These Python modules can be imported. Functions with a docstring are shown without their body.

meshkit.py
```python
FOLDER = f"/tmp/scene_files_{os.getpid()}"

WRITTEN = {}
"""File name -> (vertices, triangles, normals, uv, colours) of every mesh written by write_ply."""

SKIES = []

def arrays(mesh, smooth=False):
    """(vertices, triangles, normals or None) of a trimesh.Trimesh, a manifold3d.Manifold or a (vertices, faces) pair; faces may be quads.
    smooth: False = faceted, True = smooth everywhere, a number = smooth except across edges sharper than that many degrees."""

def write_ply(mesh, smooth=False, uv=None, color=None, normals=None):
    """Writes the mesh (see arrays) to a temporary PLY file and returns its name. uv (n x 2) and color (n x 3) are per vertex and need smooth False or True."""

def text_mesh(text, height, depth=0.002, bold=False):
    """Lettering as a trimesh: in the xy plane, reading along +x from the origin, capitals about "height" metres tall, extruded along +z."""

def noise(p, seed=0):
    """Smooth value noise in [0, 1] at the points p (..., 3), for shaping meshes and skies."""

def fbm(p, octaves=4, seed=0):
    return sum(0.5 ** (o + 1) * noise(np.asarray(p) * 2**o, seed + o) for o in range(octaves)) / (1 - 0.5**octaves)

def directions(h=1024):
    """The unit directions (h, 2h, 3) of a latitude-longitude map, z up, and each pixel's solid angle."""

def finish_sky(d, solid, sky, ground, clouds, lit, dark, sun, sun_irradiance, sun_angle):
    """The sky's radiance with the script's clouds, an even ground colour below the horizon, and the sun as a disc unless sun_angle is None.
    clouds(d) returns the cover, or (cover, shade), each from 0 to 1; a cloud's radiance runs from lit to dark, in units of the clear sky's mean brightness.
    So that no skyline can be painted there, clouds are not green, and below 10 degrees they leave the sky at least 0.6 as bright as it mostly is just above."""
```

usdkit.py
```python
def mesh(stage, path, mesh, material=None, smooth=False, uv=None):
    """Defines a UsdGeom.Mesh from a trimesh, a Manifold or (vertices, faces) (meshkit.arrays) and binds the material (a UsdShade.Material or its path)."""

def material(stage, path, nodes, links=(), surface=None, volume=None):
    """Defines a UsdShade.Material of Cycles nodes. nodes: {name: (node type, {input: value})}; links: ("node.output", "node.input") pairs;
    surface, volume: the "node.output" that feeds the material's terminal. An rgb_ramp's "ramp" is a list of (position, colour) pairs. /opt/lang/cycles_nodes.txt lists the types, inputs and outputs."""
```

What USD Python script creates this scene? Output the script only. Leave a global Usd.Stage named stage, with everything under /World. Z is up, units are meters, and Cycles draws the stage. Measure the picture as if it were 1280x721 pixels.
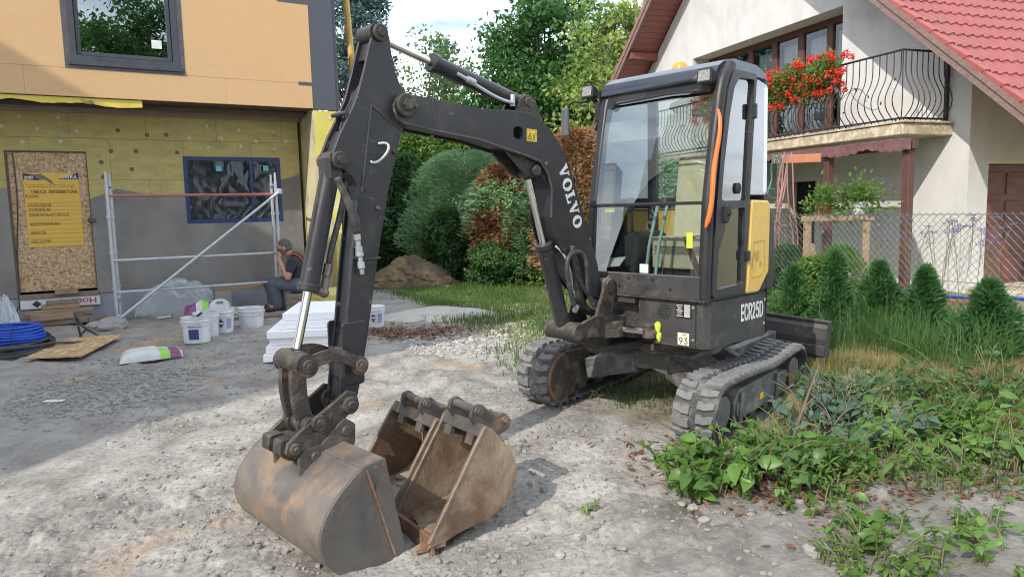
import math, random
import numpy as np, trimesh, manifold3d, shapely, shapely.ops, shapely.affinity
from shapely.geometry import Polygon, Point, box as sbox
import meshkit, usdkit
from pxr import Usd, UsdGeom, UsdShade, UsdLux, Gf, Sdf, Vt

PI = math.pi
stage = Usd.Stage.CreateInMemory()
UsdGeom.SetStageUpAxis(stage, UsdGeom.Tokens.z)
UsdGeom.SetStageMetersPerUnit(stage, 1.0)
UsdGeom.Xform.Define(stage, '/World'); UsdGeom.Scope.Define(stage, '/World/Looks')
rng = np.random.default_rng(7)

# ---------------------------------------------------------------- camera
FPX, PITCH, ROLL, HCAM = 896.95, math.radians(6.28), math.radians(-1.32), 1.476
_fw = np.array([0, math.cos(PITCH), -math.sin(PITCH)]); _u = np.array([0, math.sin(PITCH), math.cos(PITCH)]); _r = np.array([1., 0, 0])
CR = math.cos(ROLL) * _r + math.sin(ROLL) * _u; CU = -math.sin(ROLL) * _r + math.cos(ROLL) * _u; CO = np.array([0, 0, HCAM])
cam = UsdGeom.Camera.Define(stage, '/World/camera')
cam.CreateHorizontalApertureAttr(36.0); cam.CreateVerticalApertureAttr(36.0 * 721 / 1280); cam.CreateFocalLengthAttr(36.0 * FPX / 1280)
cam.CreateClippingRangeAttr(Gf.Vec2f(0.05, 3000))
EXPOSURE = 0.5
cam.CreateExposureAttr(EXPOSURE)
cam.AddTransformOp().Set(Gf.Matrix4d(*CR, 0, *CU, 0, *(-_fw), 0, *CO, 1))

# ---------------------------------------------------------------- sun and sky
SUN_AZ, SUN_EL = math.radians(216), math.radians(39)
sun_dir = np.array([math.sin(SUN_AZ) * math.cos(SUN_EL), math.cos(SUN_AZ) * math.cos(SUN_EL), math.sin(SUN_EL)])
dome = UsdLux.DomeLight.Define(stage, '/World/sky')
dome.GetPrim().SetCustomDataByKey('kind', 'structure'); dome.GetPrim().SetCustomDataByKey('label', 'pale blue summer sky with thin white clouds')
sky = usdkit.material(stage, '/World/Looks/sky_light', {
    'sky': ('sky_texture', {'sky_type': 'single_scattering', 'sun_disc': False, 'sun_elevation': SUN_EL, 'sun_rotation': math.atan2(sun_dir[0], sun_dir[1]), 'air_density': 1.0, 'aerosol_density': 1.6, 'ozone_density': 1.0}),
    'tc': ('texture_coordinate', {}),
    'mp': ('mapping', {'scale': (1.6, 1.6, 5.0), 'location': (0.3, 0.1, 0.0)}),
    'n': ('noise_texture', {'scale': 1.9, 'detail': 7, 'roughness': 0.58, 'distortion': 0.35}),
    'rp': ('rgb_ramp', {'ramp': [(0.36, (0.12,) * 3), (0.60, (0.92,) * 3)]}),
    'mx': ('mix_color', {'b': (9.4, 10.2, 11.2), 'use_clamp': False}),
    'bg': ('background_shader', {'strength': 0.15})},
    [('tc.generated', 'mp.vector'), ('mp.vector', 'n.vector'), ('n.fac', 'rp.fac'), ('rp.color', 'mx.fac'), ('sky.color', 'mx.a'), ('mx.result', 'bg.color')], surface='bg.background')
UsdShade.MaterialBindingAPI.Apply(dome.GetPrim()).Bind(sky)
sun = UsdLux.DistantLight.Define(stage, '/World/sun')
sun.CreateIntensityAttr(0.88); sun.CreateAngleAttr(0.53); sun.CreateNormalizeAttr(True); sun.CreateColorAttr(Gf.Vec3f(1.0, 0.94, 0.85))
_z = sun_dir; _x = np.cross([0, 0, 1.], _z); _x /= np.linalg.norm(_x); _y = np.cross(_z, _x)
sun.AddTransformOp().Set(Gf.Matrix4d(*_x, 0, *_y, 0, *_z, 0, 0, 0, 30, 1))

# ---------------------------------------------------------------- helpers: scene objects
_used = {}
def numbered(parent, name):
    k = (parent, name); n = _used.get(k, 0); _used[k] = n + 1
    return name if n == 0 else f'{name}_{n:03d}'
def path_of(p): return '/World' if p is None else (p if isinstance(p, str) else str(p.GetPath()))
def tag(prim, label=None, cat=None, group=None, kind=None):
    for k, v in (('label', label), ('category', cat), ('group', group), ('kind', kind)):
        if v: prim.SetCustomDataByKey(k, v)
    return prim
def thing(name, label, cat, loc=(0, 0, 0), rz=0.0, group=None):
    x = UsdGeom.Xform.Define(stage, '/World/' + numbered('/World', name))
    x.AddTranslateOp().Set(Gf.Vec3d(*map(float, loc))); x.AddRotateZOp().Set(math.degrees(rz))
    return tag(x.GetPrim(), label, cat, group)
def part(name, mesh, mat, parent=None, smooth=False, label=None, cat=None, group=None, kind=None):
    if isinstance(mesh, MB): mesh = mesh.get()
    pp = path_of(parent)
    m = usdkit.mesh(stage, pp + '/' + numbered(pp, name), mesh, MAT[mat] if isinstance(mat, str) else mat, smooth)
    return tag(m.GetPrim(), label, cat, group, kind)
def each(name, mb, mat, parent, smooth=False):
    for m in mb.m: part(name, m, mat, parent, smooth)
def copy_of(src, name, label, cat, loc, rz=0.0, group=None, scale=None):
    x = UsdGeom.Xform.Define(stage, '/World/' + numbered('/World', name))
    x.AddTranslateOp().Set(Gf.Vec3d(*map(float, loc))); x.AddRotateZOp().Set(math.degrees(rz))
    if scale is not None: x.AddScaleOp().Set(Gf.Vec3f(*([scale] * 3 if np.ndim(scale) == 0 else scale)))
    p = x.GetPrim(); p.GetReferences().AddInternalReference(src.GetPath()); p.SetInstanceable(True)
    return tag(p, label, cat, group)

# ---------------------------------------------------------------- helpers: shapes
T = trimesh.Trimesh
def V(*a): return np.array(a, float)
def unit(a): a = np.asarray(a, float); return a / (np.linalg.norm(a) or 1)
def frame_of(d, upv=(0, 0, 1)):
    d = unit(d); s = np.cross(upv, d)
    if np.linalg.norm(s) < 1e-6: s = np.cross((1, 0, 0), d)
    s = unit(s); return s, np.cross(d, s), d
def sbox3(sx, sy, sz, c=(0, 0, 0), bev=0.0):
    """box with chamfered edges"""
    if bev <= 0:
        b = trimesh.creation.box((sx, sy, sz)); b.apply_translation(c); return b
    x, y, z = sx / 2, sy / 2, sz / 2; b = min(bev, x * .9, y * .9, z * .9); pts = []
    for i in (-1, 1):
        for j in (-1, 1):
            for k in (-1, 1):
                pts += [(i * (x - b), j * (y - b), k * z), (i * (x - b), j * y, k * (z - b)), (i * x, j * (y - b), k * (z - b))]
    h = hull(pts); h.apply_translation(c); return h
def hull(pts):
    m = manifold3d.Manifold.hull_points(np.asarray(pts, np.float64)).to_mesh()
    return T(m.vert_properties[:, :3].astype(float), m.tri_verts, process=False)
def bar(p0, p1, w, h, upv=(0, 0, 1), bev=0.0):
    p0, p1 = np.asarray(p0, float), np.asarray(p1, float); L = np.linalg.norm(p1 - p0)
    b = sbox3(w, h, L, bev=bev); s, t, d = frame_of(p1 - p0, upv)
    M = np.eye(4); M[:3, 0], M[:3, 1], M[:3, 2], M[:3, 3] = s, t, d, (p0 + p1) / 2; b.apply_transform(M); return b
def tube(pts, r, n=10, cap=True, closed=False):
    """tube along points with parallel transport; r may be a list"""
    pts = np.asarray(pts, float); m = len(pts); r = np.broadcast_to(np.asarray(r, float), (m,))
    if closed: tg = np.roll(pts, -1, 0) - np.roll(pts, 1, 0)
    else: tg = np.gradient(pts, axis=0)
    tg /= np.maximum(np.linalg.norm(tg, axis=1, keepdims=True), 1e-9)
    s, t, _ = frame_of(tg[0]); a = np.linspace(0, 2 * PI, n, endpoint=False); vs = []
    for i in range(m):
        s = s - tg[i] * (s @ tg[i]); s /= np.linalg.norm(s); t = np.cross(tg[i], s)
        vs.append(pts[i] + r[i] * (np.cos(a)[:, None] * s + np.sin(a)[:, None] * t))
    v = np.vstack(vs); f = []
    for i in range(m if closed else m - 1):
        j = (i + 1) % m
        for k in range(n):
            l = (k + 1) % n; f += [(i * n + k, i * n + l, j * n + l), (i * n + k, j * n + l, j * n + k)]
    if cap and not closed:
        c0, c1 = len(v), len(v) + 1; v = np.vstack([v, pts[0], pts[-1]])
        for k in range(n):
            l = (k + 1) % n; f += [(c0, l, k), (c1, (m - 1) * n + k, (m - 1) * n + l)]
    return T(v, f, process=False)
def cyl(p0, p1, r, n=20, bev=0.0):
    p0, p1 = np.asarray(p0, float), np.asarray(p1, float); d = unit(p1 - p0)
    if bev: return tube([p0, p0 + d * 1e-4, p0 + d * bev, p1 - d * bev, p1 - d * 1e-4, p1], [r - bev, r - bev, r, r, r - bev, r - bev], n)
    return tube([p0, p1], r, n)
def lathe(prof, n=32, axis_p=(0, 0, 0), axis_d=(0, 0, 1)):
    """prof: (radius, height) pairs"""
    prof = np.asarray(prof, float); a = np.linspace(0, 2 * PI, n, endpoint=False); s, t, d = frame_of(axis_d, (0, 1, 0) if abs(axis_d[2]) > .9 else (0, 0, 1))
    v = np.vstack([np.asarray(axis_p) + p[1] * d + p[0] * (np.cos(a)[:, None] * s + np.sin(a)[:, None] * t) for p in prof]); f = []
    for i in range(len(prof) - 1):
        for k in range(n):
            l = (k + 1) % n; f += [(i * n + k, i * n + l, (i + 1) * n + l), (i * n + k, (i + 1) * n + l, (i + 1) * n + k)]
    return T(v, f, process=False)
def ext(poly, depth, o=(0, 0, 0), ex=(1, 0, 0), ey=(0, 1, 0), bev=0.0):
    """polygon (points or shapely) extruded: x along ex, y along ey, thickness depth along ex x ey, starting at o"""
    if not hasattr(poly, 'exterior'): poly = Polygon(poly).buffer(0)
    if bev > 0:
        a = poly.buffer(-bev, join_style=2); parts = []
        m = trimesh.creation.extrude_polygon(poly, depth - 2 * bev, engine='earcut'); m.apply_translation((0, 0, bev)); parts.append(m)
        # chamfer rings
        for (z0, z1, A, B) in ((depth - bev, depth, poly, a), (bev, 0, poly, a)):
            try: parts.append(loft_ring(A, B, z0, z1))
            except Exception: pass
        m = trimesh.util.concatenate(parts)
    else: m = trimesh.creation.extrude_polygon(poly, depth, engine='earcut')
    M = np.eye(4); M[:3, 0], M[:3, 1], M[:3, 2], M[:3, 3] = ex, ey, np.cross(ex, ey), o
    m.apply_transform(M); return m
def loft_ring(A, B, z0, z1):
    capm = trimesh.creation.extrude_polygon(B, 1e-4, engine='earcut'); capm.apply_translation((0, 0, z1))
    pa = np.array(A.exterior.coords)[:-1]; pb = np.array(B.exterior.coords)[:-1]
    if len(pa) != len(pb): return capm
    k = np.argmin(np.linalg.norm(pb - pa[0], axis=1)); pb = np.roll(pb, -k, 0); n = len(pa)
    v = np.vstack([np.c_[pa, np.full(n, z0)], np.c_[pb, np.full(n, z1)]]); f = []
    for i in range(n):
        j = (i + 1) % n; f += [(i, j, n + j), (i, n + j, n + i)]
    return trimesh.util.concatenate([T(v, f, process=False), capm])
def rounded(pts, r, q=4):
    """polygon with rounded corners"""
    p = Polygon(pts).buffer(0); return p.buffer(-r).buffer(2 * r, quad_segs=q).buffer(-r, quad_segs=q)
def quad(a, b, c, d): return T(np.array([a, b, c, d], float), [(0, 1, 2), (0, 2, 3)], process=False)
class MB:
    def __init__(s, *m): s.m = list(m)
    def add(s, *m): s.m += m; return s
    def get(s): return trimesh.util.concatenate(s.m) if len(s.m) > 1 else s.m[0]
def spline(pts, n=24):
    from scipy.interpolate import CubicSpline
    pts = np.asarray(pts, float); t = np.r_[0, np.cumsum(np.linalg.norm(np.diff(pts, axis=0), axis=1))]
    return CubicSpline(t, pts)(np.linspace(0, t[-1], n))
def place(m, loc=(0, 0, 0), rz=0.0, rx=0.0, ry=0.0):
    m = m.copy(); M = trimesh.transformations.euler_matrix(rx, ry, rz, 'sxyz'); M[:3, 3] = loc; m.apply_transform(M); return m
def text_on(txt, h, o, ex, ey, depth=0.0015, bold=False, width=None, slant=0.0):
    m = meshkit.text_mesh(txt, h, depth, bold); b = m.bounds
    m.apply_translation((-b[0][0], 0, 0))
    if width: m.apply_scale((width / (b[1][0] - b[0][0]), 1, 1))
    if slant: m.vertices[:, 0] += slant * m.vertices[:, 1]
    M = np.eye(4); M[:3, 0], M[:3, 1], M[:3, 2], M[:3, 3] = ex, ey, np.cross(ex, ey), o; m.apply_transform(M); return m
def blob(p, r, seed, amp=.35, sub=2, squash=(1, 1, 1)):
    s = trimesh.creation.icosphere(subdivisions=sub, radius=1.0); v = s.vertices
    d = meshkit.fbm(v * 1.7 + seed * 3.1, 3, seed); v = v * (1 - amp + 2 * amp * d)[:, None]
    return T(np.asarray(p) + v * r * np.asarray(squash), s.faces, process=False)
def smoothstep(a, b, x): t = np.clip((x - a) / (b - a), 0, 1); return t * t * (3 - 2 * t)

# the lie of the land
def land(x, y):
    x, y = np.asarray(x, float), np.asarray(y, float)
    z = -0.16 + 0.16 * smoothstep(3.3, 6.2, y + 0.12 * x)
    return z
def at(px, py, dz=0.0):
    """the ground point that the photograph shows at a pixel (used once, to survey the place)"""
    d = _fw + (px - 640) / FPX * CR - (py - 360.5) / FPX * CU; z = 0.0
    for _ in range(12):
        t = (z + dz - HCAM) / d[2]; P = CO + t * d; z = float(land(P[0], P[1]))
    return P
def on_plane(px, py, P0, n):
    d = _fw + (px - 640) / FPX * CR - (py - 360.5) / FPX * CU; n = np.asarray(n, float)
    return CO + d * (((np.asarray(P0) - CO) @ n) / (d @ n))
def at_depth(px, py, y):
    d = _fw + (px - 640) / FPX * CR - (py - 360.5) / FPX * CU; return CO + d * (y / d[1])

# ---------------------------------------------------------------- materials
MAT = {}
def mk(name, c1, c2=None, scale=6.0, rough=0.6, metal=0.0, bump=0.0, bscale=None, dirt=None, dscale=2.0, dlo=.5, dhi=.7, top=None, topamt=0.0, spec=0.5, coat=0.0, stretch=(1, 1, 1), local=False, detail=5, rvar=0.15, dist=0.0, extra=None):
    """principled material: two-tone noise, a dirt tone in patches, dust settled on upward faces, a bump"""
    c2 = c2 or tuple(0.75 * x for x in c1)
    N = {'g': ('geometry', {}), 'mp': ('mapping', {'scale': stretch}), 'n': ('noise_texture', {'scale': scale, 'detail': detail, 'roughness': .6, 'distortion': dist}),
         'r': ('rgb_ramp', {'ramp': [(.3, c2), (.68, c1)]}), 'p': ('principled_bsdf', {'metallic': metal, 'specular_ior_level': spec, 'coat_weight': coat}),
         'rr': ('map_range', {'from_min': .3, 'from_max': .7, 'to_min': max(.03, rough - rvar), 'to_max': min(1, rough + rvar), 'clamp': True})}
    L = [('mp.vector', 'n.vector'), ('n.fac', 'r.fac'), ('n.fac', 'rr.value'), ('rr.result', 'p.roughness')]
    if local: N['tc'] = ('texture_coordinate', {}); L.append(('tc.object', 'mp.vector')); src = 'tc.object'
    else: L.append(('g.position', 'mp.vector')); src = 'g.position'
    col = 'r.color'
    if dirt:
        N['dn'] = ('noise_texture', {'scale': dscale, 'detail': 6, 'roughness': .65, 'distortion': .3}); N['dr'] = ('rgb_ramp', {'ramp': [(dlo, (0,) * 3), (dhi, (1,) * 3)]}); N['dm'] = ('mix_color', {'b': dirt})
        L += [(src, 'dn.vector'), ('dn.fac', 'dr.fac'), ('dr.color', 'dm.fac'), (col, 'dm.a')]; col = 'dm.result'
    if extra:
        N['cn'] = ('noise_texture', {'scale': extra[1], 'detail': 9, 'roughness': .8, 'distortion': 1.2}); N['cs'] = ('rgb_ramp', {'ramp': [(extra[2], (0,) * 3), (extra[2] + .03, (.8,) * 3)]}); N['cm'] = ('mix_color', {'b': extra[0]})
        L += [('mp.vector', 'cn.vector'), ('cn.fac', 'cs.fac'), ('cs.color', 'cm.fac'), (col, 'cm.a')]; col = 'cm.result'
    if top:
        N['sx'] = ('separate_xyz', {}); N['tm'] = ('map_range', {'from_min': .2, 'from_max': .95, 'to_min': 0, 'to_max': topamt, 'clamp': True})
        N['tn'] = ('noise_texture', {'scale': 9, 'detail': 6, 'roughness': .7}); N['tr'] = ('map_range', {'from_min': .3, 'from_max': .65, 'clamp': True}); N['tx'] = ('math', {'math_type': 'multiply'}); N['tt'] = ('mix_color', {'b': top})
        L += [('g.true_normal', 'sx.vector'), ('sx.z', 'tm.value'), (src, 'tn.vector'), ('tn.fac', 'tr.value'), ('tm.result', 'tx.value1'), ('tr.result', 'tx.value2'), ('tx.value', 'tt.fac'), (col, 'tt.a')]; col = 'tt.result'
    L.append((col, 'p.base_color'))
    if bump:
        N['bn'] = ('noise_texture', {'scale': bscale or scale * 5, 'detail': 6, 'roughness': .65}); N['b'] = ('bump', {'strength': min(1, bump), 'distance': .01 * max(1, bump)})
        L += [('mp.vector', 'bn.vector'), ('bn.fac', 'b.height'), ('b.normal', 'p.normal')]
    MAT[name] = usdkit.material(stage, '/World/Looks/' + name, N, L, surface='p.BSDF'); return MAT[name]
def mk_leaf(name, cols, rough=.5, trans=.35, spec=.4, scale=None):
    """leaf: colour varies per leaf island and in clumps"""
    n = len(cols); ramp = [((i + .5) / n, c) for i, c in enumerate(cols)]
    N = {'g': ('geometry', {}), 'nz': ('noise_texture', {'scale': scale or 1.3, 'detail': 3}), 'mx': ('math', {'math_type': 'multiply_add', 'value2': .6}), 'm2': ('math', {'math_type': 'multiply_add', 'value2': .9, 'value3': -.25}),
         'r': ('rgb_ramp', {'ramp': ramp}), 'p': ('principled_bsdf', {'roughness': rough, 'specular_ior_level': spec}), 't': ('translucent_bsdf', {}), 'hs': ('hsv', {'value': 1.6, 'saturation': 1.1}), 'mc': ('mix_closure', {'fac': trans})}
    L = [('g.position', 'nz.vector'), ('nz.fac', 'm2.value1'), ('g.random_per_island', 'mx.value1'), ('m2.value', 'mx.value3'), ('mx.value', 'r.fac'), ('r.color', 'p.base_color'), ('r.color', 'hs.color'), ('hs.color', 't.color'), ('p.BSDF', 'mc.closure1'), ('t.BSDF', 'mc.closure2')]
    MAT[name] = usdkit.material(stage, '/World/Looks/' + name, N, L, surface='mc.closure'); return MAT[name]
def mk_glass(name, tint=(.85, .9, .9), ior=1.5, rough=0.0, boost=1.0):
    N = {'t': ('transparent_bsdf', {'color': tint}), 'gl': ('glossy_bsdf', {'roughness': rough, 'color': (1, 1, 1)}), 'f': ('fresnel', {'IOR': ior}), 'k': ('math', {'math_type': 'multiply', 'value2': boost, 'use_clamp': True}), 'm': ('mix_closure', {})}
    MAT[name] = usdkit.material(stage, '/World/Looks/' + name, N, [('f.fac', 'k.value1'), ('k.value', 'm.fac'), ('t.BSDF', 'm.closure1'), ('gl.BSDF', 'm.closure2')], surface='m.closure'); return MAT[name]
mk('machine_black', (.024, .024, .027), (.017, .017, .019), 3, .36, bump=.15, bscale=240, dirt=(.07, .064, .056), dscale=2.6, dlo=.54, dhi=.82, top=(.14, .13, .115), topamt=.38, spec=.32, extra=((.16, .15, .135), 7, .615))
mk('machine_dusty', (.048, .046, .046), (.028, .028, .030), 5, .55, bump=.25, bscale=160, dirt=(.105, .096, .083), dscale=4, dlo=.55, dhi=.75, top=(.2, .18, .155), topamt=.45, spec=.35, extra=((.17, .155, .135), 9, .61))
mk('machine_greasy', (.035, .030, .026), (.016, .014, .013), 14, .5, bump=.9, bscale=60, dirt=(.13, .095, .065), dscale=9, dlo=.5, dhi=.7, top=(.16, .13, .1), topamt=.5)
mk('worn_steel', (.16, .14, .125), (.07, .055, .045), 9, .45, metal=.5, bump=.5, bscale=50, dirt=(.14, .085, .05), dscale=6, dlo=.5, dhi=.68)
mk('roof_paint', (.014, .017, .026), (.01, .012, .018), 2, .16, coat=.6, dirt=(.1, .1, .095), dscale=5, dlo=.62, dhi=.75)
mk('chrome_rod', (.7, .7, .7), (.6, .6, .6), 8, .14, metal=1.0)
mk('rubber_belt', (.062, .062, .063), (.032, .032, .034), 10, .8, bump=.6, bscale=60, dirt=(.2, .19, .175), dscale=7, dlo=.48, dhi=.7)
mk('rubber_lug', (.175, .173, .168), (.12, .12, .12), 18, .85, bump=.5, bscale=90, dirt=(.09, .09, .09), dscale=8, dlo=.55, dhi=.7)
mk('hose_rubber', (.03, .03, .031), (.02, .02, .02), 20, .55, dirt=(.1, .09, .08), dscale=14)
mk('machine_yellow', (.60, .39, .085), (.50, .32, .07), 6, .45, extra=((.2, .15, .08), 10, .66), dirt=(.42, .33, .16), dscale=5, dlo=.55, dhi=.8)
mk('decal_yellow', (.75, .52, .02), None, 30, .4); mk('decal_white', (.62, .62, .6), (.5, .5, .48), 30, .5); mk('decal_black', (.02, .02, .02), None, 8, .5); mk('letter_white', (.6, .6, .6), (.42, .42, .42), 25, .5)
mk('cream_paper', (.62, .58, .46), (.5, .46, .36), 20, .7); mk('lime_sticker', (.5, .62, .06), None, 9, .5); mk('orange_plastic', (.72, .15, .025), (.6, .12, .02), 8, .4); mk('rubber_seal', (.012, .012, .012), None, 9, .7)
mk('grey_plastic', (.09, .09, .095), None, 9, .5); mk('lamp_lens', (.26, .26, .25), (.15, .15, .15), 60, .12, bump=.6, bscale=120); mk('amber_lens', (.85, .3, .01), (.75, .22, .005), 20, .2, coat=.5)
mk('pale_green_paint', (.35, .5, .46), None, 9, .4); mk('galvanised', (.42, .44, .45), (.3, .32, .33), 18, .4, metal=.7, bump=.1)
mk('seat_blanket', (.62, .55, .38), (.5, .43, .28), 12, .9, bump=.6, bscale=120); mk('seat_stripe', (.2, .09, .07), (.13, .06, .05), 20, .9, bump=.6, bscale=120); mk('seat_dark', (.03, .03, .03), None, 9, .8)
mk('frame_steel', (.075, .074, .072), (.042, .042, .041), 6, .55, bump=.3, bscale=80, dirt=(.22, .205, .18), dscale=5, dlo=.48, dhi=.72, top=(.25, .23, .2), topamt=.6)
mk('rust', (.21, .105, .055), (.09, .045, .028), 9, .75, bump=.5, bscale=70, dirt=(.32, .26, .19), dscale=5, dlo=.52, dhi=.72)
mk_glass('cab_glass', (.74, .82, .82), 1.5, 0, 3.4)
# ================================================================ GROUND
def ground_relief(x, y):
    p = np.stack([x, y, np.zeros_like(x)], -1); r = np.hypot(x, y); near = 1 - smoothstep(9, 16, r)
    h = .055 * (meshkit.fbm(p * .9, 3, 3) - .5) + near * .022 * np.sin((x * .80 + y * .60) * 2.2 + 2.5 * meshkit.fbm(p * .5, 2, 44)) * smoothstep(.4, .6, meshkit.fbm(p * .6 + 5, 2, 45)) + .05 * (meshkit.fbm(p * 3.1 + 7, 4, 5) - .5) * near
    cl = meshkit.fbm(p * 9 + 3, 4, 9); h = h + near * .10 * np.clip(cl - .5, 0, 1) * smoothstep(.42, .62, meshkit.fbm(p * 1.3 + 11, 3, 21))
    ck = np.abs(meshkit.fbm(p * 5 + 40, 4, 31) - .5); h = h - near * .014 * (1 - smoothstep(0, .05, ck)) * smoothstep(.45, .6, meshkit.fbm(p * 1.1 + 60, 2, 8))
    return h + near * .006 * (meshkit.fbm(p * 28, 2, 13) - .5)
def gz_at(x, y):
    x, y = np.atleast_1d(np.asarray(x, float)), np.atleast_1d(np.asarray(y, float)); return (land(x, y) + ground_relief(x, y))
def make_ground():
    rr = [.25, .5, .8, 1.1]; r = 1.3
    while r < 16: rr.append(r); r *= 1.0066
    while r < 900: rr.append(r); r *= 1.06
    rr = np.array(rr); az = np.r_[np.linspace(-46, 46, 540), np.linspace(52, 308, 40)]; az = np.radians(az)
    R, A = np.meshgrid(rr, az, indexing='ij'); X, Y = R * np.sin(A), R * np.cos(A); Z = land(X, Y) + ground_relief(X, Y)
    n, m = R.shape; v = np.stack([X, Y, Z], -1).reshape(-1, 3); i, j = np.meshgrid(np.arange(n - 1), np.arange(m), indexing='ij'); j2 = (j + 1) % m
    a, b, c, d = i * m + j, (i + 1) * m + j, (i + 1) * m + j2, i * m + j2
    f = np.concatenate([np.stack([a, c, b], -1).reshape(-1, 3), np.stack([a, d, c], -1).reshape(-1, 3)]); c0 = len(v); v = np.vstack([v, [[0, 0, float(land(0., 0.))]]])
    f = np.vstack([f, [(c0, (k + 1) % m, k) for k in range(m)]])
    return v, f
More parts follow.
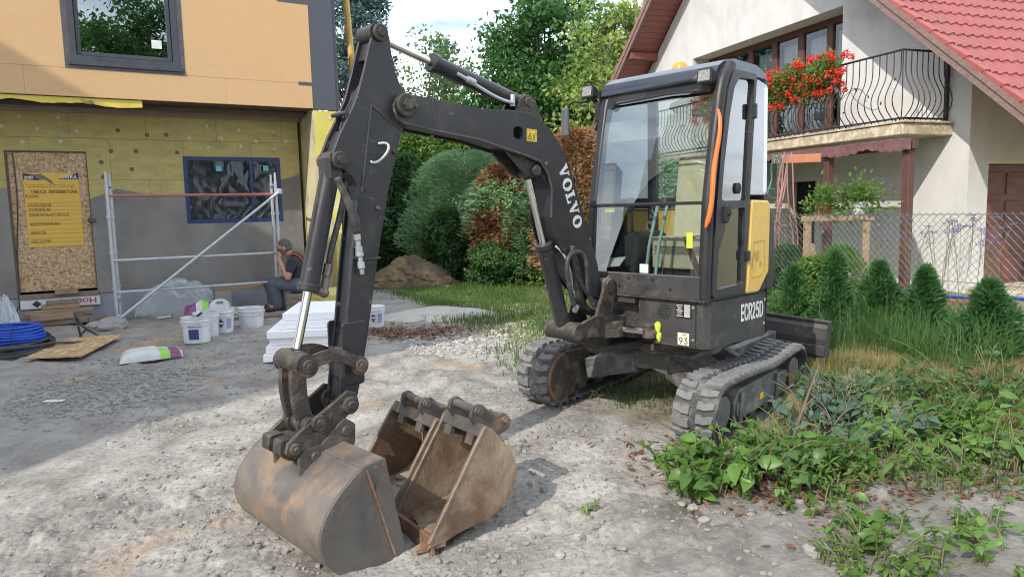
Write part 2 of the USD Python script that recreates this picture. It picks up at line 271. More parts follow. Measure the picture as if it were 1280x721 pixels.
def mk_ground():
    # sand and crushed rock near the machine, greyer dust by the house, tan clay patches, turf and soil beyond
    N = {'g': ('geometry', {}), 'sx': ('separate_xyz', {}),
         'n1': ('noise_texture', {'scale': .55, 'detail': 6, 'roughness': .62, 'distortion': .4}), 'n2': ('noise_texture', {'scale': 2.6, 'detail': 8, 'roughness': .68, 'distortion': .3}), 'n3': ('noise_texture', {'scale': 34, 'detail': 7, 'roughness': .75}), 'n4': ('noise_texture', {'scale': 1.0, 'detail': 5, 'roughness': .6}),
         'r2': ('rgb_ramp', {'ramp': [(.30, (.145, .13, .113)), (.43, (.235, .218, .195)), (.56, (.335, .316, .286)), (.72, (.43, .41, .378))]}),
         'r3': ('rgb_ramp', {'ramp': [(.3, (.50,) * 3), (.48, (.95,) * 3), (.72, (1.15,) * 3)]}), 'm3': ('mix_color', {'blend_type': 'multiply', 'fac': 1.0, 'use_clamp': False}),
         'grey': ('rgb_ramp', {'ramp': [(.3, (.185, .176, .163)), (.55, (.29, .278, .258)), (.75, (.375, .36, .335))]}), 'mg': ('mix_color', {}), 'mgv': ('vector_math', {'math_type': 'dot_product', 'vector2': (-.62, .30, 0)}), 'mga': ('math', {'math_type': 'multiply_add', 'value2': 2.2, 'value3': -1.1}), 'mgs': ('math', {'math_type': 'add'}), 'mgr': ('map_range', {'from_min': 2.9, 'from_max': 3.9, 'clamp': True}),
         'cr': ('rgb_ramp', {'ramp': [(.58, (0,) * 3), (.72, (.8,) * 3)]}), 'mc': ('mix_color', {'b': (.40, .275, .165)}), 'off': ('vector_math', {'math_type': 'add', 'vector2': (13.2, 4.7, 2)}),
         'soil': ('rgb_ramp', {'ramp': [(.3, (.12, .105, .07)), (.5, (.22, .195, .12)), (.7, (.17, .20, .075))]}), 'ms': ('mix_color', {}), 'sd': ('vector_math', {'math_type': 'dot_product', 'vector2': (.93, .367, 0)}), 'sa': ('math', {'math_type': 'multiply_add', 'value2': 2.6, 'value3': -1.3}), 'ss': ('math', {'math_type': 'add'}), 'sr': ('map_range', {'from_min': 2.65, 'from_max': 3.15, 'clamp': True}),
         'wd': ('vector_math', {'math_type': 'multiply', 'vector2': (.62, 1.0, 0)}), 'wl': ('vector_math', {'math_type': 'distance', 'vector2': (1.36, 3.45, 0)}), 'wa': ('math', {'math_type': 'multiply_add', 'value2': 1.1}), 'wr': ('map_range', {'from_min': 1.75, 'from_max': 1.35, 'clamp': True}), 'we': ('rgb_ramp', {'ramp': [(.3, (.105, .094, .082)), (.52, (.215, .20, .182)), (.72, (.31, .295, .27))]}), 'mw': ('mix_color', {}),
         'p': ('principled_bsdf', {'roughness': .92, 'specular_ior_level': .15}), 'b': ('bump', {'strength': .9, 'distance': .016}), 'vo': ('voronoi_texture', {'scale': 26, 'feature': 'f1'}), 'bb': ('math', {'math_type': 'multiply_add', 'value2': -.5})}
    L = [('g.position', k + '.vector') for k in ('n1', 'n2', 'n3', 'n4', 'vo')] + [('g.position', 'mgv.vector1'), ('g.position', 'off.vector1'), ('g.position', 'sd.vector1')]
    L += [('n2.fac', 'r2.fac'), ('n3.fac', 'r3.fac'), ('r2.color', 'm3.a'), ('r3.color', 'm3.b'), ('n2.fac', 'grey.fac'), ('mgv.value', 'mgs.value1'), ('n1.fac', 'mga.value1'), ('mga.value', 'mgs.value2'), ('mgs.value', 'mgr.value'), ('mgr.result', 'mg.fac'), ('m3.result', 'mg.a'), ('grey.color', 'mg.b'),
          ('off.vector', 'n4.vector') if False else ('n4.fac', 'cr.fac'), ('cr.color', 'mc.fac'), ('mg.result', 'mc.a'),
          ('n2.fac', 'soil.fac'), ('sd.value', 'ss.value1'), ('n1.fac', 'sa.value1'), ('sa.value', 'ss.value2'), ('ss.value', 'sr.value'), ('sr.result', 'ms.fac'), ('mc.result', 'ms.a'), ('soil.color', 'ms.b'), ('g.position', 'wd.vector1'), ('wd.vector', 'wl.vector1'), ('n2.fac', 'wa.value1'), ('wl.value', 'wa.value3'), ('wa.value', 'wr.value'), ('n2.fac', 'we.fac'), ('wr.result', 'mw.fac'), ('ms.result', 'mw.a'), ('we.color', 'mw.b'), ('mw.result', 'p.base_color'),
          ('vo.distance', 'bb.value1'), ('n3.fac', 'bb.value3'), ('bb.value', 'b.height'), ('b.normal', 'p.normal'), ('p.BSDF', 'p.BSDF')][:-1]
    MAT['ground'] = usdkit.material(stage, '/World/Looks/ground', N, L, surface='p.BSDF')
mk_ground()
part('ground', make_ground(), 'ground', None, True, label='pale dusty building-site ground with gravel and turned earth', kind='structure')
# ================================================================ THE UNFINISHED HOUSE (local x along its front, y into it)
A1 = math.radians(59.82); H1D = V(math.sin(A1), math.cos(A1), 0); H1N = V(H1D[1], -H1D[0], 0)
H1RZ = math.atan2(H1D[1], H1D[0]); H1O = V(-5.56, 10.0, 0) - .9 * H1N
def h1(px, py, y=0.0):
    P = on_plane(px, py, H1O - H1N * y, H1N); return ((P - H1O) @ H1D, P[2])
def h1w(x, y, z): return H1O + H1D * x - H1N * y + V(0, 0, z)
def front(poly, y, t, bev=0.0):
    """polygon in a facade's x-z plane whose outer face stands at y"""
    return ext(poly, t, (0, y + t, 0), (1, 0, 0), (0, 0, 1), bev)
def fronts(poly, y, t): return MB(*[front(g, y, t) for g in getattr(poly, 'geoms', [poly]) if g.area > 1e-5])

mk('fibre_board', (.56, .365, .19), (.485, .305, .15), 70, .9, bump=.35, bscale=160, dirt=(.50, .315, .155), dscale=1.1, dlo=.5, dhi=.75)
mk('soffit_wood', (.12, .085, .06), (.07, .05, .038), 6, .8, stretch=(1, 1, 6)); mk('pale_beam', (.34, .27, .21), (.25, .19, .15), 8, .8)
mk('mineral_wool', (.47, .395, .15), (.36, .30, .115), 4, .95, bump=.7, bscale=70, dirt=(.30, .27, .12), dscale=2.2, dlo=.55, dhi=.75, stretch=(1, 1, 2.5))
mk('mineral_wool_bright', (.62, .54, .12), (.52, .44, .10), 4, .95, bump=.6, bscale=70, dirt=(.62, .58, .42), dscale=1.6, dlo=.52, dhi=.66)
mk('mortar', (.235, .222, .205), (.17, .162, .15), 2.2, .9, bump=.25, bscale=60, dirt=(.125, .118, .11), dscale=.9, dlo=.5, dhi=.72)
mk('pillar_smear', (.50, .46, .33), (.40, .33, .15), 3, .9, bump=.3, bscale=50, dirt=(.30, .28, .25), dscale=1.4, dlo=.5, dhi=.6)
mk('dark_flashing', (.062, .068, .085), (.052, .057, .072), 4, .45, spec=.5); mk('window_frame', (.045, .05, .06), None, 6, .4); mk('seal_tape', (.08, .075, .085), (.05, .05, .06), 12, .5)
mk('dark_room', (.03, .03, .03), None, 4, .9); mk('anchor_disc', (.55, .52, .44), (.42, .4, .33), 30, .8); mk('anchor_hole', (.15, .12, .05), None, 30, .9)
mk('black_film', (.010, .016, .022), (.006, .009, .013), 3, .14, bump=.0, spec=.6); mk('blue_tape', (.012, .03, .13), (.01, .022, .09), 12, .45); mk('light_blue', (.10, .42, .55), None, 8, .5)
mk('yellow_foil', (.62, .50, .08), (.52, .40, .05), 5, .4, dirt=(.22, .15, .04), dscale=6, dlo=.6, dhi=.64); mk('plinth_foam', (.27, .29, .33), (.22, .235, .27), 5, .9)
mk('sign_orange', (.66, .40, .055), (.60, .35, .045), 3, .5); mk('sign_navy', (.02, .025, .06), None, 6, .5); mk('white_film', (.62, .62, .62), (.5, .5, .5), 5, .4); mk('red_print', (.45, .04, .05), None, 6, .5); mk('white_print', (.7, .7, .7), None, 6, .5)
mk('raw_wood', (.34, .235, .145), (.22, .15, .095), 5, .8, bump=.3, bscale=60, stretch=(1, 1, 9), dirt=(.17, .14, .115), dscale=4, dlo=.5, dhi=.72)
mk('raw_wood_grey', (.24, .19, .145), (.15, .115, .09), 5, .85, bump=.3, bscale=60, stretch=(3, 3, 9))
mk_glass('window_glass', (.55, .6, .62), 1.5, 0, 9.0)
# oriented strand board: overlapping flakes
MAT['osb'] = usdkit.material(stage, '/World/Looks/osb', {
    'g': ('geometry', {}), 'm1': ('mapping', {'scale': (14, 14, 40), 'rotation': (.5, .3, .9)}), 'm2': ('mapping', {'scale': (34, 12, 14), 'rotation': (.9, -.5, .2)}), 'v1': ('voronoi_texture', {'scale': 1.6, 'randomness': 1}), 'v2': ('voronoi_texture', {'scale': 1.8}),
    'mx': ('mix_color', {'fac': .5}), 'bw': ('rgb_to_bw', {}), 'r': ('rgb_ramp', {'ramp': [(.2, (.20, .115, .055)), (.42, (.38, .245, .13)), (.6, (.47, .325, .18)), (.8, (.58, .43, .26))]}), 'p': ('principled_bsdf', {'roughness': .65}), 'b': ('bump', {'strength': .3, 'distance': .004})},
    [('g.position', 'm1.vector'), ('g.position', 'm2.vector'), ('m1.vector', 'v1.vector'), ('m2.vector', 'v2.vector'), ('v1.color', 'mx.a'), ('v2.color', 'mx.b'), ('mx.result', 'bw.color'), ('bw.val', 'r.fac'), ('r.color', 'p.base_color'), ('bw.val', 'b.height'), ('b.normal', 'p.normal')], surface='p.BSDF')

hse = thing('unfinished_house', 'unfinished house with tan fibreboard upper storey over a yellow insulated ground floor', 'house', H1O, H1RZ)
YF = -.8
xe = h1(391.5, 135, YF)[0]; xr = h1(424, 136, YF)[0]; zb = h1(200, 126, YF)[1]; XL, ZT = -3.4, 6.6
zj = h1(200, 92.5, YF)[1]; wl, wr = h1(87, 60, YF)[0], h1(222.5, 60, YF)[0]; wb = h1(156, 81.5, YF)[1]; wt = wb + 1.35
# fibreboards, each a piece of its own
def boards(x0, x1, z0, z1):
    hole = sbox(wl + .0, wb, wr, wt)
    g = sbox(x0 + .001, z0 + .001, x1 - .001, z1 - .001).difference(hole)
    for q in getattr(g, 'geoms', [g]):
        if q.area > .01: part('fibre_board', front(q, YF + .002 * rng.random(), .06, .0), 'fibre_board', hse)
xj = h1(282, 100, YF)[0]
for a, b in ((XL, xj - 2.5), (xj - 2.5, xj), (xj, xe)): boards(a, b, zb, zj)
for a, b in ((XL, wl - .9), (wl - .9, xe)): boards(a, b, zj, zj + 1.25); boards(a, b, zj + 1.25, zj + 2.5); boards(a, b, zj + 2.5, ZT)
each('tape_strip', MB(front(sbox(*(lambda a, b: (a[0], a[1], b[0], b[1]))(h1(373, 106.5, YF), h1(391, 103.5, YF))), YF - .002, .003), front(sbox(*(lambda a, b: (a[0], a[1], b[0], b[1]))(h1(346, 2, YF), h1(386, -2.5, YF))), YF - .002, .003)), 'seal_tape', hse)
each('corner_flashing', MB(front([(xe + .004, zb - .02), (xr - .05, zb - .02), (xr - .05, ZT), (xe + .004, ZT)], YF - .006, .03), front([(xr - .047, zb - .02), (xr, zb - .02), (xr, ZT), (xr - .047, ZT)], YF + .012, .012), sbox3(.012, .5, ZT - zb + .02, (xr + .006, YF + .27, (ZT + zb - .02) / 2))), 'dark_flashing', hse)
# the upper window
win = part('window', fronts(sbox(wl, wb, wr, wt).difference(sbox(wl + .075, wb + .085, wr - .075, wt - .08)), YF - .012, .09), 'window_frame', hse, label='upper window with dark frame and a small white sticker')
part('frame', fronts(sbox(wl + .085, wb + .095, wr - .085, wt - .09).difference(sbox(wl + .135, wb + .145, wr - .135, wt - .14)), YF + .02, .05), 'window_frame', win)
part('pane', quad((wl + .1, YF + .04, wb + .1), (wr - .1, YF + .04, wb + .1), (wr - .1, YF + .04, wt - .1), (wl + .1, YF + .04, wt - .1)), 'window_glass', win)
part('sill', front([(wl - .03, wb - .045), (wr + .04, wb - .045), (wr + .04, wb + .004), (wl - .03, wb + .004)], YF - .03, .05, .004), 'window_frame', win)
a_, b_ = h1(190, 60, YF), h1(202, 50.5, YF); part('sticker', front(sbox(a_[0], a_[1], b_[0], b_[1]), YF + .036, .002), 'white_print', win)
tp_ = sbox(wl - .07, wb - .09, wr + .075, wt + .05).difference(sbox(wl - .004, wb + .002, wr + .004, wt)); part('sealing_tape', fronts(tp_, YF - .004, .004), 'seal_tape', win)
# shell of the upper storey and the rooms behind
each('shell_wall', MB(sbox3(.2, 6.5, ZT, (xr - .12, 3.25 + .3, ZT / 2)), sbox3(abs(XL) + xr, .2, ZT, ((XL + xr) / 2, 6.9, ZT / 2)), sbox3(.2, 7.4, ZT, (XL - .1, 3.2, ZT / 2)), sbox3(xr - XL - .3, 7.2, .2, ((XL + xr) / 2, 3.05, ZT - .1))), 'mortar', hse)
part('floor_slab', sbox3(xr - XL - .5, 7.0, .2, ((XL + xr) / 2 - .1, 3.1, zb + .22)), 'dark_room', hse)
part('inner_wall', sbox3(xr - XL - .6, .1, 3.0, ((XL + xr) / 2, 1.6, zb + 1.8)), 'dark_room', hse)
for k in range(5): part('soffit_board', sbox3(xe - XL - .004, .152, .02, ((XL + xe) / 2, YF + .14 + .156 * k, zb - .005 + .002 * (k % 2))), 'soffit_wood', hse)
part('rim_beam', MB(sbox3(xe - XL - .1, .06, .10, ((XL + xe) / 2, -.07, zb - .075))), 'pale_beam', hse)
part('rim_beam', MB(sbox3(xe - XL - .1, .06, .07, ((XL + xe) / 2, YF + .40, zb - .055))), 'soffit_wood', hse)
xs = np.linspace(XL, h1(178, 130, YF)[0], 60); top = [(x, zb - .012) for x in xs]; bot = [(x, zb - .085 - .03 * math.sin(x * 5.1) * math.sin(x * 2.3 + 1) - .02 * rng.random()) for x in xs[::-1]]
part('foil_strip', front(Polygon(top + bot).buffer(0), YF + .03, .006), 'yellow_foil', hse)
# ground floor wall: insulation boards, mortar, plinth
dl, dr = h1(4.5, 190)[0], h1(107.5, 190)[0]; dt, db = h1(55, 188.5)[1], h1(70, 363)[1]; fl, frr = h1(231, 236)[0], h1(351.5, 236)[0]; ft, fb = h1(290, 196.5)[1], h1(296, 278)[1]
xc = h1(373.5, 190)[0]; zt = zb - .02
holes = shapely.union_all([sbox(dl, -1, dr, dt), sbox(fl, fb, frr, ft)])
part('wall_core', fronts(sbox(XL, 0, xc, zt).difference(holes), .02, .2), 'mortar', hse)
row = 0
for z0 in np.arange(1.45, zt, .6):
    o = (.5 if row % 2 else 0); row += 1
    for x0 in np.arange(XL - o, xc, 1.0):
        g = sbox(max(x0, XL) + .002, z0 + .002, min(x0 + 1.0, xc) - .002, min(z0 + .6, zt) - .002).difference(holes) if min(x0 + 1, xc) - max(x0, XL) > .02 else Polygon()
        for q in getattr(g, 'geoms', [g]):
            if q.area > .01: part('insulation_board', front(q, .002 * rng.random(), .025), 'mineral_wool', hse)
mt = [h1(*p) for p in ((-80, 236), (0, 238), (3, 236))] + [h1(*p) for p in ((112, 247), (128, 243), (146, 238), (165, 239), (186, 243), (210, 244), (231, 243), (352, 223), (362, 221), (377, 219))]
mt = [(x, z + .02 * math.sin(9 * x)) for x, z in mt]; mt[0] = (XL, mt[0][1]); mt[-1] = (xc, mt[-1][1])
part('mortar_coat', fronts(Polygon([(XL, .38)] + mt + [(xc, .38)]).buffer(.015).buffer(-.015).intersection(sbox(XL, .38, xc, zt)).difference(holes), -.008, .01), 'mortar', hse)
part('plinth', fronts(sbox(XL, -.05, xc, .378), .012, .1), 'plinth_foam', hse)
Z1s = 2.884
for a, b in ((68, 420), (210, 425), (135, 463), (277, 474), (80, 512), (218, 510), (5, 455), (745, 455), (683, 498), (797, 498), (862, 470), (922, 510), (983, 476), (1030, 512), (868, 528), (750, 533), (988, 538)):
    x, z = h1(a / Z1s, b / Z1s); part('anchor_disc', cyl((x, .004, z), (x, -.008, z), .027, 14, .003), 'anchor_disc', hse)
for a, b in ((372, 638), (400, 545), (490, 545), (475, 610), (600, 487), (530, 487), (425, 470), (638, 550), (365, 585)):
    x, z = h1(a / Z1s, b / Z1s); part('anchor_disc', cyl((x, .004, z), (x, -.003, z), .032, 14, .002), 'anchor_hole', hse)
for a, b in ((170, 185), (186, 372)):
    x, z = h1(a / 5.15, 340 + b / 5.15 + 12); part('anchor_disc', cyl((x, .014, max(z, .2)), (x, .004, max(z, .2)), .03, 14, .003), 'anchor_disc', hse)
# pillar at the corner
pil = part('pillar', MB(sbox3(xr - .05 - xe, 1.4, zb - .03, ((xe + xr - .05) / 2, YF + .70, (zb - .03) / 2))), 'mineral_wool_bright', hse)
part('mortar_coat', MB(sbox3(.012, .8, zb - .05, (xe - .007, YF + .40, (zb - .05) / 2))), 'pillar_smear', pil)
pf = Polygon([(xe, 0), (xe, 1.9), (xe + .05, 2.35), (xe + .1, 1.9), (xe + .17, 1.75), (xe + .22, 1.3), (xe + .2, .8), (xe + .26, .3), (xe + .26, 0)]); part('mortar_smear', fronts(pf.buffer(.02).intersection(sbox(xe, 0, xr - .05, 3)), YF - .004, .004), 'pillar_smear', pil)
for a, b in ((1190, 427), (1190, 491)): x, z = h1(a / Z1s, b / Z1s, YF); part('anchor_disc', cyl((x, YF + .002, z), (x, YF - .008, z), .027, 14, .003), 'anchor_disc', pil)
# lower window under film
lw = part('window', fronts(sbox(fl, fb, frr, ft).difference(sbox(fl + .06, fb + .06, frr - .06, ft - .06)), -.012, .05), 'blue_tape', hse, label='lower window sealed with shiny black film and blue tape')
gx, gz_ = np.meshgrid(np.linspace(fl + .03, frr - .03, 90), np.linspace(fb + .03, ft - .03, 70)); gp_ = np.stack([gx * 3 + 1.2 * meshkit.fbm(np.stack([gx, gz_, gx * 0], -1) * 3, 3, 4), gz_ * 1.6, gx * 0], -1)
rid = 1 - np.abs(meshkit.fbm(gp_ * 1.0, 3, 17) * 2 - 1); dy = -.002 - .030 * rid ** 4 - .012 * meshkit.fbm(gp_ * 2.5, 2, 3)
fv = np.stack([gx, .03 + dy, gz_], -1).reshape(-1, 3); nn_ = gx.shape[1]; ii, jj = np.meshgrid(np.arange(69), np.arange(89), indexing='ij'); a = ii * nn_ + jj
part('film', (fv, np.concatenate([np.stack([a, a + 1, a + nn_ + 1], -1).reshape(-1, 3), np.stack([a, a + nn_ + 1, a + nn_], -1).reshape(-1, 3)])), 'black_film', lw, True)
part('mullion', sbox3(.05, .02, ft - fb - .1, (fl + .68 * (frr - fl), -.025, (ft + fb) / 2)), 'blue_tape', lw)
for px, py in ((273, 211), (332, 210.5)): x, z = h1(px, py, -.03); part('sticker', sbox3(.085, .003, .085, (x, -.045, z)), 'light_blue', lw)
# doorway closed with a strand board
dp = part('door_panel', MB(front([(dl + .03, db), (dr - .01, db), (dr - .01, dt - .02), (dl + .03, dt - .02)], .03, .02)), 'osb', hse, label='chipboard panel closing the doorway')
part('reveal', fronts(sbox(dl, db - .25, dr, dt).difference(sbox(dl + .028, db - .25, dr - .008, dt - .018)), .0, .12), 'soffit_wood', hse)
part('handle', MB(cyl((dr - .03, .02, db + 1.02), (dr - .03, -.05, db + 1.02), .02, 12), sbox3(.10, .03, .05, (dr - .0, -.04, db + 1.0), .008)), 'dark_flashing', dp)
part('cable', tube(spline([(h1(15, 190)[0], .02, h1(15, 190)[1]), (h1(19, 220)[0], .015, h1(19, 220)[1]), (h1(22, 270)[0], .012, h1(22, 270)[1]), (h1(22, 330)[0], .01, h1(22, 330)[1]), (h1(25, 372)[0], -.02, h1(25, 372)[1]), (h1(12, 412)[0], -.4, .1)], 30), .008, 6), 'hose_rubber', dp)
zA = db - .02
for k, (x0, x1, z, m) in enumerate(((dl + .02, dr, zA - .05, 'raw_wood_grey'), (dl + .45, dr - .25, zA - .0, 'raw_wood'))): part('threshold_timber', sbox3(x1 - x0, .10, .07, ((x0 + x1) / 2, -.01 - .05 * k, z), .006), m, hse)
wrp = part('film_strip', sbox3(dr - dl, .02, .14, ((dl + dr) / 2 + .02, -.035, zA - .155), .004), 'white_film', hse, label='white film strip with red lettering under the doorway')
part('lettering', text_on('House', .075, (dr - .03, -.0465, zA - .115), (-1, 0, 0), (0, 0, -1), .001, True, .42), 'red_print', wrp)
each('diamond', MB(*[front(Polygon([(dl + x, zA - .155 - .05), (dl + x + .06, zA - .155), (dl + x, zA - .105), (dl + x - .06, zA - .155)]), -.0475, .002) for x in (.22, .52)], front(sbox(dl + .49, zA - .2, dl + .66, zA - .12), -.047, .0015)), 'decal_black', wrp)
# information board
ib = thing('information_board', 'orange building information board with black Polish lettering on the chipboard door', 'sign', H1O, H1RZ)
s0, s1 = h1(32.5, 263, .03)[0], h1(101.5, 263, .03)[0]; t1, t0 = h1(64, 216.5, .03)[1], h1(70, 308, .03)[1]; SW, SH = s1 - s0, t1 - t0
part('panel', sbox3(SW, .006, SH, ((s0 + s1) / 2, .024, (t0 + t1) / 2)), 'sign_orange', ib)
each('header', MB(front(Polygon([(s0, t1 - .085 * SH), (s0 + .30 * SW, t1 - .10 * SH), (s0 + .16 * SW, t1 - .02 * SH), (s0, t1)]), .0195, .002), front(Polygon([(s0 + .62 * SW, t1 - .085 * SH), (s1, t1 - .085 * SH), (s1, t1 + .01 * SH), (s0 + .95 * SW, t1 - .005 * SH)]), .0195, .002)), 'sign_navy', ib)
part('torn_edge', MB(front(Polygon([(s0 + .18 * SW, t1 - .02 * SH), (s0 + .32 * SW, t1 - .01 * SH), (s0 + .5 * SW, t1 - .10 * SH), (s0 + .56 * SW, t1 - .17 * SH), (s0 + .40 * SW, t1 - .09 * SH), (s0 + .28 * SW, t1 - .09 * SH)]), .012, .004)), 'raw_wood_grey', ib)
part('lettering', MB(text_on('psb', .045, (s0 + .02, .0185, t1 - .075 * SH), (1, 0, 0), (0, 0, 1), .001, True), text_on('OWKA', .05, (s0 + .68 * SW, .0185, t1 - .075 * SH), (1, 0, 0), (0, 0, 1), .001, True, .29 * SW)), 'white_print', ib)
tx = MB()
for s, h, u, v, w in (('TABLICA  INFORMACYJNA', .058, .10, .285, .84), ('BUDOWA', .052, .0, .345, .23), ('POZWOLENIE NR', .058, .03, .475, .41), ('ZGŁOSZENIE NR', .058, .03, .54, .39), ('ORGAN WYDAJĄCY DECYZJE', .058, .03, .61, .72), ('NADZÓR BUDOWLANY', .058, .03, .74, .54), ('INWESTOR', .058, .03, .865, .27), ('KIER. BUDOWY', .058, .03, .985, .36)):
    tx.add(text_on(s, h * .8, (s0 + (.02 + u * .96) * SW, .0200, t1 - v * SH * .96), (1, 0, 0), (0, 0, 1), .0012, s.startswith('TAB'), w * SW))
for v, n in ((.155, 26), (.185, 34)):
    for k in range(n):
        if rng.random() < .8: tx.add(sbox3(SW * .016, .0015, .010, (s0 + SW * (.06 + .88 * k / n), .0200, t1 - v * SH)))
part('lettering', tx, 'decal_black', ib)
each('ruled_line', MB(*[sbox3(SW * .97, .0012, .004, ((s0 + s1) / 2, .0202, t1 - v * SH)) for v in (.40, .445, .50, .565, .635, .69, .765, .82, .885, .94)]), 'raw_wood_grey', ib)

# ================================================================ the neighbour's house behind and left of the viewer, whose shadow lies on the yard
mk('neighbour_plaster', (.52, .48, .42), (.46, .42, .36), 2, .9, bump=.2); mk('neighbour_tile', (.24, .10, .07), (.18, .08, .06), 5, .8, bump=.4, bscale=20)
e0 = V(-3.32, 4.48, 0); sd_ = -unit(V(sun_dir[0], sun_dir[1], 0)); nb0 = e0 - sd_ * 6.3; nbx = V(-sd_[1], sd_[0], 0)   # to the left, seen along the sunlight
NB = thing('neighbour_house', 'plastered neighbouring house with tiled roof beside the yard', 'house', (nb0[0], nb0[1], -.2), math.atan2(nbx[1], nbx[0]))
NH, NW_, ND = 10.3, 7.4, 9.0
part('wall', ext([(0, 0), (NW_, 0), (NW_, NH), (0, NH)], ND, (0, ND, 0), (1, 0, 0), (0, 0, 1)), 'neighbour_plaster', NB)
part('roof', ext([(-.0, NH), (NW_ + .25, NH - .1), (NW_ + .25, NH + .06), (NW_ / 2, NH + .9), (0, NH + .16)], ND + .2, (0, ND + .1, 0), (1, 0, 0), (0, 0, 1)), 'neighbour_tile', NB)
for z in (1.2, 4.0, 6.4):
    for x in (1.1, 3.1, 5.3):
        w_ = part('window', sbox3(1.0, .06, 1.3, (x, -.02, z + .65), .01), 'white_film', NB); part('pane', sbox3(.86, .02, 1.16, (x, -.052, z + .65)), 'black_film', w_)
# ================================================================ THE RED-ROOFED HOUSE (local x along its gable front towards the viewer, y into it)
A2 = math.radians(160.34); H2D = V(math.sin(A2), math.cos(A2), 0); H2N = V(H2D[1], -H2D[0], 0); H2RZ = math.atan2(H2D[1], H2D[0])
K2 = 1.1; H2O = CO + K2 * (V(6.47, 10.22, 0) - CO)
def h2(px, py, y=0.0):
    P = on_plane(px, py, H2O - H2N * y, H2N); return ((P - H2O) @ H2D, P[2] - H2O[2])
def h2s(px, py, x=0.0):
    P = on_plane(px, py, H2O + H2D * x, H2D); return (-(P - H2O) @ H2N, P[2] - H2O[2])
mk('white_plaster', (.575, .565, .545), (.49, .48, .465), 3, .92, bump=.5, bscale=45, stretch=(1, 1, .4), dirt=(.42, .405, .385), dscale=.8, dlo=.52, dhi=.75)
mk('roof_red', (.30, .078, .070), (.22, .058, .053), 5, .5, bump=.08, dirt=(.21, .085, .072), dscale=1.7, dlo=.5, dhi=.75); mk('verge_red', (.32, .085, .075), (.25, .068, .06), 6, .42)
mk('brown_timber', (.11, .045, .035), (.07, .03, .025), 4, .6, stretch=(1, 1, 5), bump=.2, bscale=40); mk('barge_wood', (.23, .155, .135), (.14, .09, .078), 5, .7, bump=.3, bscale=40, stretch=(2, 2, 6)); mk('soffit_red', (.22, .07, .05), (.14, .045, .035), 5, .55, stretch=(4, 4, 4), bump=.15)
mk('cream_plaster', (.62, .55, .38), (.56, .5, .34), 3, .9); mk('curtain', (.62, .64, .64), (.5, .52, .52), 3, .9); mk('wrought_iron', (.02, .02, .021), None, 8, .45); mk('slab_stone', (.42, .36, .25), (.30, .25, .17), 9, .7, bump=.3, bscale=20, dirt=(.52, .46, .34), dscale=7, dlo=.5, dhi=.55)
mk('awning_red', (.12, .048, .044), (.085, .034, .032), 5, .5); mk('garage_brown', (.16, .05, .035), (.11, .035, .026), 5, .5, stretch=(1, 1, 4)); mk('brick_red', (.36, .155, .09), (.27, .11, .065), 14, .9); mk('dark_void', (.02, .02, .02), None, 5, .9)
mk_glass('house_glass', (.75, .8, .8), 1.5, 0, 2.2)
hs2 = thing('red_roofed_house', 'white plastered house with red tiled gable roof and a wrought iron balcony', 'house', H2O, H2RZ)
SX = 1.35; tanr = .867
rA = h2(1085, 0, -.88); rB = h2(1280, 155, -.88); tanr = -(rB[1] - rA[1]) / (rB[0] - rA[0])
rL = h2(774, 92, -.88); xrg = (rA[1] + tanr * rA[0] - rL[1] + tanr * rL[0]) / (2 * tanr); zrg = rA[1] + tanr * (rA[0] - xrg)
rz_ = lambda x: zrg - tanr * abs(x - xrg)       # underside of the barge boards
EV, DEPTH = 1.75, 9.0
nl, nr, nt, nb = h2(875, 70)[0] - .3, h2(1054, 8)[0], h2(1000, 26.5)[1], h2(1054, 163, -.5)[1] + .14
nd = h2s(1021, 60, nr)[0]; nd = min(max(nd, .5), 1.4)
XW = 2 * xrg + .2
gable = Polygon([(XW, -.3), (0, -.3), (0, rz_(0) + .02), (xrg, zrg + .02), (XW, rz_(XW) + .02)])
gf_d = [h2(985, 222), h2(1010, 340)]
dvoid = sbox(gf_d[0][0], .1, gf_d[1][0] + .15, 2.05)
part('wall', fronts(gable.difference(sbox(nl, nb, nr, nt)).difference(dvoid), 0, .3), 'white_plaster', hs2)
part('entrance', sbox3(dvoid.bounds[2] - dvoid.bounds[0], .04, 1.95, ((dvoid.bounds[0] + dvoid.bounds[2]) / 2, .25, 1.07)), 'dark_void', hs2)
gl, gr_, gt, gb = h2s(1236, 205)[0], h2s(1236, 205)[0] + 2.5, h2s(1240, 204.6)[1], h2s(1233.5, 357)[1]
part('side_wall', MB(*[ext(g, .3, (-.3, 0, 0), (0, 1, 0), (0, 0, 1)) for g in [Polygon([(.30, -.3), (DEPTH, -.3), (DEPTH, rz_(0)), (.30, rz_(0))]).difference(sbox(gl, gb, gr_, gt))]]), 'white_plaster', hs2)
each('rear_wall', MB(fronts(gable, DEPTH - .3, .3).get(), sbox3(.3, DEPTH - .6, rz_(XW), (XW + .15, DEPTH / 2, rz_(XW) / 2)), sbox3(-XW - .7, DEPTH - .7, .2, (XW / 2, DEPTH / 2, nb - .12))), 'white_plaster', hs2)
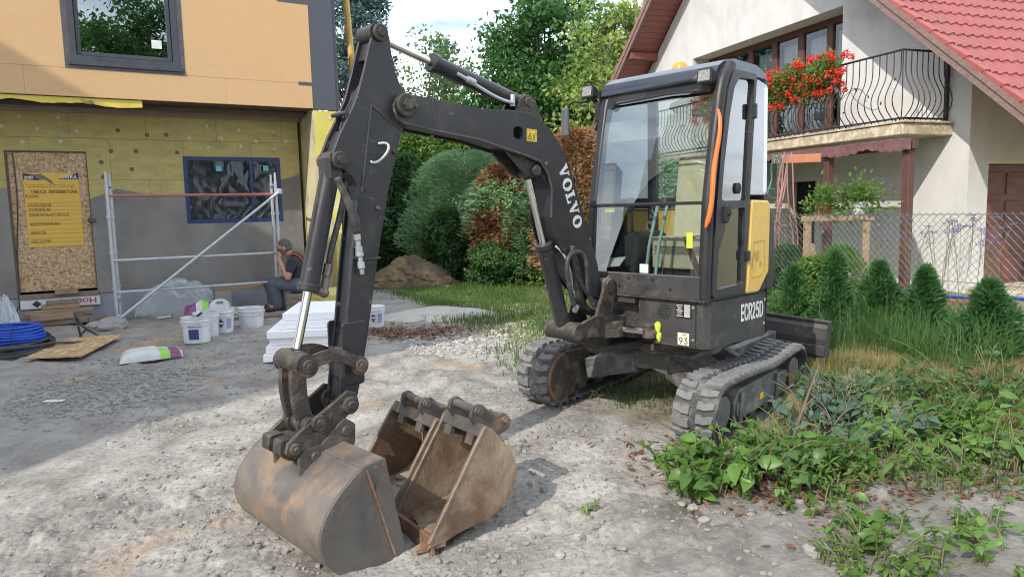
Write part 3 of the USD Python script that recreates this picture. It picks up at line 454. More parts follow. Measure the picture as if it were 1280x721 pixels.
# window niche
each('niche_wall', MB(sbox3(.06, nd - .31, nt - nb, (nr + .031, .31 + (nd - .3) / 2, (nt + nb) / 2)), sbox3(nr - nl, nd - .3, .06, ((nl + nr) / 2, .31 + (nd - .3) / 2, nt + .031)), sbox3(.06, nd - .31, nt - nb, (nl - .031, .31 + (nd - .3) / 2, (nt + nb) / 2))), 'cream_plaster', hs2)
ww = part('balcony_window', MB(sbox3(nr - nl, .07, .12, ((nl + nr) / 2, nd, nt - .06), .006), sbox3(nr - nl, .07, .1, ((nl + nr) / 2, nd, nb + .05), .006)), 'brown_timber', hs2)
nx = np.linspace(nl, nr, 7)
for i, x in enumerate(nx): part('post', sbox3(.16, .08, nt - nb - .2, (min(max(x, nl + .08), nr - .08), nd - .004, (nt + nb) / 2 - .01), .006), 'brown_timber', ww)
for i in range(6):
    a, b = nx[i] + .09, nx[i + 1] - .09
    part('pane', quad((a, nd, nb + .1), (b, nd, nb + .1), (b, nd, nt - .12), (a, nd, nt - .12)), 'house_glass', ww)
    u = np.linspace(a + .02, b - .02, 60); yy = nd + .12 + .03 * np.sin(u * 38) + .015 * np.sin(u * 91)
    vv = np.vstack([np.c_[u, yy, np.full(60, nb + .1)], np.c_[u, yy, np.full(60, nt - .25)]]); part('curtain', T(vv, [(k, k + 1, 61 + k) for k in range(59)] + [(k, 61 + k, 60 + k) for k in range(59)], process=False), 'curtain', ww, True)
each('room_wall', MB(sbox3(nr - nl, .05, nt - nb, ((nl + nr) / 2, nd + 1.0, (nt + nb) / 2)), sbox3(nr - nl, .6, .03, ((nl + nr) / 2, nd + .5, nt - .0))), 'dark_void', hs2)
# garage door in the side wall
gd = part('garage_door', MB(ext([(gl + .01, gb + .01), (gr_ - .01, gb + .01), (gr_ - .01, gt - .01), (gl + .01, gt - .01)], .03, (-.16, 0, 0), (0, 1, 0), (0, 0, 1))), 'garage_brown', hs2)
for i in range(4):
    for j in range(5): part('panel', ext(rounded([(gl + .08 + .5 * j, gb + .06 + .46 * i), (gl + .46 + .5 * j, gb + .06 + .46 * i), (gl + .46 + .5 * j, gb + .42 + .46 * i), (gl + .08 + .5 * j, gb + .42 + .46 * i)], .02), .02, (-.132, 0, 0), (0, 1, 0), (0, 0, 1), .006), 'garage_brown', gd)
part('lintel', ext([(gl - .05, gt), (gr_ + .05, gt), (gr_ + .05, gt + .06), (gl - .05, gt + .06)], .03, (-.02, 0, 0), (0, 1, 0), (0, 0, 1)), 'cream_plaster', hs2)
part('doorstep', sbox3(.9, 3.4, .12, (.35, gl + 1.3, gb - .05), .02), 'slab_stone', hs2)
# roof: slopes, barge boards, verge trims, soffits, tiles
O_ = .88; th_ = .10; cs = 1 / math.sqrt(1 + tanr ** 2); sn = tanr * cs
roof = part('roof', MB(ext([(xrg, zrg + .10), (EV, rz_(EV) + .10), (EV, rz_(EV) + .18), (xrg, zrg + .20)], DEPTH + O_ + .3, (0, DEPTH + .3, 0), (1, 0, 0), (0, 0, 1)), ext([(xrg, zrg + .10), (xrg, zrg + .20), (2 * xrg - EV, rz_(EV) + .18), (2 * xrg - EV, rz_(EV) + .10)], DEPTH + O_ + .3, (0, DEPTH + .3, 0), (1, 0, 0), (0, 0, 1))), 'roof_red', hs2)
for s in (1, -1):
    e = EV if s > 0 else 2 * xrg - EV
    part('barge_board', MB(ext([(xrg, zrg), (e, rz_(e)), (e, rz_(e) + .20), (xrg, zrg + .20)] if s > 0 else [(e, rz_(e)), (xrg, zrg), (xrg, zrg + .20), (e, rz_(e) + .20)], .04, (0, -O_ + .03, 0), (1, 0, 0), (0, 0, 1)), ext([(xrg, zrg + .13), (e, rz_(e) + .13), (e, rz_(e) + .23), (xrg, zrg + .23)] if s > 0 else [(e, rz_(e) + .13), (xrg, zrg + .13), (xrg, zrg + .23), (e, rz_(e) + .23)], .02, (0, -O_ - .012, 0), (1, 0, 0), (0, 0, 1))), 'barge_wood', roof)
    nb_ = int(abs(e - xrg) / cs / .17)
    for k in range(nb_):
        d0 = .17 * k + .006; d1 = .17 * (k + 1) - .006; x0, x1 = xrg + s * d0 * cs, xrg + s * d1 * cs
        if s < 0 or k > nb_ * .3:
            part('soffit_board', hull([(x, y, rz_(x) + .075 + q) for x in (x0, x1) for y in (-O_ + .04, .0) for q in (0, .015)]), 'soffit_red', roof)
for xq in (h2(800, 25, -.5)[0], xrg, 2 * xrg - h2(800, 25, -.5)[0]): part('purlin', sbox3(.16, O_ - .06, .18, (xq, -O_ / 2 + .03, rz_(xq) - .03), .01), 'soffit_red', roof)
xq = h2(1083, 18, -.3)[0]; part('purlin', sbox3(.12, .5, .14, (xq, -.25, rz_(xq) - .02), .01), 'brown_timber', roof)
SR = .37
def on_roof(d, y, h): return (xrg + d * cs + h * sn, y, zrg + .21 - d * sn + h * cs)
LR = (EV - xrg) / cs; nrow = int(LR / SR)
def tile(d, y0, w=.2):
    """one pressed tile: a flat pan with a rounded roll and a step at its lower end"""
    prof = [(0, 0), (.05, .004), (.085, .022), (.115, .034), (.145, .028), (.175, .010), (.2, .0)]; v = []
    for (dd, lift) in ((d, 0.0), (d + SR + .012, .028), (d + SR + .014, .0)):
        for (u, h) in prof: v.append(on_roof(dd, y0 + u * w / .2, h * (1 if lift or dd == d else .9) + lift - (.0)))
    n = len(prof); f = []
    for r in range(2):
        for k in range(n - 1): f += [(r * n + k, (r + 1) * n + k, (r + 1) * n + k + 1), (r * n + k, (r + 1) * n + k + 1, r * n + k + 1)]
    return T(v, f, process=False)
def in_view(P):
    d = H2O + H2D * P[0] - H2N * P[1] + V(0, 0, P[2]) - CO; z = d @ _fw; return z > 0 and -60 < 640 + FPX * (d @ CR) / z < 1340 and -60 < 360 - FPX * (d @ CU) / z < 400
rest = []
tiles = []
for r in range(nrow + 1):
    for c in range(34):
        y0 = -O_ + .10 + .2 * c; d = r * SR
        if d + SR > LR + .02: continue
        tiles.append((0 if in_view(on_roof(d, y0, 0)) else 1, c, r, tile(d, y0)))
tiles.sort(key=lambda t: t[:3])
for k, t in enumerate(tiles):
    if t[0] == 0 and k < 280: part('roof_tile', t[3], 'roof_red', roof, 50)
    else: rest.append(t[3])
part('roof_tiles', MB(*rest), 'roof_red', roof, 50, kind='stuff')
for r in range(nrow):
    d0, d1 = r * SR, (r + 1) * SR + .03
    v = []
    for d, l in ((d0, 0), (d1, .03)): v += [on_roof(d, -O_ - .03, -.06 + l), on_roof(d, -O_ - .03, .05 + l), on_roof(d, -O_ + .015, .066 + l), on_roof(d, -O_ + .09, .05 + l), on_roof(d, -O_ + .115, .0 + l)]
    f = [(k, 5 + k, 5 + k + 1) for k in range(4)] + [(k, 5 + k + 1, k + 1) for k in range(4)] + [(5, 9, 6), (6, 9, 7), (7, 9, 8)]
    part('verge_trim', T(v, f, process=False), 'verge_red', roof)
    v2 = [(2 * xrg - p[0], p[1], p[2]) for p in v]; part('verge_trim', T(v2, [(a, c, b) for a, b, c in f], process=False), 'verge_red', roof)
# balcony
BO = -.98; xcn = h2(1128, 100, BO)[0]; zr1, zr0 = h2(1128.8, 62.2, BO)[1], h2(1127, 147.5, BO)[1]; zs1, zs0 = h2(1127, 154, BO)[1], h2(1127, 169, BO)[1]; xl0 = nl - .3
slab = part('balcony_slab', MB(sbox3(xcn + .10 - xl0, 1.05, zs1 - zs0, ((xcn + .10 + xl0) / 2, BO / 2 - .03, (zs0 + zs1) / 2), .015), sbox3(xcn + .13 - xl0, 1.09, .03, ((xcn + .13 + xl0) / 2, BO / 2 - .035, zs1 + .016), .006)), 'slab_stone', hs2)
rail = part('railing', MB(tube([(xl0, BO, zr1), (xcn, BO, zr1), (xcn, -.02, zr1)], .018, 6), bar((xl0, BO, zr0), (xcn + .015, BO, zr0), .03, .03), bar((xcn, BO + .016, zr0), (xcn, -.02, zr0), .03, .03), sbox3(.05, .05, zr1 - zs1 - .02, (xcn, -.05, (zr1 + zs1) / 2 + .01)), *[sbox3(.02, .02, zr0 - zs1 - .02, (x, BO, (zr0 + zs1) / 2)) for x in np.arange(xcn - .1, xl0, -1.0)]), 'wrought_iron', hs2)
def baluster(x, y, ox, oy):
    h = zr1 - zr0; pr = [(0, 1), (0, .86), (0, .72), (.015, .62), (.07, .50), (.135, .38), (.16, .27), (.135, .16), (.07, .07), (0, .0), (0, -.10)]
    sp = spline([(x + ox * o, y + oy * o, zr0 + h * q) for o, q in pr], 15); return tube(sp, .0085, 5)
xsb = np.arange(xcn - .03, xl0, -.135)
for x in xsb: part('baluster', baluster(x, BO, 0, -1), 'wrought_iron', rail, True)
for y in np.linspace(BO + .06, -.12, 8): part('baluster', baluster(xcn, y, 1, 0), 'wrought_iron', rail, True)
part('baluster', baluster(xcn, BO, .7, -.7), 'wrought_iron', rail, True)
h = zr1 - zr0
for k, x in enumerate(np.arange(xcn - .5, xl0 + .6, -1.25)):
    a = np.linspace(0, 4.2, 26); sc1 = tube(np.c_[x - .45 + .42 * np.cos(a * .75), np.full(26, BO - .13) - .03 * np.cos(a), zr0 + .30 * h + .24 * h * np.sin(a)], .005, 4); sc2 = tube(np.c_[x - .10 + .28 * np.cos(a + 2), np.full(26, BO - .14), zr0 + .36 * h + .2 * h * np.sin(a + 1)], .005, 4)
    each('scroll', MB(sc1, sc2), 'wrought_iron', rail, True)
    for j in range(5):
        px_, pz_ = x - .5 + .25 * j, zr0 + h * (.2 + .45 * ((j * 37 % 10) / 10)); part('iron_leaf', place(sbox3(.05, .008, .028, (0, 0, 0), .003), (px_, BO - .15, pz_), 0, 0, .6 * j), 'wrought_iron', rail)
# awning below the balcony, its posts and the low brick kerb
aw_o = -2.05; ax0 = xl0; ax1, awz = h2(1139, 172, aw_o)
uu = np.linspace(0, 1, 160); u = ax0 + (ax1 - ax0) * uu; v = []
for (yy, zz, sc) in ((-1.07, awz + .10, 0), (aw_o, awz, 0), (aw_o - .02, awz - .10, 1)):
    u = ax0 + ((ax1 if yy < -1.5 else min(ax1, xcn - .06)) - ax0) * uu; v.append(np.c_[u, np.full(160, yy) - (.012 * np.sin(u * 40)), zz + .012 * np.sin(u * 40) - sc * .07 * np.abs(np.sin(u * 3.1))])
v = np.vstack(v); f = [(r * 160 + k, r * 160 + k + 1, (r + 1) * 160 + k + 1) for r in range(2) for k in range(159)] + [(r * 160 + k, (r + 1) * 160 + k + 1, (r + 1) * 160 + k) for r in range(2) for k in range(159)]
part('awning', T(v, f, process=False), 'awning_red', hs2, True)
for px, py in ((1133.5, 260), (1035, 240)):
    x, z = h2(px, py, -1.95); part('awning_post', sbox3(.11, .11, awz + .2, (x, -1.95, (awz - .3) / 2), .006), 'brown_timber', hs2)
part('awning_beam', sbox3(ax1 - ax0 - .02, .10, .12, ((ax0 + ax1) / 2, -1.95, awz - .085), .006), 'brown_timber', hs2)
kx0, kx1 = h2(1110, 350, -1.3)[0], h2(1192, 355, -.9)[0]
for r in range(4):
    for k in range(9):
        x0 = kx0 - .3 + .255 * k + (.12 if r % 2 else 0); part('kerb_brick', sbox3(.245, .12, .062, (x0, -1.32, .02 + .07 * r), .006), 'brick_red', hs2)
# ================================================================ EXCAVATOR (machine axes: x forward, y to its left, z up)
MO, MYAW = np.array([1.181, 5.44, 0.0]), math.radians(223.4)
MF = V(math.cos(MYAW), math.sin(MYAW), 0); ML = V(-math.sin(MYAW), math.cos(MYAW), 0)
def mloc(px, py, y):
    P = on_plane(px, py, MO + ML * y, ML); return np.array([(P - MO) @ MF, y, P[2]])
def xz(px, py, y): q = mloc(px, py, y); return (q[0], q[2])
def side(poly, y0, y1, bev=0.0):
    """polygon in the machine's x-z plane, thick from y0 to y1"""
    return ext(poly, y1 - y0, (0, y1, 0), (1, 0, 0), (0, 0, 1), bev)   # ex x ey = -y
def ring_boss(x, z, y0, y1, r): return cyl((x, y0, z), (x, y1, z), r, 24, .006)
def bolt(p, d, r=.016, l=.012): return cyl(np.asarray(p, float), np.asarray(p, float) + unit(d) * l, r, 6, .002)


exc = thing('excavator', 'black and yellow tracked mini excavator with its boom reaching toward the loose buckets', 'excavator', MO, MYAW)
exc_root = exc

# ---- undercarriage (turned a little against the upper structure and leaning with the ground)
UY, UR = math.radians(231.0 - 223.4), -.072
UM = trimesh.transformations.euler_matrix(UR, 0, 0, 'sxyz'); UM = trimesh.transformations.rotation_matrix(UY, (0, 0, 1)) @ UM
UM[:3, 3] = (-.06, -.05, -.035)
def U(m):
    m = m.get() if isinstance(m, MB) else m; m = m.copy(); m.apply_transform(UM); return m
TL, TH = 1.88, .46; TR = TH / 2; TC = TL / 2 - TR
def track_path(s):
    """point and tangent on the belt's outer surface"""
    L1, A = 2 * TC, PI * TR; per = 2 * (L1 + A); s = s % per
    if s < L1:  # top, rear to front, with a little sag
        q = s / L1; return (-TC + s, TH - .028 * math.sin(PI * q) ** 2 * (1 + .5 * math.sin(2 * PI * q))), (1, -.05 * math.cos(PI * q) * math.sin(PI * q))
    s -= L1
    if s < A: a = PI / 2 - s / TR; return (TC + TR * math.cos(a), TR + TR * math.sin(a)), (math.sin(a), -math.cos(a))
    s -= A
    if s < L1: return (TC - s, 0.0), (-1, 0)
    s -= L1; a = -PI / 2 - s / TR; return (-TC + TR * math.cos(a), TR + TR * math.sin(a)), (math.sin(a), -math.cos(a))
PER = 2 * (2 * TC + PI * TR)
def make_track(sy):
    y0, y1 = (.49, .78) if sy > 0 else (-.78, -.49); n = 150
    P = np.array([track_path(PER * i / n)[0] for i in range(n)]); Tn = np.array([unit(track_path(PER * i / n)[1]) for i in range(n)]); Nn = np.c_[-Tn[:, 1], Tn[:, 0]]
    prof = [(y0, .026), (y0 + .01, .019), (y1 - .01, .019), (y1, .026), (y1 + .002, .04), (y1 - .03, .052), (y0 + .03, .052), (y0 - .002, .04)]   # y, depth below the lug tops
    v = np.vstack([[(P[i, 0] - Nn[i, 0] * d, y, P[i, 1] - Nn[i, 1] * d) for y, d in prof] for i in range(n)]); m = len(prof); f = []
    for i in range(n):
        j = (i + 1) % n
        for k in range(m):
            l = (k + 1) % m; f += [(i * m + k, j * m + l, i * m + l), (i * m + k, j * m + k, j * m + l)]
    belt = T(v, f, process=False)
    # the ribbed middle with its link bumps
    mb = MB(belt); N = 47
    yc = (y0 + y1) / 2
    for i in range(N):
        (x, z), t = track_path(PER * (i + .25) / N); t = unit(t); nn = V(-t[1], t[0])
        for dy in (-.013, .013):
            mb.add(bar(V(x, yc + dy, z) - V(nn[0], 0, nn[1]) * .026 - V(t[0], 0, t[1]) * .014, V(x, yc + dy, z) - V(nn[0], 0, nn[1]) * .026 + V(t[0], 0, t[1]) * .014, .02, .022, (0, 1, 0)))
    tr = part('track', U(mb), 'rubber_belt', exc, 30, label='near rubber track by the leafy weeds' if sy > 0 else 'far rubber track by the grass')
    for i in range(N):
        for row in (0, 1):
            (x, z), t = track_path(PER * (i + .5 * row) / N); t = unit(t); nn = V(-t[1], t[0]); sgn = 1 if row else -1
            prs = [(-.031, .022), (.031, .022), (.031, .075), (.012, .132), (-.031, .138), (-.031, .1), (-.015, .07), (-.031, .05)]
            vs = []; 
            for (k, (ins, dep)) in enumerate(((0, .024), (.005, 0.0))):
                for (a, b) in prs:
                    aa = a * (1 - ins * 28); bb = .08 + (b - .08) * (1 - ins * 9); y = yc + sgn * bb
                    vs.append((x + t[0] * aa - nn[0] * dep, y, z + t[1] * aa - nn[1] * dep))
            q = len(prs); fs = [(a, (a + 1) % q, q + (a + 1) % q) for a in range(q)] + [(a, q + (a + 1) % q, q + a) for a in range(q)]
            tri = [(0, 1, 2), (0, 2, 7), (2, 6, 7), (2, 3, 6), (3, 5, 6), (3, 4, 5)]
            fs += [(q + a, q + b, q + c) for a, b, c in tri]
            mm = T(vs, fs, process=False)
            if mm.volume < 0: mm.invert()
            part('tread_block', U(mm), 'rubber_lug', tr)
    # inner carriage: beam, rollers, idler and sprocket
    so = 1 if sy > 0 else -1; ya, yb = sorted((so * .535, so * .735)); yo = so * .735
    beam = MB()
    prof = rounded([(-.56, .10), (.44, .10), (.50, .16), (.50, .25), (.40, .325), (-.30, .325), (-.40, .28), (-.56, .28)], .02)
    beam.add(side(prof, ya, yb, .008)); beam.add(side(rounded([(-.50, .12), (.42, .12), (.47, .17), (.47, .23), (.42, .255), (-.5, .255)], .02), *(sorted((yo, yo + so * .012)))))
    for x in (-.30, .40): beam.add(side(rounded([(x - .035, .03), (x + .035, .03), (x + .03, .31), (x - .02, .31)], .01), *sorted((yo + so * .004, yo + so * .02))))
    tf = part('track_frame', U(beam), 'frame_steel', exc, 30)
    part('warning_sticker', U(MB(sbox3(.075, .002, .045, (.02, yo + so * .0145, .2)))), 'decal_yellow', tf)
    for k in range(4):
        part('roller', U(lathe([(0, -.09), (.05, -.09), (.05, -.05), (.035, -.045), (.035, .045), (.05, .05), (.05, .09), (0, .09)], 18, (-.42 + .26 * k, so * .635, .085), (0, 1, 0))), 'worn_steel', exc, 30)
    id_ = part('idler', U(MB(lathe([(0, -.07), (.105, -.07), (.105, -.05), (.15, -.05), (.168, -.035), (.168, .035), (.15, .05), (.105, .05), (.105, .07), (0, .07)], 32, (TC, so * .635, TR), (0, 1, 0)))), 'worn_steel', exc, 30)
    part('hub_cap', U(cyl((TC, so * .70, TR), (TC, so * .752, TR), .112, 28, .006)), 'frame_steel', id_, 30)
    fork = side(rounded([(TC + .02, .17), (TC + .09, .2), (TC + .09, .27), (TC, .30), (.42, .3), (.42, .16)], .02), *sorted((so * .548, so * .575)))
    part('idler_fork', U(fork), 'frame_steel', id_, 30)
    if so < 0:
        a = np.linspace(-PI * .62, PI * .5, 20); gu = Polygon([(TC + .02 + .172 * math.cos(t), TR + .172 * math.sin(t)) for t in a] + [(TC - .12, TR + .172), (TC - .16, TR + .05), (TC - .12, TR - .14)])
        part('idler_guard', U(MB(side(gu, -.50, -.475), )), 'machine_greasy', id_, 30)
        b = [(TC + .02 + .175 * math.cos(t), -.488, TR + .175 * math.sin(t)) for t in a]; part('guard_rim', U(tube(b, .014, 8)), 'rust', id_, 30)
    tee = [(-TC + (.165 if k % 2 else .185) * math.cos(t), TR + (.165 if k % 2 else .185) * math.sin(t)) for k in range(36) for t in (2 * PI * (k + .0) / 36, 2 * PI * (k + .6) / 36)]
    part('sprocket', U(MB(side(Polygon(tee).buffer(0), so * .635 - .02, so * .635 + .02), cyl((-TC, so * .55, TR), (-TC, so * .74, TR), .12, 28, .01))), 'worn_steel', exc, 30)
for sy in (1, -1): make_track(sy)
yz = rounded([(-.54, .30), (-.54, .14), (-.44, .13), (-.30, .26), (.0, .30), (.34, .22), (.44, .13), (.54, .13), (.54, .30), (.46, .36), (.32, .42), (-.32, .42), (-.46, .36)], .02)
cf = MB(ext(yz, .30, (-.02, 0, 0), (0, 1, 0), (0, 0, 1), .008), ext(yz, .10, (-.38, 0, 0), (0, 1, 0), (0, 0, 1), .006), sbox3(.62, .62, .06, (-.04, 0, .42), .01))
for s in (-1, 1): cf.add(bar((.24, s * .15, .33), (.40, s * .50, .24), .10, .16, bev=.01))
part('centre_frame', U(cf), 'frame_steel', exc, 30)
part('slew_ring', MB(cyl((0, 0, .40), (0, 0, .545), .31, 40, .006), cyl((0, 0, .43), (0, 0, .48), .34, 40, .004)), 'machine_greasy', exc, 30)
# dozer blade
bl = MB(); bp = rounded([(0, .0), (.03, .0), (.045, .05), (.06, .15), (.045, .25), (.0, .31), (-.012, .31), (.03, .24), (.04, .15), (.02, .05)], .004)
bl.add(place(side(bp, -.775, .775), (-1.52, 0, .22)))
for s in (-1, 1): bl.add(sbox3(.085, .014, .32, (-1.49, s * .776, .375), .003))
bl.add(sbox3(.03, 1.54, .028, (-1.50, 0, .525), .006)); bl.add(sbox3(.02, 1.53, .09, (-1.468, 0, .27), .004))
blade = part('dozer_blade', U(bl), 'machine_dusty', exc, 30)
for s in (-1, 1): part('blade_arm', U(bar((-.35, s * .22, .28), (-1.48, s * .30, .33), .07, .11, bev=.008)), 'frame_steel', exc, 30)
part('cutting_edge', U(sbox3(.02, 1.55, .10, (-1.505, 0, .235), .003)), 'worn_steel', blade)

# ---- upper structure
Z0, Z1 = .543, .857
arc = [(.76 * math.cos(a), .70 / .76 * .76 * math.sin(a)) for a in np.linspace(PI * .615, PI * 1.385, 24)]
core = Polygon([(.30, -.10), (.30, .55), (.26, .66), (-.2, .66)] + [(x * .96, y * .96) for x, y in arc] + [(.1, -.66), (.30, -.45), (.30, -.2)]).buffer(0)
part('turntable', MB(ext(core, Z1 - Z0 - .02, (0, 0, Z0 + .005))), 'machine_dusty', exc)
fp = rounded([(.568, .155), (.568, .606), (.53, .606), (.53, .2), (.30, .2), (.30, .155)], .006)
front_blk = ext(fp, Z1 - Z0, (0, 0, Z0), bev=.004)
cut = trimesh.creation.cylinder(.062, .4, sections=32); cut.apply_transform(trimesh.transformations.rotation_matrix(PI / 2, (0, 1, 0))); cut.apply_translation((.55, .235, .615))
fskirt = part('front_skirt', MB(ext(rounded([(0, .60), (.05, .60), (.09, .66), (.13, .61), (.13, .543), (.452, .543), (.452, .855), (0, .855)], .01), .035, (.533, .155, 0), (0, 1, 0), (0, 0, 1), .004)), 'machine_dusty', exc, 30)
sk = rounded([(.568, .612), (.568, .66), (.53, .70), (-.196, .70), (-.196, .66), (.50, .66), (.53, .62)], .004)
sskirt = part('side_skirt', MB(ext(sk, Z1 - Z0, (0, 0, Z0), bev=.004)), 'machine_dusty', exc, 30)
cw = Polygon([(-.206, .702)] + arc[0:] + [(-.206, -.70), (-.3, -.55), (-.62, 0), (-.3, .55)]).buffer(0)
cwt = part('counterweight', MB(ext(cw, .50, (0, 0, Z0), bev=.012)), 'machine_dusty', exc, 30)
each('front_crossmember', MB(sbox3(.10, .52, .05, (.53, -.13, .83), .006), sbox3(.26, .46, .03, (.43, -.12, .575), .004)), 'machine_dusty', exc, 30)
part('drum', MB(cyl((.36, .02, .58), (.36, .02, .83), .13, 28, .004)), 'machine_greasy', exc, 30)
for (y, z, p) in ((.592, .815, fskirt), (.592, .60, fskirt)): part('bolt', bolt((.566, y, z), (1, 0, 0), .011, .008), 'galvanised', p)
for (x, z) in ((-.175, .80), (-.17, .63)): part('bolt', bolt((x, .698, z), (0, 1, 0), .012, .008), 'galvanised', sskirt)
# vent, plate, number sticker
vz = MB()
for k in range(12):
    a = 2 * PI * k / 12; vz.add(sbox3(.003, .02, .012, (0, 0, 0)).apply_transform(trimesh.transformations.euler_matrix(a, 0, 0)).apply_translation((.5695, .37 + .044 * math.cos(a), .772 + .044 * math.sin(a))))
for k in range(3): vz.add(sbox3(.003, .055, .006, (.5695, .37, .752 + .02 * k)))
part('vent', vz, 'decal_black', fskirt)
sp = part('data_plate', sbox3(.003, .125, .095, (.5695, .52, .785)), 'decal_black', fskirt)
dm = MB()
for k in range(7): dm.add(sbox3(.001, .05 - .012 * (k % 3), .004, (.572, .49, .825 - .012 * k)), sbox3(.001, .045, .007, (.572, .548, .825 - .012 * k)))
part('print', dm, 'decal_white', sp)
st = part('number_sticker', sbox3(.003, .086, .082, (.5695, .519, .60)), 'cream_paper', fskirt)
part('digits', MB(text_on('93', .042, (.5712, .488, .568), (0, 1, 0), (0, 0, 1), .001), text_on('ATS', .008, (.5712, .50, .626), (0, 1, 0), (0, 0, 1), .001) if False else sbox3(.001, .03, .004, (.5715, .525, .63))), 'decal_black', st)
part('model_lettering', text_on('ECR25D', .112, (.150, .7008, .684), (-1, 0, .0), (0, 0, 1), .002, True, .305), 'letter_white', sskirt)
# cab
SO = [(.60, .862), (.598, 1.02), (.565, 1.48), (.50, 1.86), (.425, 2.21), (.385, 2.30), (.31, 2.365), (.20, 2.39), (-.16, 2.365), (-.215, 2.33), (-.215, 1.51), (.064, 1.51), (.122, .862)]
up_hole = rounded([(.448, 1.50), (.418, 1.72), (.352, 2.05), (.30, 2.22), (.235, 2.29), (.035, 2.295), (.075, 1.95), (.112, 1.50)], .025)
lo_hole = rounded([(.50, .932), (.475, 1.18), (.40, 1.32), (.385, 1.44), (.145, 1.455), (.156, .945)], .02)
rq = rounded([(-.04, 2.30), (-.18, 2.27), (-.185, 1.55), (.05, 1.55)], .02)
so = rounded(SO, .03)
door_out = rounded([(.545, .88), (.51, 1.40), (.455, 1.82), (.375, 2.2), (.30, 2.335), (.005, 2.335), (.045, 1.95), (.085, 1.50), (.135, .88)], .03)
frame_side = so.difference(door_out.buffer(.006)).difference(rq)
def sides(poly, y0, y1, bev=0):
    g = getattr(poly, 'geoms', [poly]); return MB(*[side(q, y0, y1, bev) for q in g])
cabf = MB(sides(frame_side, .655, .712))
cabf.add(*sides(so.difference(rounded([(.50, 1.12), (.47, 1.5), (.39, 2.0), (.30, 2.27), (-.17, 2.27), (-.17, 1.2)], .04)), -.285, -.245).m)
# corner posts in front: round tubes following the windscreen line
fr = lambda z: float(np.interp(z, [.86, 1.02, 1.48, 1.86, 2.21, 2.3, 2.365], [.60, .598, .565, .50, .425, .385, .31]))
zs = list(np.linspace(.875, 2.24, 24)) + [2.30, 2.345, 2.37]
for yy in (.672, -.252): cabf.add(tube([(fr(z) - .034, yy, z) for z in zs], .04 if yy > 0 else .034, 14))
cabf.add(sbox3(.05, .90, .10, (fr(2.24) - .03, .21, 2.265), .01))
cabf.add(sbox3(.045, .94, .05, (-.20, .21, 2.31), .01), sbox3(.045, .94, .08, (-.20, .21, 1.50), .01)); 
for yy in (.66, -.25): cabf.add(bar((-.195, yy, .87), (-.195, yy, 2.33), .05, .05, bev=.008))
cabf.add(sbox3(.05, .05, .8, (-.2, .32, 1.9), .008))
cab = part('cab_frame', cabf, 'machine_black', exc, 30)
lp = MB(sbox3(.03, .90, .155, (.588, .21, .943), .006)); lowp = part('lower_front_panel', lp, 'machine_dusty', exc, 30)
for (y, z) in ((-.15, .90), (-.15, .99), (.10, .985), (.30, .985), (.44, .93), (.02, .93)): part('bolt', bolt((.602, y, z), (1, 0, 0), .012, .006), 'machine_black', lowp)
part('floor', MB(sbox3(.80, .96, .03, (.2, .21, .872))), 'machine_greasy', exc)
door = part('door', sides(door_out.difference(up_hole).difference(lo_hole), .668, .719), 'machine_black', exc, 30)
part('door_glass', sides(up_hole.buffer(.012), .690, .694), 'cab_glass', door); part('door_glass', sides(lo_hole.buffer(.012), .690, .694), 'cab_glass', door)
part('handle', MB(side(rounded([(.425, 1.36), (.395, 1.355), (.36, 1.42), (.375, 1.47), (.42, 1.465)], .012), .716, .742, .005), cyl((.395, .735, 1.42), (.395, .756, 1.42), .016, 14, .003)), 'rubber_seal', door, 30)
part('latch', MB(side(Point(.20, 1.575).buffer(1).simplify(.02) if False else shapely.affinity.scale(Point(.215, 1.58).buffer(.036), .62, 1), .694, .716, .004)), 'rubber_seal', door, 30)
each('hinge', MB(sbox3(.035, .03, .10, (.055, .728, 2.09), .006), sbox3(.03, .03, .07, (.118, .728, 1.13), .006)), 'machine_black', door)
part('quarter_glass', sides(rq.buffer(.012), .690, .694), 'cab_glass', cab)
ws = lambda z0, z1, ya, yb, dx: MB(*[quad((fr(a) + dx, ya, a), (fr(a) + dx, yb, a), (fr(b) + dx, yb, b), (fr(b) + dx, ya, b)) for a, b in zip(np.linspace(z0, z1, 6)[:-1], np.linspace(z0, z1, 6)[1:])])
part('windscreen', ws(1.50, 2.225, -.232, .645, -.012), 'cab_glass', cab, True); part('windscreen', ws(1.02, 1.478, -.232, .645, -.018), 'cab_glass', cab, True)
part('window_bar', bar((fr(1.49) - .004, -.275, 1.49), (fr(1.49) - .004, .668, 1.49), .022, .022, bev=.005), 'rubber_seal', cab)
part('wiper', MB(tube([(fr(2.2) + .012, -.14, 2.205), (fr(2.205) + .016, .3, 2.218), (fr(2.19) + .014, .60, 2.205)], .008, 6), cyl((fr(2.2) - .01, -.17, 2.2), (fr(2.2) + .025, -.17, 2.2), .03, 12)), 'rubber_seal', cab)
part('rear_window', quad((-.20, -.23, 1.53), (-.20, .64, 1.53), (-.20, .64, 2.29), (-.20, -.23, 2.29)), 'cab_glass', cab)
part('side_window', side(rounded([(.51, 1.11), (.48, 1.5), (.40, 2.0), (.31, 2.28), (-.18, 2.28), (-.18, 1.19)], .04), -.268, -.264), 'cab_glass', cab)
rf = rounded([(.432, 2.262), (.425, 2.30), (.385, 2.36), (.31, 2.402), (.20, 2.422), (-.10, 2.415), (-.20, 2.385), (-.235, 2.33), (-.2, 2.31), (.30, 2.31)], .012)
roof = part('cab_roof', MB(side(rf, -.292, .675, .02)), 'roof_paint', exc, 40)
ho = V(.50, .715, 2.04), V(.545, .722, 1.75), V(.60, .722, 1.40)
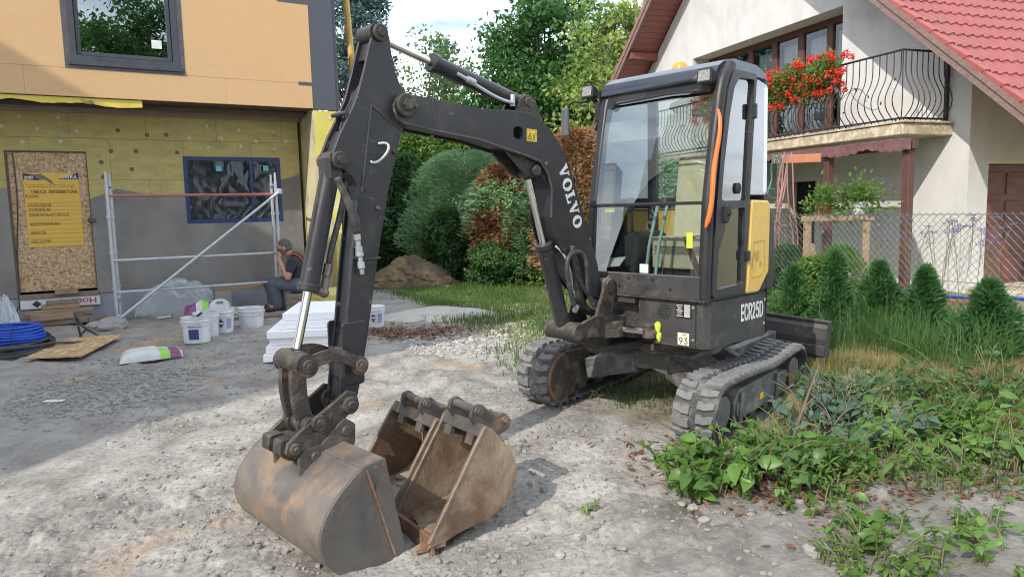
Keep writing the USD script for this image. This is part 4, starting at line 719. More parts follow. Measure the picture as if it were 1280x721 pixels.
part('grab_handle', MB(tube(spline([(.476, .705, 2.07), (.486, .722, 2.03), (.545, .724, 1.72), (.602, .722, 1.40), (.612, .705, 1.335)], 20), [.008] + [.012 + .004 * min(1, k / 8) for k in range(18)] + [.007], 10)), 'orange_plastic', cab, True)
for (x, y, z, s) in ((.455, .615, 2.285, 1), (.43, -.375, 2.318, 1)):
    a = math.radians(-12); L = thing if False else None
    wl = part('work_light', place(MB(sbox3(.06, .10, .088, (0, 0, 0), .014), sbox3(.02, .106, .094, (.03, 0, 0), .006), bar((-.03, 0, -.03), (-.09, 0, -.075), .02, .03)).get(), (x, y, z), 0, 0, -.1), 'rubber_seal', cab, 30)
    part('lens', place(sbox3(.006, .084, .07, (.041, 0, 0), .003), (x, y, z), 0, 0, -.1), 'lamp_lens', wl)
part('lamp_bracket', MB(bar((.41, -.20, 2.29), (.41, -.345, 2.30), .012, .05), bar((.41, -.29, 2.30), (.39, -.29, 2.10), .012, .05), sbox3(.05, .045, .14, (.41, -.315, 2.17), .01)), 'machine_black', cab)
part('camera_pod', MB(sbox3(.04, .05, .03, (.40, -.17, 2.205), .01)), 'rubber_seal', cab)
mirror = part('mirror_arm', tube(spline([(.41, -.40, 2.275), (.42, -.50, 2.265), (.435, -.575, 2.255), (.44, -.59, 2.22), (.44, -.59, 2.05)], 20), .009, 8), 'rubber_seal', cab, True)
part('mirror', place(MB(sbox3(.035, .115, .225, (0, 0, 0), .016)).get(), (.44, -.62, 2.125), -.5, 0, 0), 'grey_plastic', mirror, 30)
part('beacon', MB(lathe([(.07, 0), (.07, .02), (.062, .03), (.06, .075), (.045, .105), (.02, .118), (0, .12)], 28, (-.08, .06, 2.412))), 'amber_lens', roof, True)
part('beacon_base', cyl((-.08, .06, 2.39), (-.08, .06, 2.42), .075, 28, .004), 'rubber_seal', roof)
# inside the cab
seat = part('seat', MB(sbox3(.42, .46, .14, (.05, .26, 1.16), .04), place(sbox3(.14, .44, .62, (0, 0, .31), .05), (-.10, .26, 1.2), 0, 0, -.14), sbox3(.34, .4, .22, (.05, .26, .98), .02)), 'seat_dark', exc, 40)
each('seat_cover', MB(place(sbox3(.03, .45, .60, (.075, 0, .33), .012), (-.10, .26, 1.2), 0, 0, -.14), sbox3(.38, .47, .03, (.06, .26, 1.24), .012), sbox3(.02, .40, .22, (.25, .25, 1.14), .008)), 'seat_blanket', seat, 40)
each('blanket_stripe', MB(place(sbox3(.036, .11, .61, (.076, .09, .33), .01), (-.10, .26, 1.2), 0, 0, -.14), sbox3(.385, .11, .034, (.062, .35, 1.241), .01), bar((.262, .36, 1.24), (.262, .46, 1.0), .12, .012, (0, 1, 0))), 'seat_stripe', seat, 40)
part('armrest', MB(sbox3(.35, .12, .30, (.16, .56, 1.13), .03), sbox3(.40, .13, .32, (.16, -.08, 1.13), .03), cyl((.32, -.08, 1.29), (.34, -.08, 1.46), .012, 10), cyl((.33, -.08, 1.44), (.345, -.08, 1.54), .026, 12, .01), cyl((.32, .56, 1.28), (.34, .56, 1.42), .012, 10), cyl((.34, .56, 1.40), (.35, .56, 1.50), .026, 12, .01)), 'seat_dark', exc, 40)
each('travel_lever', MB(*[tube([(.50, y, .89), (.47, y + .02, 1.2), (.42, y + .055, 1.475)], .012, 8) for y in (.155, .235)]), 'pale_green_paint', exc, True)
each('sticker', MB(sbox3(.002, .085, .03, (.545, -.11, 1.455)), sbox3(.002, .045, .10, (.572, .565, 1.25))), 'lime_sticker', cab)
each('paper', MB(sbox3(.002, .07, .06, (.585, .215, 1.055)), place(sbox3(.12, .16, .004), (.50, -.12, 1.08), .2, .1, .5), sbox3(.002, .10, .09, (.5, -.20, 1.29))), 'decal_white', cab)
# hood and yellow cover
yp = rounded([(.058, 1.503), (-.19, 1.497), (-.205, 1.44), (-.195, 1.0), (-.06, .868), (.116, .868)], .02)
hood = part('yellow_cover', MB(side(yp, .62, .722, .012)), 'machine_yellow', exc, 30)
part('latch_recess', MB(sides(rounded([(.035, 1.22), (-.125, 1.225), (-.13, 1.02), (-.065, .975), (.06, .97)], .015).difference(rounded([(.03, 1.213), (-.118, 1.218), (-.123, 1.022), (-.063, .982), (.055, .977)], .015)), .7185, .7235).get(), *[side(shapely.affinity.scale(Point(x, z).buffer(r), .75, 1), .718, .724) for x, z, r in ((-.02, 1.12, .038), (.025, 1.135, .022), (-.065, 1.06, .02))]), 'machine_dusty' if False else 'machine_yellow_dark', hood) if mk('machine_yellow_dark', (.40, .25, .05), None, 9, .5) else None
part('rear_quarter_panel', side(rounded([(-.196, 1.0), (-.06, .866), (-.3, .866), (-.34, 1.05), (-.3, 1.42), (-.21, 1.44)], .02), .55, .70, .01), 'machine_black', exc, 30)
part('engine_hood', MB(ext(Polygon([(-.215, -.66), (-.215, .66)] + [(x * .93, y * .93) for x, y in arc]).buffer(0), .46, (0, 0, 1.02), bev=.03)), 'machine_yellow', exc, 40)
part('right_cover', MB(sbox3(.62, .36, .36, (-.02, -.48, 1.03), .04)), 'machine_dusty', exc, 40)

# ---- swing post, boom, arm
by = -.15
sw = MB(cyl((.64, by, .45), (.64, by, .66), .085, 28, .008), hull(np.vstack([cyl((.64, by, .48), (.64, by, .64), .08, 20).vertices, cyl((1.0, by - .10, .645), (1.0, by + .10, .645), .055, 20).vertices])))
for s in (-1, 1):
    prof = Polygon([(.60, .60), (.72, .58), (.98, .60), (1.03, .67), (.95, .71), (.82, .74), (.745, .90), (.735, .97), (.67, 1.0), (.61, .96), (.60, .88), (.64, .76)]).buffer(-.01).buffer(.01)
    sw.add(side(prof, *sorted((by + s * .115, by + s * .14)), .006))
sw.add(cyl((.67, by - .15, .93), (.67, by + .15, .93), .055, 24, .008), cyl((1.0, by - .145, .645), (1.0, by + .145, .645), .062, 24, .01))
sw.add(hull(np.vstack([cyl((.62, by + .14, .57), (.62, by + .14, .67), .07, 16).vertices, cyl((.70, by + .06, .57), (.70, by + .06, .67), .08, 16).vertices])))
swing = part('swing_post', sw, 'machine_greasy', exc, 30)
each('pivot_ear', MB(*[ext(rounded([(.28, -.32), (.60, -.24), (.72, -.16), (.70, -.07), (.60, -.04), (.28, .02)], .02), .05, (0, 0, z), bev=.005) for z in (.445, .655)]), 'machine_dusty', exc, 30)
sc = part('swing_cylinder', MB(cyl((.585, .26, .625), (.50, .34, .625), .052, 24, .008), cyl((.585, .262, .58), (.585, .262, .68), .05, 20, .008)), 'machine_greasy', exc, 30)
part('rod', cyl((.62, .0, .625), (.59, .25, .625), .024, 20), 'chrome_rod', sc, 30)
part('clevis', MB(cyl((.62, .02, .625), (.61, .05, .625), .045, 20, .005), cyl((.625, .0, .575), (.625, .0, .675), .045, 20, .005)), 'machine_greasy', sc, 30)
part('hose_guard', MB(blob((.58, .325, .66), .028, 3, .4, 2, (.7, .8, 1.5)), blob((.575, .33, .60), .026, 5, .4, 2, (.7, .7, 1.5))), 'lime_sticker', exc, True)

BT = [(2.37, 2.08), (2.25, 2.095), (2.14, 2.085), (1.80, 2.06), (1.53, 2.07), (1.40, 2.065), (1.32, 2.045), (1.22, 1.985), (1.12, 1.89), (1.03, 1.74), (.88, 1.39), (.76, 1.10), (.725, .96)]
BB = [(.66, .87), (.72, .845), (.80, .86), (.92, .95), (1.05, 1.09), (1.17, 1.28), (1.215, 1.42), (1.205, 1.60), (1.24, 1.70), (1.31, 1.77), (1.42, 1.80), (1.62, 1.84), (1.81, 1.88), (2.15, 1.915), (2.34, 1.94), (2.385, 1.97), (2.40, 2.03)]
bpoly = Polygon(BT + BB).buffer(0).buffer(-.02).buffer(.02, quad_segs=6)
inner = bpoly.buffer(-.014).intersection(sbox(.7, .8, 2.24, 2.2))
hole = shapely.affinity.rotate(rounded([(1.455, 1.90), (1.535, 1.90), (1.535, 1.975), (1.455, 1.975)], .03), 3)
bm = MB(side(inner.difference(hole), by - .088, by + .088))
for s in (-1, 1): bm.add(side(bpoly.difference(hole), *sorted((by + s * .085, by + s * .10)), .003))
boom = part('boom', bm, 'machine_black', exc, 25)
bb, lg = MB(), MB()
for s in (-1, 1):
    bb.add(ring_boss(2.325, 2.035, *sorted((by + s * .098, by + s * .125)), .062)); bb.add(bolt((2.325, by + s * .12, 2.035), (0, s, 0), .032, .02)); bb.add(bolt((2.27, by + s * .115, 2.03), (0, s, 0), .014, .015))
    bb.add(ring_boss(1.335, 1.715, *sorted((by + s * .075, by + s * .106)), .035)); lg.add(side(rounded([(1.60, 1.85), (1.42, 1.70), (1.33, 1.67), (1.27, 1.70), (1.2, 1.62), (1.22, 1.75), (1.35, 1.83)], .015), *sorted((by + s * .055, by + s * .075))))
    lg.add(side(rounded([(1.50, 2.05), (1.43, 2.16), (1.37, 2.185), (1.31, 2.15), (1.24, 2.02), (1.27, 1.96), (1.5, 1.98)], .02), *sorted((by + s * .05, by + s * .07))))
bb.add(ring_boss(1.375, 2.135, by - .08, by + .08, .028))
for (px, py) in ((682, 205), (539, 172), (737, 300)): q = mloc(px, py, by + .1); bb.add(bolt(q, (0, 1, 0), .014, .012))
each('boom_pin', bb, 'machine_greasy', boom, 30); each('lug', lg, 'machine_greasy', boom, 30)
q0, q1 = mloc(541, 122, by + .1), mloc(545, 160, by + .1); part('weld_bead', tube([q0, q0 * .5 + q1 * .5 + V(.01, 0, 0), q1], .005, 6), 'machine_dusty', boom)
part('flange', MB(*[tube([(x, by + s * .1, z) for x, z in BB[6:18]], .009, 6) for s in (1,)]), 'machine_dusty', boom, True)
# lettering on the boom
def slab_letters(word, h):
    out = []; x = 0.0
    for c in word:
        if c == 'V':
            w = h * .92; g = shapely.union_all([Polygon([(0, h), (.30 * h, h), (.56 * h, .22 * h), (.56 * h, 0), (.40 * h, 0)]), Polygon([(.80 * h, h), (.68 * h, h), (.50 * h, .30 * h), (.44 * h, 0), (.56 * h, 0)]), sbox(-.04 * h, .88 * h, .38 * h, h), sbox(.58 * h, .88 * h, .92 * h, h)])
        elif c == 'O':
            w = h * .98; g = shapely.affinity.scale(Point(w / 2, h / 2).buffer(.5, quad_segs=16), w, h * 1.04).difference(shapely.affinity.scale(Point(w / 2, h / 2).buffer(.5, quad_segs=16), w * .40, h * .74))
        else:
            w = h * .80; g = shapely.union_all([sbox(.12 * h, 0, .38 * h, h), sbox(0, .88 * h, .5 * h, h), sbox(0, 0, .78 * h, .13 * h), sbox(.66 * h, 0, .78 * h, .38 * h)])
        out.append(shapely.affinity.translate(g, x, 0)); x += w + h * .10
    return out, x
a0, a1 = mloc(697.5, 210, by + .1), mloc(719, 289, by + .1); dv = a1 - a0; dl = np.linalg.norm(dv); dv = dv / dl; upv = np.cross((0, 1, 0), dv)
if upv[0] > 0: upv = -upv
ls, wd = slab_letters('VOLVO', .085); k = dl / wd
lm = MB(*[ext(shapely.affinity.scale(g, k, k, origin=(0, 0)), .0015, a0 + V(0, .0006, 0), dv, upv) for g in ls])
part('maker_lettering', lm, 'letter_white', boom)
c0 = mloc(658.5, 161, by + .1); ex = unit(mloc(678, 163.5, by + .1) - c0); wd_ = .088; ey = unit(np.cross((0, 1, 0), ex)); ey = ey if ey[2] < 0 else -ey
wsn = part('warning_sticker', ext([(0, 0), (wd_, 0), (wd_, wd_ * .86), (0, wd_ * .86)], .0015, c0 + V(0, .0006, 0), ex, ey) if np.cross(ex, ey)[1] > 0 else ext([(0, 0), (wd_, 0), (wd_, -wd_ * .86), (0, -wd_ * .86)], .0015, c0 + V(0, .0006, 0), ex, -ey), 'decal_yellow', boom)
S_ = lambda pts: [c0 + V(0, .0028, 0) + ex * a * wd_ + ey * b * wd_ for a, b in pts]
sg = MB()
for pts in ([(.08, .7), (.27, .2), (.46, .7), (.08, .7)], [(.27, .38), (.27, .58)], [(.56, .25), (.62, .5), (.72, .42), (.85, .2)], [(.62, .5), (.62, .72)], [(.72, .42), (.74, .7)], [(.04, .06), (.96, .06), (.96, .8), (.04, .8), (.04, .06)]): sg.add(tube(S_(pts), .0022 if len(pts) < 5 or pts[0][0] > .05 else .0009, 4))
part('pictogram', sg, 'decal_black', wsn)

def cylinder_ram(name, p0, p1, t, rb, rr, parent, swap=False):
    """barrel from p0 to fraction t, rod to p1"""
    p0, p1 = V(*p0), V(*p1); d = unit(p1 - p0); g = p0 + (p1 - p0) * t
    m = MB(cyl(p0 + d * .05, g, rb, 28, .006), cyl(g - d * .035, g + d * .005, rb + .009, 28, .006), cyl(p0 - V(0, .045, 0), p0 + V(0, .045, 0), .05, 24, .006), cyl(p0, p0 + d * .08, rb * .8, 20))
    c = part(name, m, 'machine_black', parent, 30)
    part('rod', MB(cyl(g, p1 - d * .03, rr, 24), ), 'chrome_rod', c, 30); part('rod_eye', MB(cyl(p1 - V(0, .045, 0), p1 + V(0, .045, 0), .042, 24, .005), cyl(p1 - d * .05, p1, rr * 1.25, 16)), 'machine_black', c, 30)
    return c, d, g
bc, d_, g_ = cylinder_ram('boom_cylinder', (1.0, by, .645), (1.335, by, 1.715), .56, .052, .024, exc)
part('pipe', MB(tube(spline([(.98, by + .09, .80), (1.03, by + .10, .98), (1.10, by + .09, 1.18), (1.13, by + .05, 1.23)], 14), .009, 8), cyl((.975, by + .075, .78), (.985, by + .105, .82), .02, 10, .003), cyl((1.0, by + .08, .86), (1.015, by + .10, .92), .015, 8)), 'galvanised', bc, True)
ac, d_, g_ = cylinder_ram('arm_cylinder', (1.375, by, 2.135), (2.445, by, 2.395), .645, .047, .022, exc)
part('pipe', MB(tube(spline([(1.50, by + .07, 2.12), (1.60, by + .072, 2.13), (1.85, by + .06, 2.22), (1.92, by + .05, 2.25)], 12), .011, 8), cyl((1.80, by + .06, 2.21), (1.86, by + .06, 2.225), .02, 10, .003), cyl((1.5, by + .06, 2.10), (1.5, by + .06, 2.17), .016, 10)), 'galvanised', ac, True)
# boom hoses
hs = MB()
for k in range(4):
    o = .03 * k - .045
    hs.add(tube(spline([(.68, by + o, .72), (.80, by + o * .9, .78), (.97, by + .06 + .012 * k, 1.02 + .02 * k), (1.03, by + .11, 1.16 + .02 * k), (1.02, by + .112, 1.10), (.93, by + .108, .95), (.80, by + .10, .80)], 40), .016, 8))
hs.add(tube(spline([(1.02, by + .112, .83), (1.09, by + .125, 1.0), (1.07, by + .13, 1.17), (.97, by + .128, 1.18), (.90, by + .122, 1.05), (.885, by + .115, .90)], 30), .017, 8))
each('hose', hs, 'hose_rubber', exc, True)

ah = .068
AP = [xz(px, py, by + ah) for px, py in ((477, 34), (485, 39), (488, 52), (490, 74), (494, 88), (500, 105), (508, 117), (514, 130), (511, 148), (502, 165), (485, 242), (471.4, 330.6), (460, 419), (453, 462), (447, 496), (440, 517), (430, 518), (424, 508), (426, 480), (430, 440), (434, 405), (440, 330), (448, 250), (446, 232), (440, 221), (432, 213), (424, 211), (417, 203), (416, 192), (424, 170), (437, 143), (446, 122), (455, 88), (460, 64), (464, 48), (470, 37))]
apoly = Polygon(AP).buffer(0).buffer(-.012).buffer(.012, quad_segs=6)
am = MB()
for s in (-1, 1): am.add(side(apoly, *sorted((by + s * (ah - .018), by + s * ah)), .003))
core = apoly.buffer(-.012).intersection(Polygon([(2.2, .40), (3, .40), (2.9, 1.0), (2.68, 1.60), (2.58, 1.95), (2.44, 2.28), (2.3, 2.25), (2.2, 1.9)]))
am.add(*sides(core, by - ah + .01, by + ah - .01).m)
# front web with slots near the top
fe = [xz(px, py, by + ah) for px, py in ((464, 48), (460, 64), (455, 88), (446, 122), (437, 143), (424, 170), (417, 190))]; fl_ = shapely.LineString([(x - .03, z - .005) for x, z in fe])
for t0, t1 in ((0, .16), (.42, .52), (.80, 1)): am.add(side(shapely.ops.substring(fl_, t0, t1, normalized=True).buffer(.007, cap_style=2), by - ah + .005, by + ah - .005))
for s_ in (-.03, 0, .03): am.add(tube(spline([(fe[1][0] - .10, by + s_, fe[1][1] - .02), (fe[2][0] - .045, by + s_, fe[2][1] - .05), (fe[4][0] - .03, by + s_, fe[4][1]), (fe[5][0] - .06, by + s_, fe[5][1] - .06)], 16), .013, 8))
am.add(cyl((2.455, by - ah, 2.395), (2.455, by + ah, 2.395), .048, 20), cyl((2.66, by - ah, 1.975), (2.66, by + ah, 1.975), .012, 10))
am.add(sbox3(.13, .155, .20, (2.69, by, .69), .012))
am.add(*[side(rounded([(2.66, .60), (2.75, .60), (2.75, .92), (2.60, .92)], .02), *sorted((by + s * .066, by + s * .078)), .003) for s in (-1, 1)])
arm = part('arm', am, 'machine_black', exc, 25)
pn = MB()
for s in (-1, 1):
    for (x, z, r) in ((2.445, 2.395, .045), (2.715, 1.74, .045), (2.755, .505, .055)): pn.add(ring_boss(x, z, *sorted((by + s * ah * .98, by + s * (ah + .02))), r)); pn.add(bolt((x, by + s * (ah + .018), z), (0, s, 0), .024, .012))
for (px, py) in ((493, 190), (472, 260), (423, 380)): q = mloc(px, py, by + ah); pn.add(bolt(q, (0, 1, 0), .013, .014))
each('arm_pin', pn, 'machine_greasy', arm, 30)
ha = [mloc(a, b, by + ah) for a, b in ((473, 180), (481, 183), (478, 193), (463, 202))]; ha[1][1] += .035; ha[2][1] += .035
part('grab_handle', tube(spline([ha[0], ha[1], ha[2], ha[3]], 16), .008, 8), 'galvanised', arm, True)
rb_ = [mloc(a, b, by + ah) for a, b in ((464, 132), (452, 240))]; rb2 = [mloc(a, b, by + ah) for a, b in ((464, 132), (500, 162))]
part('weld_bead', MB(tube(rb_, .006, 6), tube(rb2, .006, 6)), 'machine_dusty', arm)
# bucket cylinder on the arm
kc, d_, g_ = cylinder_ram('bucket_cylinder', (2.715, by, 1.74), (2.975, by, .765), .66, .049, .022, exc)
gp = V(2.715, by, 1.74) * .36 + V(2.975, by, .765) * .64
part('clevis', MB(sbox3(.10, .11, .14, (2.725, by, 1.70), .02)), 'machine_black', kc, 30)
yh = by + .02; e_ = [mloc(a, b, yh) for a, b in ((393, 362), (405, 366), (408, 345), (411, 330), (413, 318), (421, 285), (429, 250), (432, 226))]
el = MB(cyl(e_[0], e_[1], .022, 14, .003), cyl(e_[1], e_[2], .020, 14, .003), cyl(e_[2], e_[3], .023, 6), T(trimesh.creation.icosphere(2, .026).vertices + e_[1], trimesh.creation.icosphere(2, .026).faces))
part('pipe_elbow', el, 'worn_steel', kc, 30)
part('hose', tube(spline(e_[3:], 20), .016, 10), 'hose_rubber', kc, True)
h0 = [mloc(a, b, by + ah + .03) for a, b in ((421, 222), (432, 245), (443, 275), (446, 292))]
part('hose', tube(spline(h0, 20), [.018] * 8 + list(np.linspace(.018, .028, 8)) + [.027, .025, .022, .02], 12), 'hose_rubber', arm, True)
c0_, c1_ = mloc(446, 292, by + ah + .03), mloc(453, 343, by + ah + .03); cpl = MB()
for (t0, t1, r) in ((0, .16, .018), (.16, .3, .013), (.3, .45, .019), (.45, .55, .022), (.55, .68, .013), (.68, .85, .019), (.85, 1, .012)): cpl.add(cyl(c0_ + (c1_ - c0_) * t0, c0_ + (c1_ - c0_) * t1, r, 14, .002))
part('hose_coupler', cpl, 'galvanised', arm, 30)
part('hose_clip', tube([mloc(444, 308, by + ah), mloc(439, 312, by + ah + .02), mloc(441, 322, by + ah + .03), mloc(452, 324, by + ah + .02), mloc(475, 322, by + ah)], .006, 6), 'machine_dusty', arm)
# links
TB = (2.985, .755)
part('link_tube', MB(cyl((TB[0], by - .115, TB[1]), (TB[0], by + .125, TB[1]), .052, 28, .006)), 'machine_greasy', exc, 30)
sl = MB()
for s in (-1, 1):
    cen = spline([(TB[0] - .01, TB[1] - .01), (2.85, .775), (2.685, .70)], 14); poly = shapely.union_all([shapely.LineString(cen).buffer(.033), Point(TB[0] - .01, TB[1] - .01).buffer(.058), Point(2.685, .70).buffer(.048)]).buffer(.01).buffer(-.01)
    sl.add(side(poly, *sorted((by + s * .108, by + s * .134)), .005))
    for (x, z) in ((TB[0] - .01, TB[1] - .01), (2.685, .70)): sl.add(ring_boss(x, z, *sorted((by + s * .13, by + s * .146)), .034)); sl.add(ring_boss(x, z, *sorted((by + s * .14, by + s * .152)), .017))
SLn = len(sl.m) // 2
for k in range(2): part('side_link', MB(*sl.m[k * SLn:(k + 1) * SLn]), 'machine_greasy', exc, 30)
hl = MB()
for yy in (by - .075, by + .035):
    cen = spline([TB, (2.995, .60), (2.965, .45)], 12); poly = shapely.union_all([shapely.LineString(cen).buffer(.042), Point(*TB).buffer(.058), Point(2.965, .44).buffer(.055)]); hl.add(side(poly, yy, yy + .035, .006))
hl.add(cyl((2.965, by - .12, .44), (2.965, by + .12, .44), .04, 20))
part('bucket_link', hl, 'machine_greasy', exc, 30)
# quick coupler
qc = MB()
qp = Polygon([(2.70, .52), (2.715, .565), (2.765, .585), (2.82, .55), (2.94, .485), (3.02, .44), (3.10, .385), (3.115, .335), (3.06, .30), (2.97, .33), (2.90, .345), (2.81, .40), (2.77, .455), (2.72, .47)]).buffer(-.01).buffer(.01)
for s in (-1, 1):
    qc.add(side(qp, *sorted((by + s * .10, by + s * .125)), .005)); qc.add(side(rounded([(3.12, .40), (3.13, .33), (3.06, .285), (2.99, .30), (2.98, .345), (3.05, .40)], .015), *sorted((by + s * .02, by + s * .10))))
    for (x, z, r) in ((2.755, .508, .045), (2.935, .455, .042), (3.065, .355, .03)): qc.add(ring_boss(x, z, *sorted((by + s * .12, by + s * .145)), r)); qc.add(ring_boss(x, z, *sorted((by + s * .14, by + s * .152)), r * .5))
qc.add(cyl((3.065, by - .12, .35), (3.065, by + .12, .35), .03, 16)); qc.add(sbox3(.26, .19, .06, (2.95, by, .36), .01))
part('quick_coupler', qc, 'machine_greasy', exc, 30)

# ---- buckets
def bucket_mats():
    mk('bucket_shell', (.19, .155, .125), (.09, .083, .078), 4, .5, metal=.25, bump=.3, bscale=45, dirt=(.31, .19, .11), dscale=3.4, dlo=.51, dhi=.72, stretch=(1, 1, 1.2), extra=((.30, .28, .26), 16, .64))
    mk('bucket_side', (.11, .099, .088), (.065, .06, .056), 5, .5, metal=.2, bump=.3, bscale=55, dirt=(.17, .12, .08), dscale=4, dlo=.55, dhi=.75, extra=((.26, .24, .22), 14, .63))
    mk('bucket_rusty', (.19, .115, .068), (.08, .05, .036), 6, .6, metal=.15, bump=.45, bscale=50, dirt=(.30, .235, .165), dscale=3.2, dlo=.46, dhi=.7, stretch=(1, 1, .6))
    mk('bucket_inside', (.22, .15, .092), (.08, .052, .034), 5, .75, bump=.5, bscale=40, dirt=(.36, .31, .24), dscale=2.4, dlo=.45, dhi=.68)
    mk('edge_worn', (.22, .17, .13), (.12, .085, .06), 12, .5, metal=.3, bump=.4, bscale=60)
    mk('ear_steel', (.10, .085, .075), (.05, .045, .042), 8, .5, metal=.3, bump=.4, bscale=60, dirt=(.20, .13, .08), dscale=6, dlo=.5, dhi=.7)
bucket_mats()
def shell_strip(pts, y0, y1, th, inward):
    pts = np.asarray(pts, float); tg = unit(np.array([0, 0])) if False else np.gradient(pts, axis=0); tg /= np.linalg.norm(tg, axis=1, keepdims=True); nn = np.c_[-tg[:, 1], tg[:, 0]] * inward
    return Polygon(np.vstack([pts, (pts + nn * th)[::-1]])).buffer(0)
# the one on the arm
SP = spline([(2.72, -.185), (2.90, -.185), (3.06, -.15), (3.135, -.05), (3.15, .04), (3.10, .16), (3.01, .25), (2.91, .318)], 30)
edge_top, tip = (2.80, .33), (2.69, -.19)
plate = Polygon([tip] + [tuple(p) for p in SP] + [edge_top]).buffer(0)
yb0, yb1 = -.575, .33
shellp = shell_strip(SP, 0, 0, .014, 1 if shell_strip(SP, 0, 0, .014, 1).intersection(plate).area > shell_strip(SP, 0, 0, .014, -1).intersection(plate).area else -1)
bk = part('bucket', MB(side(shellp, yb0, yb1)), 'bucket_shell', exc, 40, label='wide rusty grading bucket pinned to the arm')
part('side_plate', side(plate, yb1 - .002, yb1 + .014, .003), 'bucket_side', bk); part('side_plate', side(plate, yb0 - .014, yb0 + .002, .003), 'bucket_side', bk)
each('side_rib', MB(side(Polygon([(2.70, -.19), (2.755, -.185), (2.865, .19), (2.80, .33)]), yb1 + .012, yb1 + .022, .002), side(Polygon([(2.70, -.19), (2.755, -.185), (2.865, .19), (2.80, .33)]), yb0 - .022, yb0 - .012, .002)), 'bucket_side', bk)
part('weld_bead', tube([(2.758, yb1 + .018, -.18), (2.866, yb1 + .018, .185), (2.90, yb1 + .015, .30)], .006, 6), 'rust', bk, True)
part('top_beam', MB(side(rounded([(2.93, .31), (2.80, .335), (2.79, .30), (2.86, .255), (2.96, .27)], .01), yb0, yb1, .004)), 'bucket_shell', bk, 30)
part('cutting_edge', MB(sbox3(.16, yb1 - yb0 + .03, .022, (2.735, (yb0 + yb1) / 2, -.192), .004)), 'worn_steel', bk)
er = MB()
for yy in (by - .155, by + .115):
    er.add(side(rounded([(2.74, .30), (2.735, .41), (2.79, .45), (2.84, .42), (2.93, .345), (3.02, .34), (3.055, .30), (3.05, .20), (3.0, .14), (2.85, .28)], .02), yy, yy + .022, .003))
    for (x, z) in ((2.79, .385), (2.965, .295)): er.add(ring_boss(x, z, yy - .008, yy + .034, .026))
er.add(bar((2.80, by + .0, .335), (3.0, by + .0, .22), .14, .03, (0, 1, 0), bev=.004))
part('ear', er, 'ear_steel', bk, 30)
part('wear_strip', MB(*[side(shell_strip(spline([(3.145, -.02), (3.15, .04), (3.10, .16), (3.03, .235)], 10) + V(.004, 0.002), 0, 0, .012, -1 if False else 1).buffer(.004), y, y + .05) for y in (-.42, .12)]) , 'bucket_shell', bk, 30) if False else None

def loose_bucket(name, label, w, k, tipP, yaw, teeth):
    b = thing(name, label, 'bucket', tipP, yaw, None)
    sp = spline(V((-.10, .008), (-.25, .04), (-.42, .08), (-.50, .15), (-.545, .26), (-.525, .345), (-.45, .455)) * k, 26)
    pl = Polygon([(0, 0)] + [tuple(p) for p in sp] + [(-.40 * k, .515 * k), (-.355 * k, .545 * k)]).buffer(0)
    ss = shell_strip(sp, 0, 0, .014, 1); ss = ss if ss.intersection(pl).area > .5 * ss.area else shell_strip(sp, 0, 0, .014, -1)
    part('shell', side(ss, -w, 0), 'bucket_inside', b, 40)
    s1 = part('side_plate', side(pl, -.002, .016, .004), 'bucket_rusty', b); s2 = part('side_plate', side(pl, -w - .016, -w + .002, .004), 'bucket_rusty', b)
    each('edge_bar', MB(bar((-.012, .007, .02), (-.355 * k, .007, .535 * k), .022, .022, (0, 1, 0), bev=.004), bar((-.012, -w - .007, .02), (-.355 * k, -w - .007, .535 * k), .022, .022, (0, 1, 0), bev=.004)), 'edge_worn', b)
    part('top_beam', side(rounded(V((-.35, .55), (-.46, .46), (-.44, .42), (-.36, .46), (-.315, .49)) * k, .006), -w - .01, .01, .003), 'ear_steel', b, 30)
    part('lip', MB(bar((-.03, -w - .015, .004), (-.03, .015, .004), .022, .10, (0, 0, 1), bev=.004)), 'rust', b)
    yc = -w / 2
    ea = MB()
    for s in (-1, 1):
        yy = yc + s * .105 - .011
        ea.add(side(rounded(V((-.335, .44), (-.345, .52), (-.315, .575), (-.33, .625), (-.375, .635), (-.415, .60), (-.47, .555), (-.53, .56), (-.57, .52), (-.56, .47), (-.47, .44), (-.42, .40)) * k, .014), yy, yy + .022, .003))
        for (x, z) in ((-.365, .60), (-.535, .52)): ea.add(ring_boss(x * k, z * k, yy - .006, yy + .028, .026)); ea.add(bolt((x * k, yy + (.028 if s > 0 else -.006), z * k), (0, s, 0), .02, .018))
        for yq in (yy,): ea.add(side(Polygon(V((-.335, .45), (-.30, .44), (-.335, .53)) * k), yq - .02, yq + .042))
    part('ear', ea, 'ear_steel', b, 30)
    pn = MB(*[cyl((x * k, yc - .10, z * k), (x * k, yc + .10, z * k), .022, 16) for x, z in ((-.365, .60), (-.535, .52))]); each('pin', pn, 'worn_steel', b, 30)
    for y in teeth: part('tooth', hull([(-.10, y - .035, -.012), (-.10, y + .035, -.012), (-.10, y - .035, .035), (-.10, y + .035, .035), (.055, y - .02, -.012), (.055, y + .02, -.012), (.055, y - .02, .004), (.055, y + .02, .004)]), 'rust', b)
    dirtm = MB()
    for i in range(34):
        t = rng.random(2); dirtm.add(blob((-.08 - .36 * t[0] * k, -w * (.17 + .66 * t[1]), .03 + .05 * t[0]), .018 + .032 * rng.random(), i, .4, 1, (1.2, 1.2, .45)))
    part('dried_soil', dirtm, 'bucket_inside', b, True, kind='stuff')
    return b
gz = -.15
tp = at(533, 689); 
lbA = loose_bucket('loose_bucket', 'rusty digging bucket with two teeth, nearer the tracks', .36, 1.0, (tp[0], tp[1], tp[2] + .015), math.radians(216), (-.02, -.34))
f_, l_ = V(math.cos(math.radians(216)), math.sin(math.radians(216)), 0), V(-math.sin(math.radians(216)), math.cos(math.radians(216)), 0)
q = tp + f_ * .03 - l_ * .388
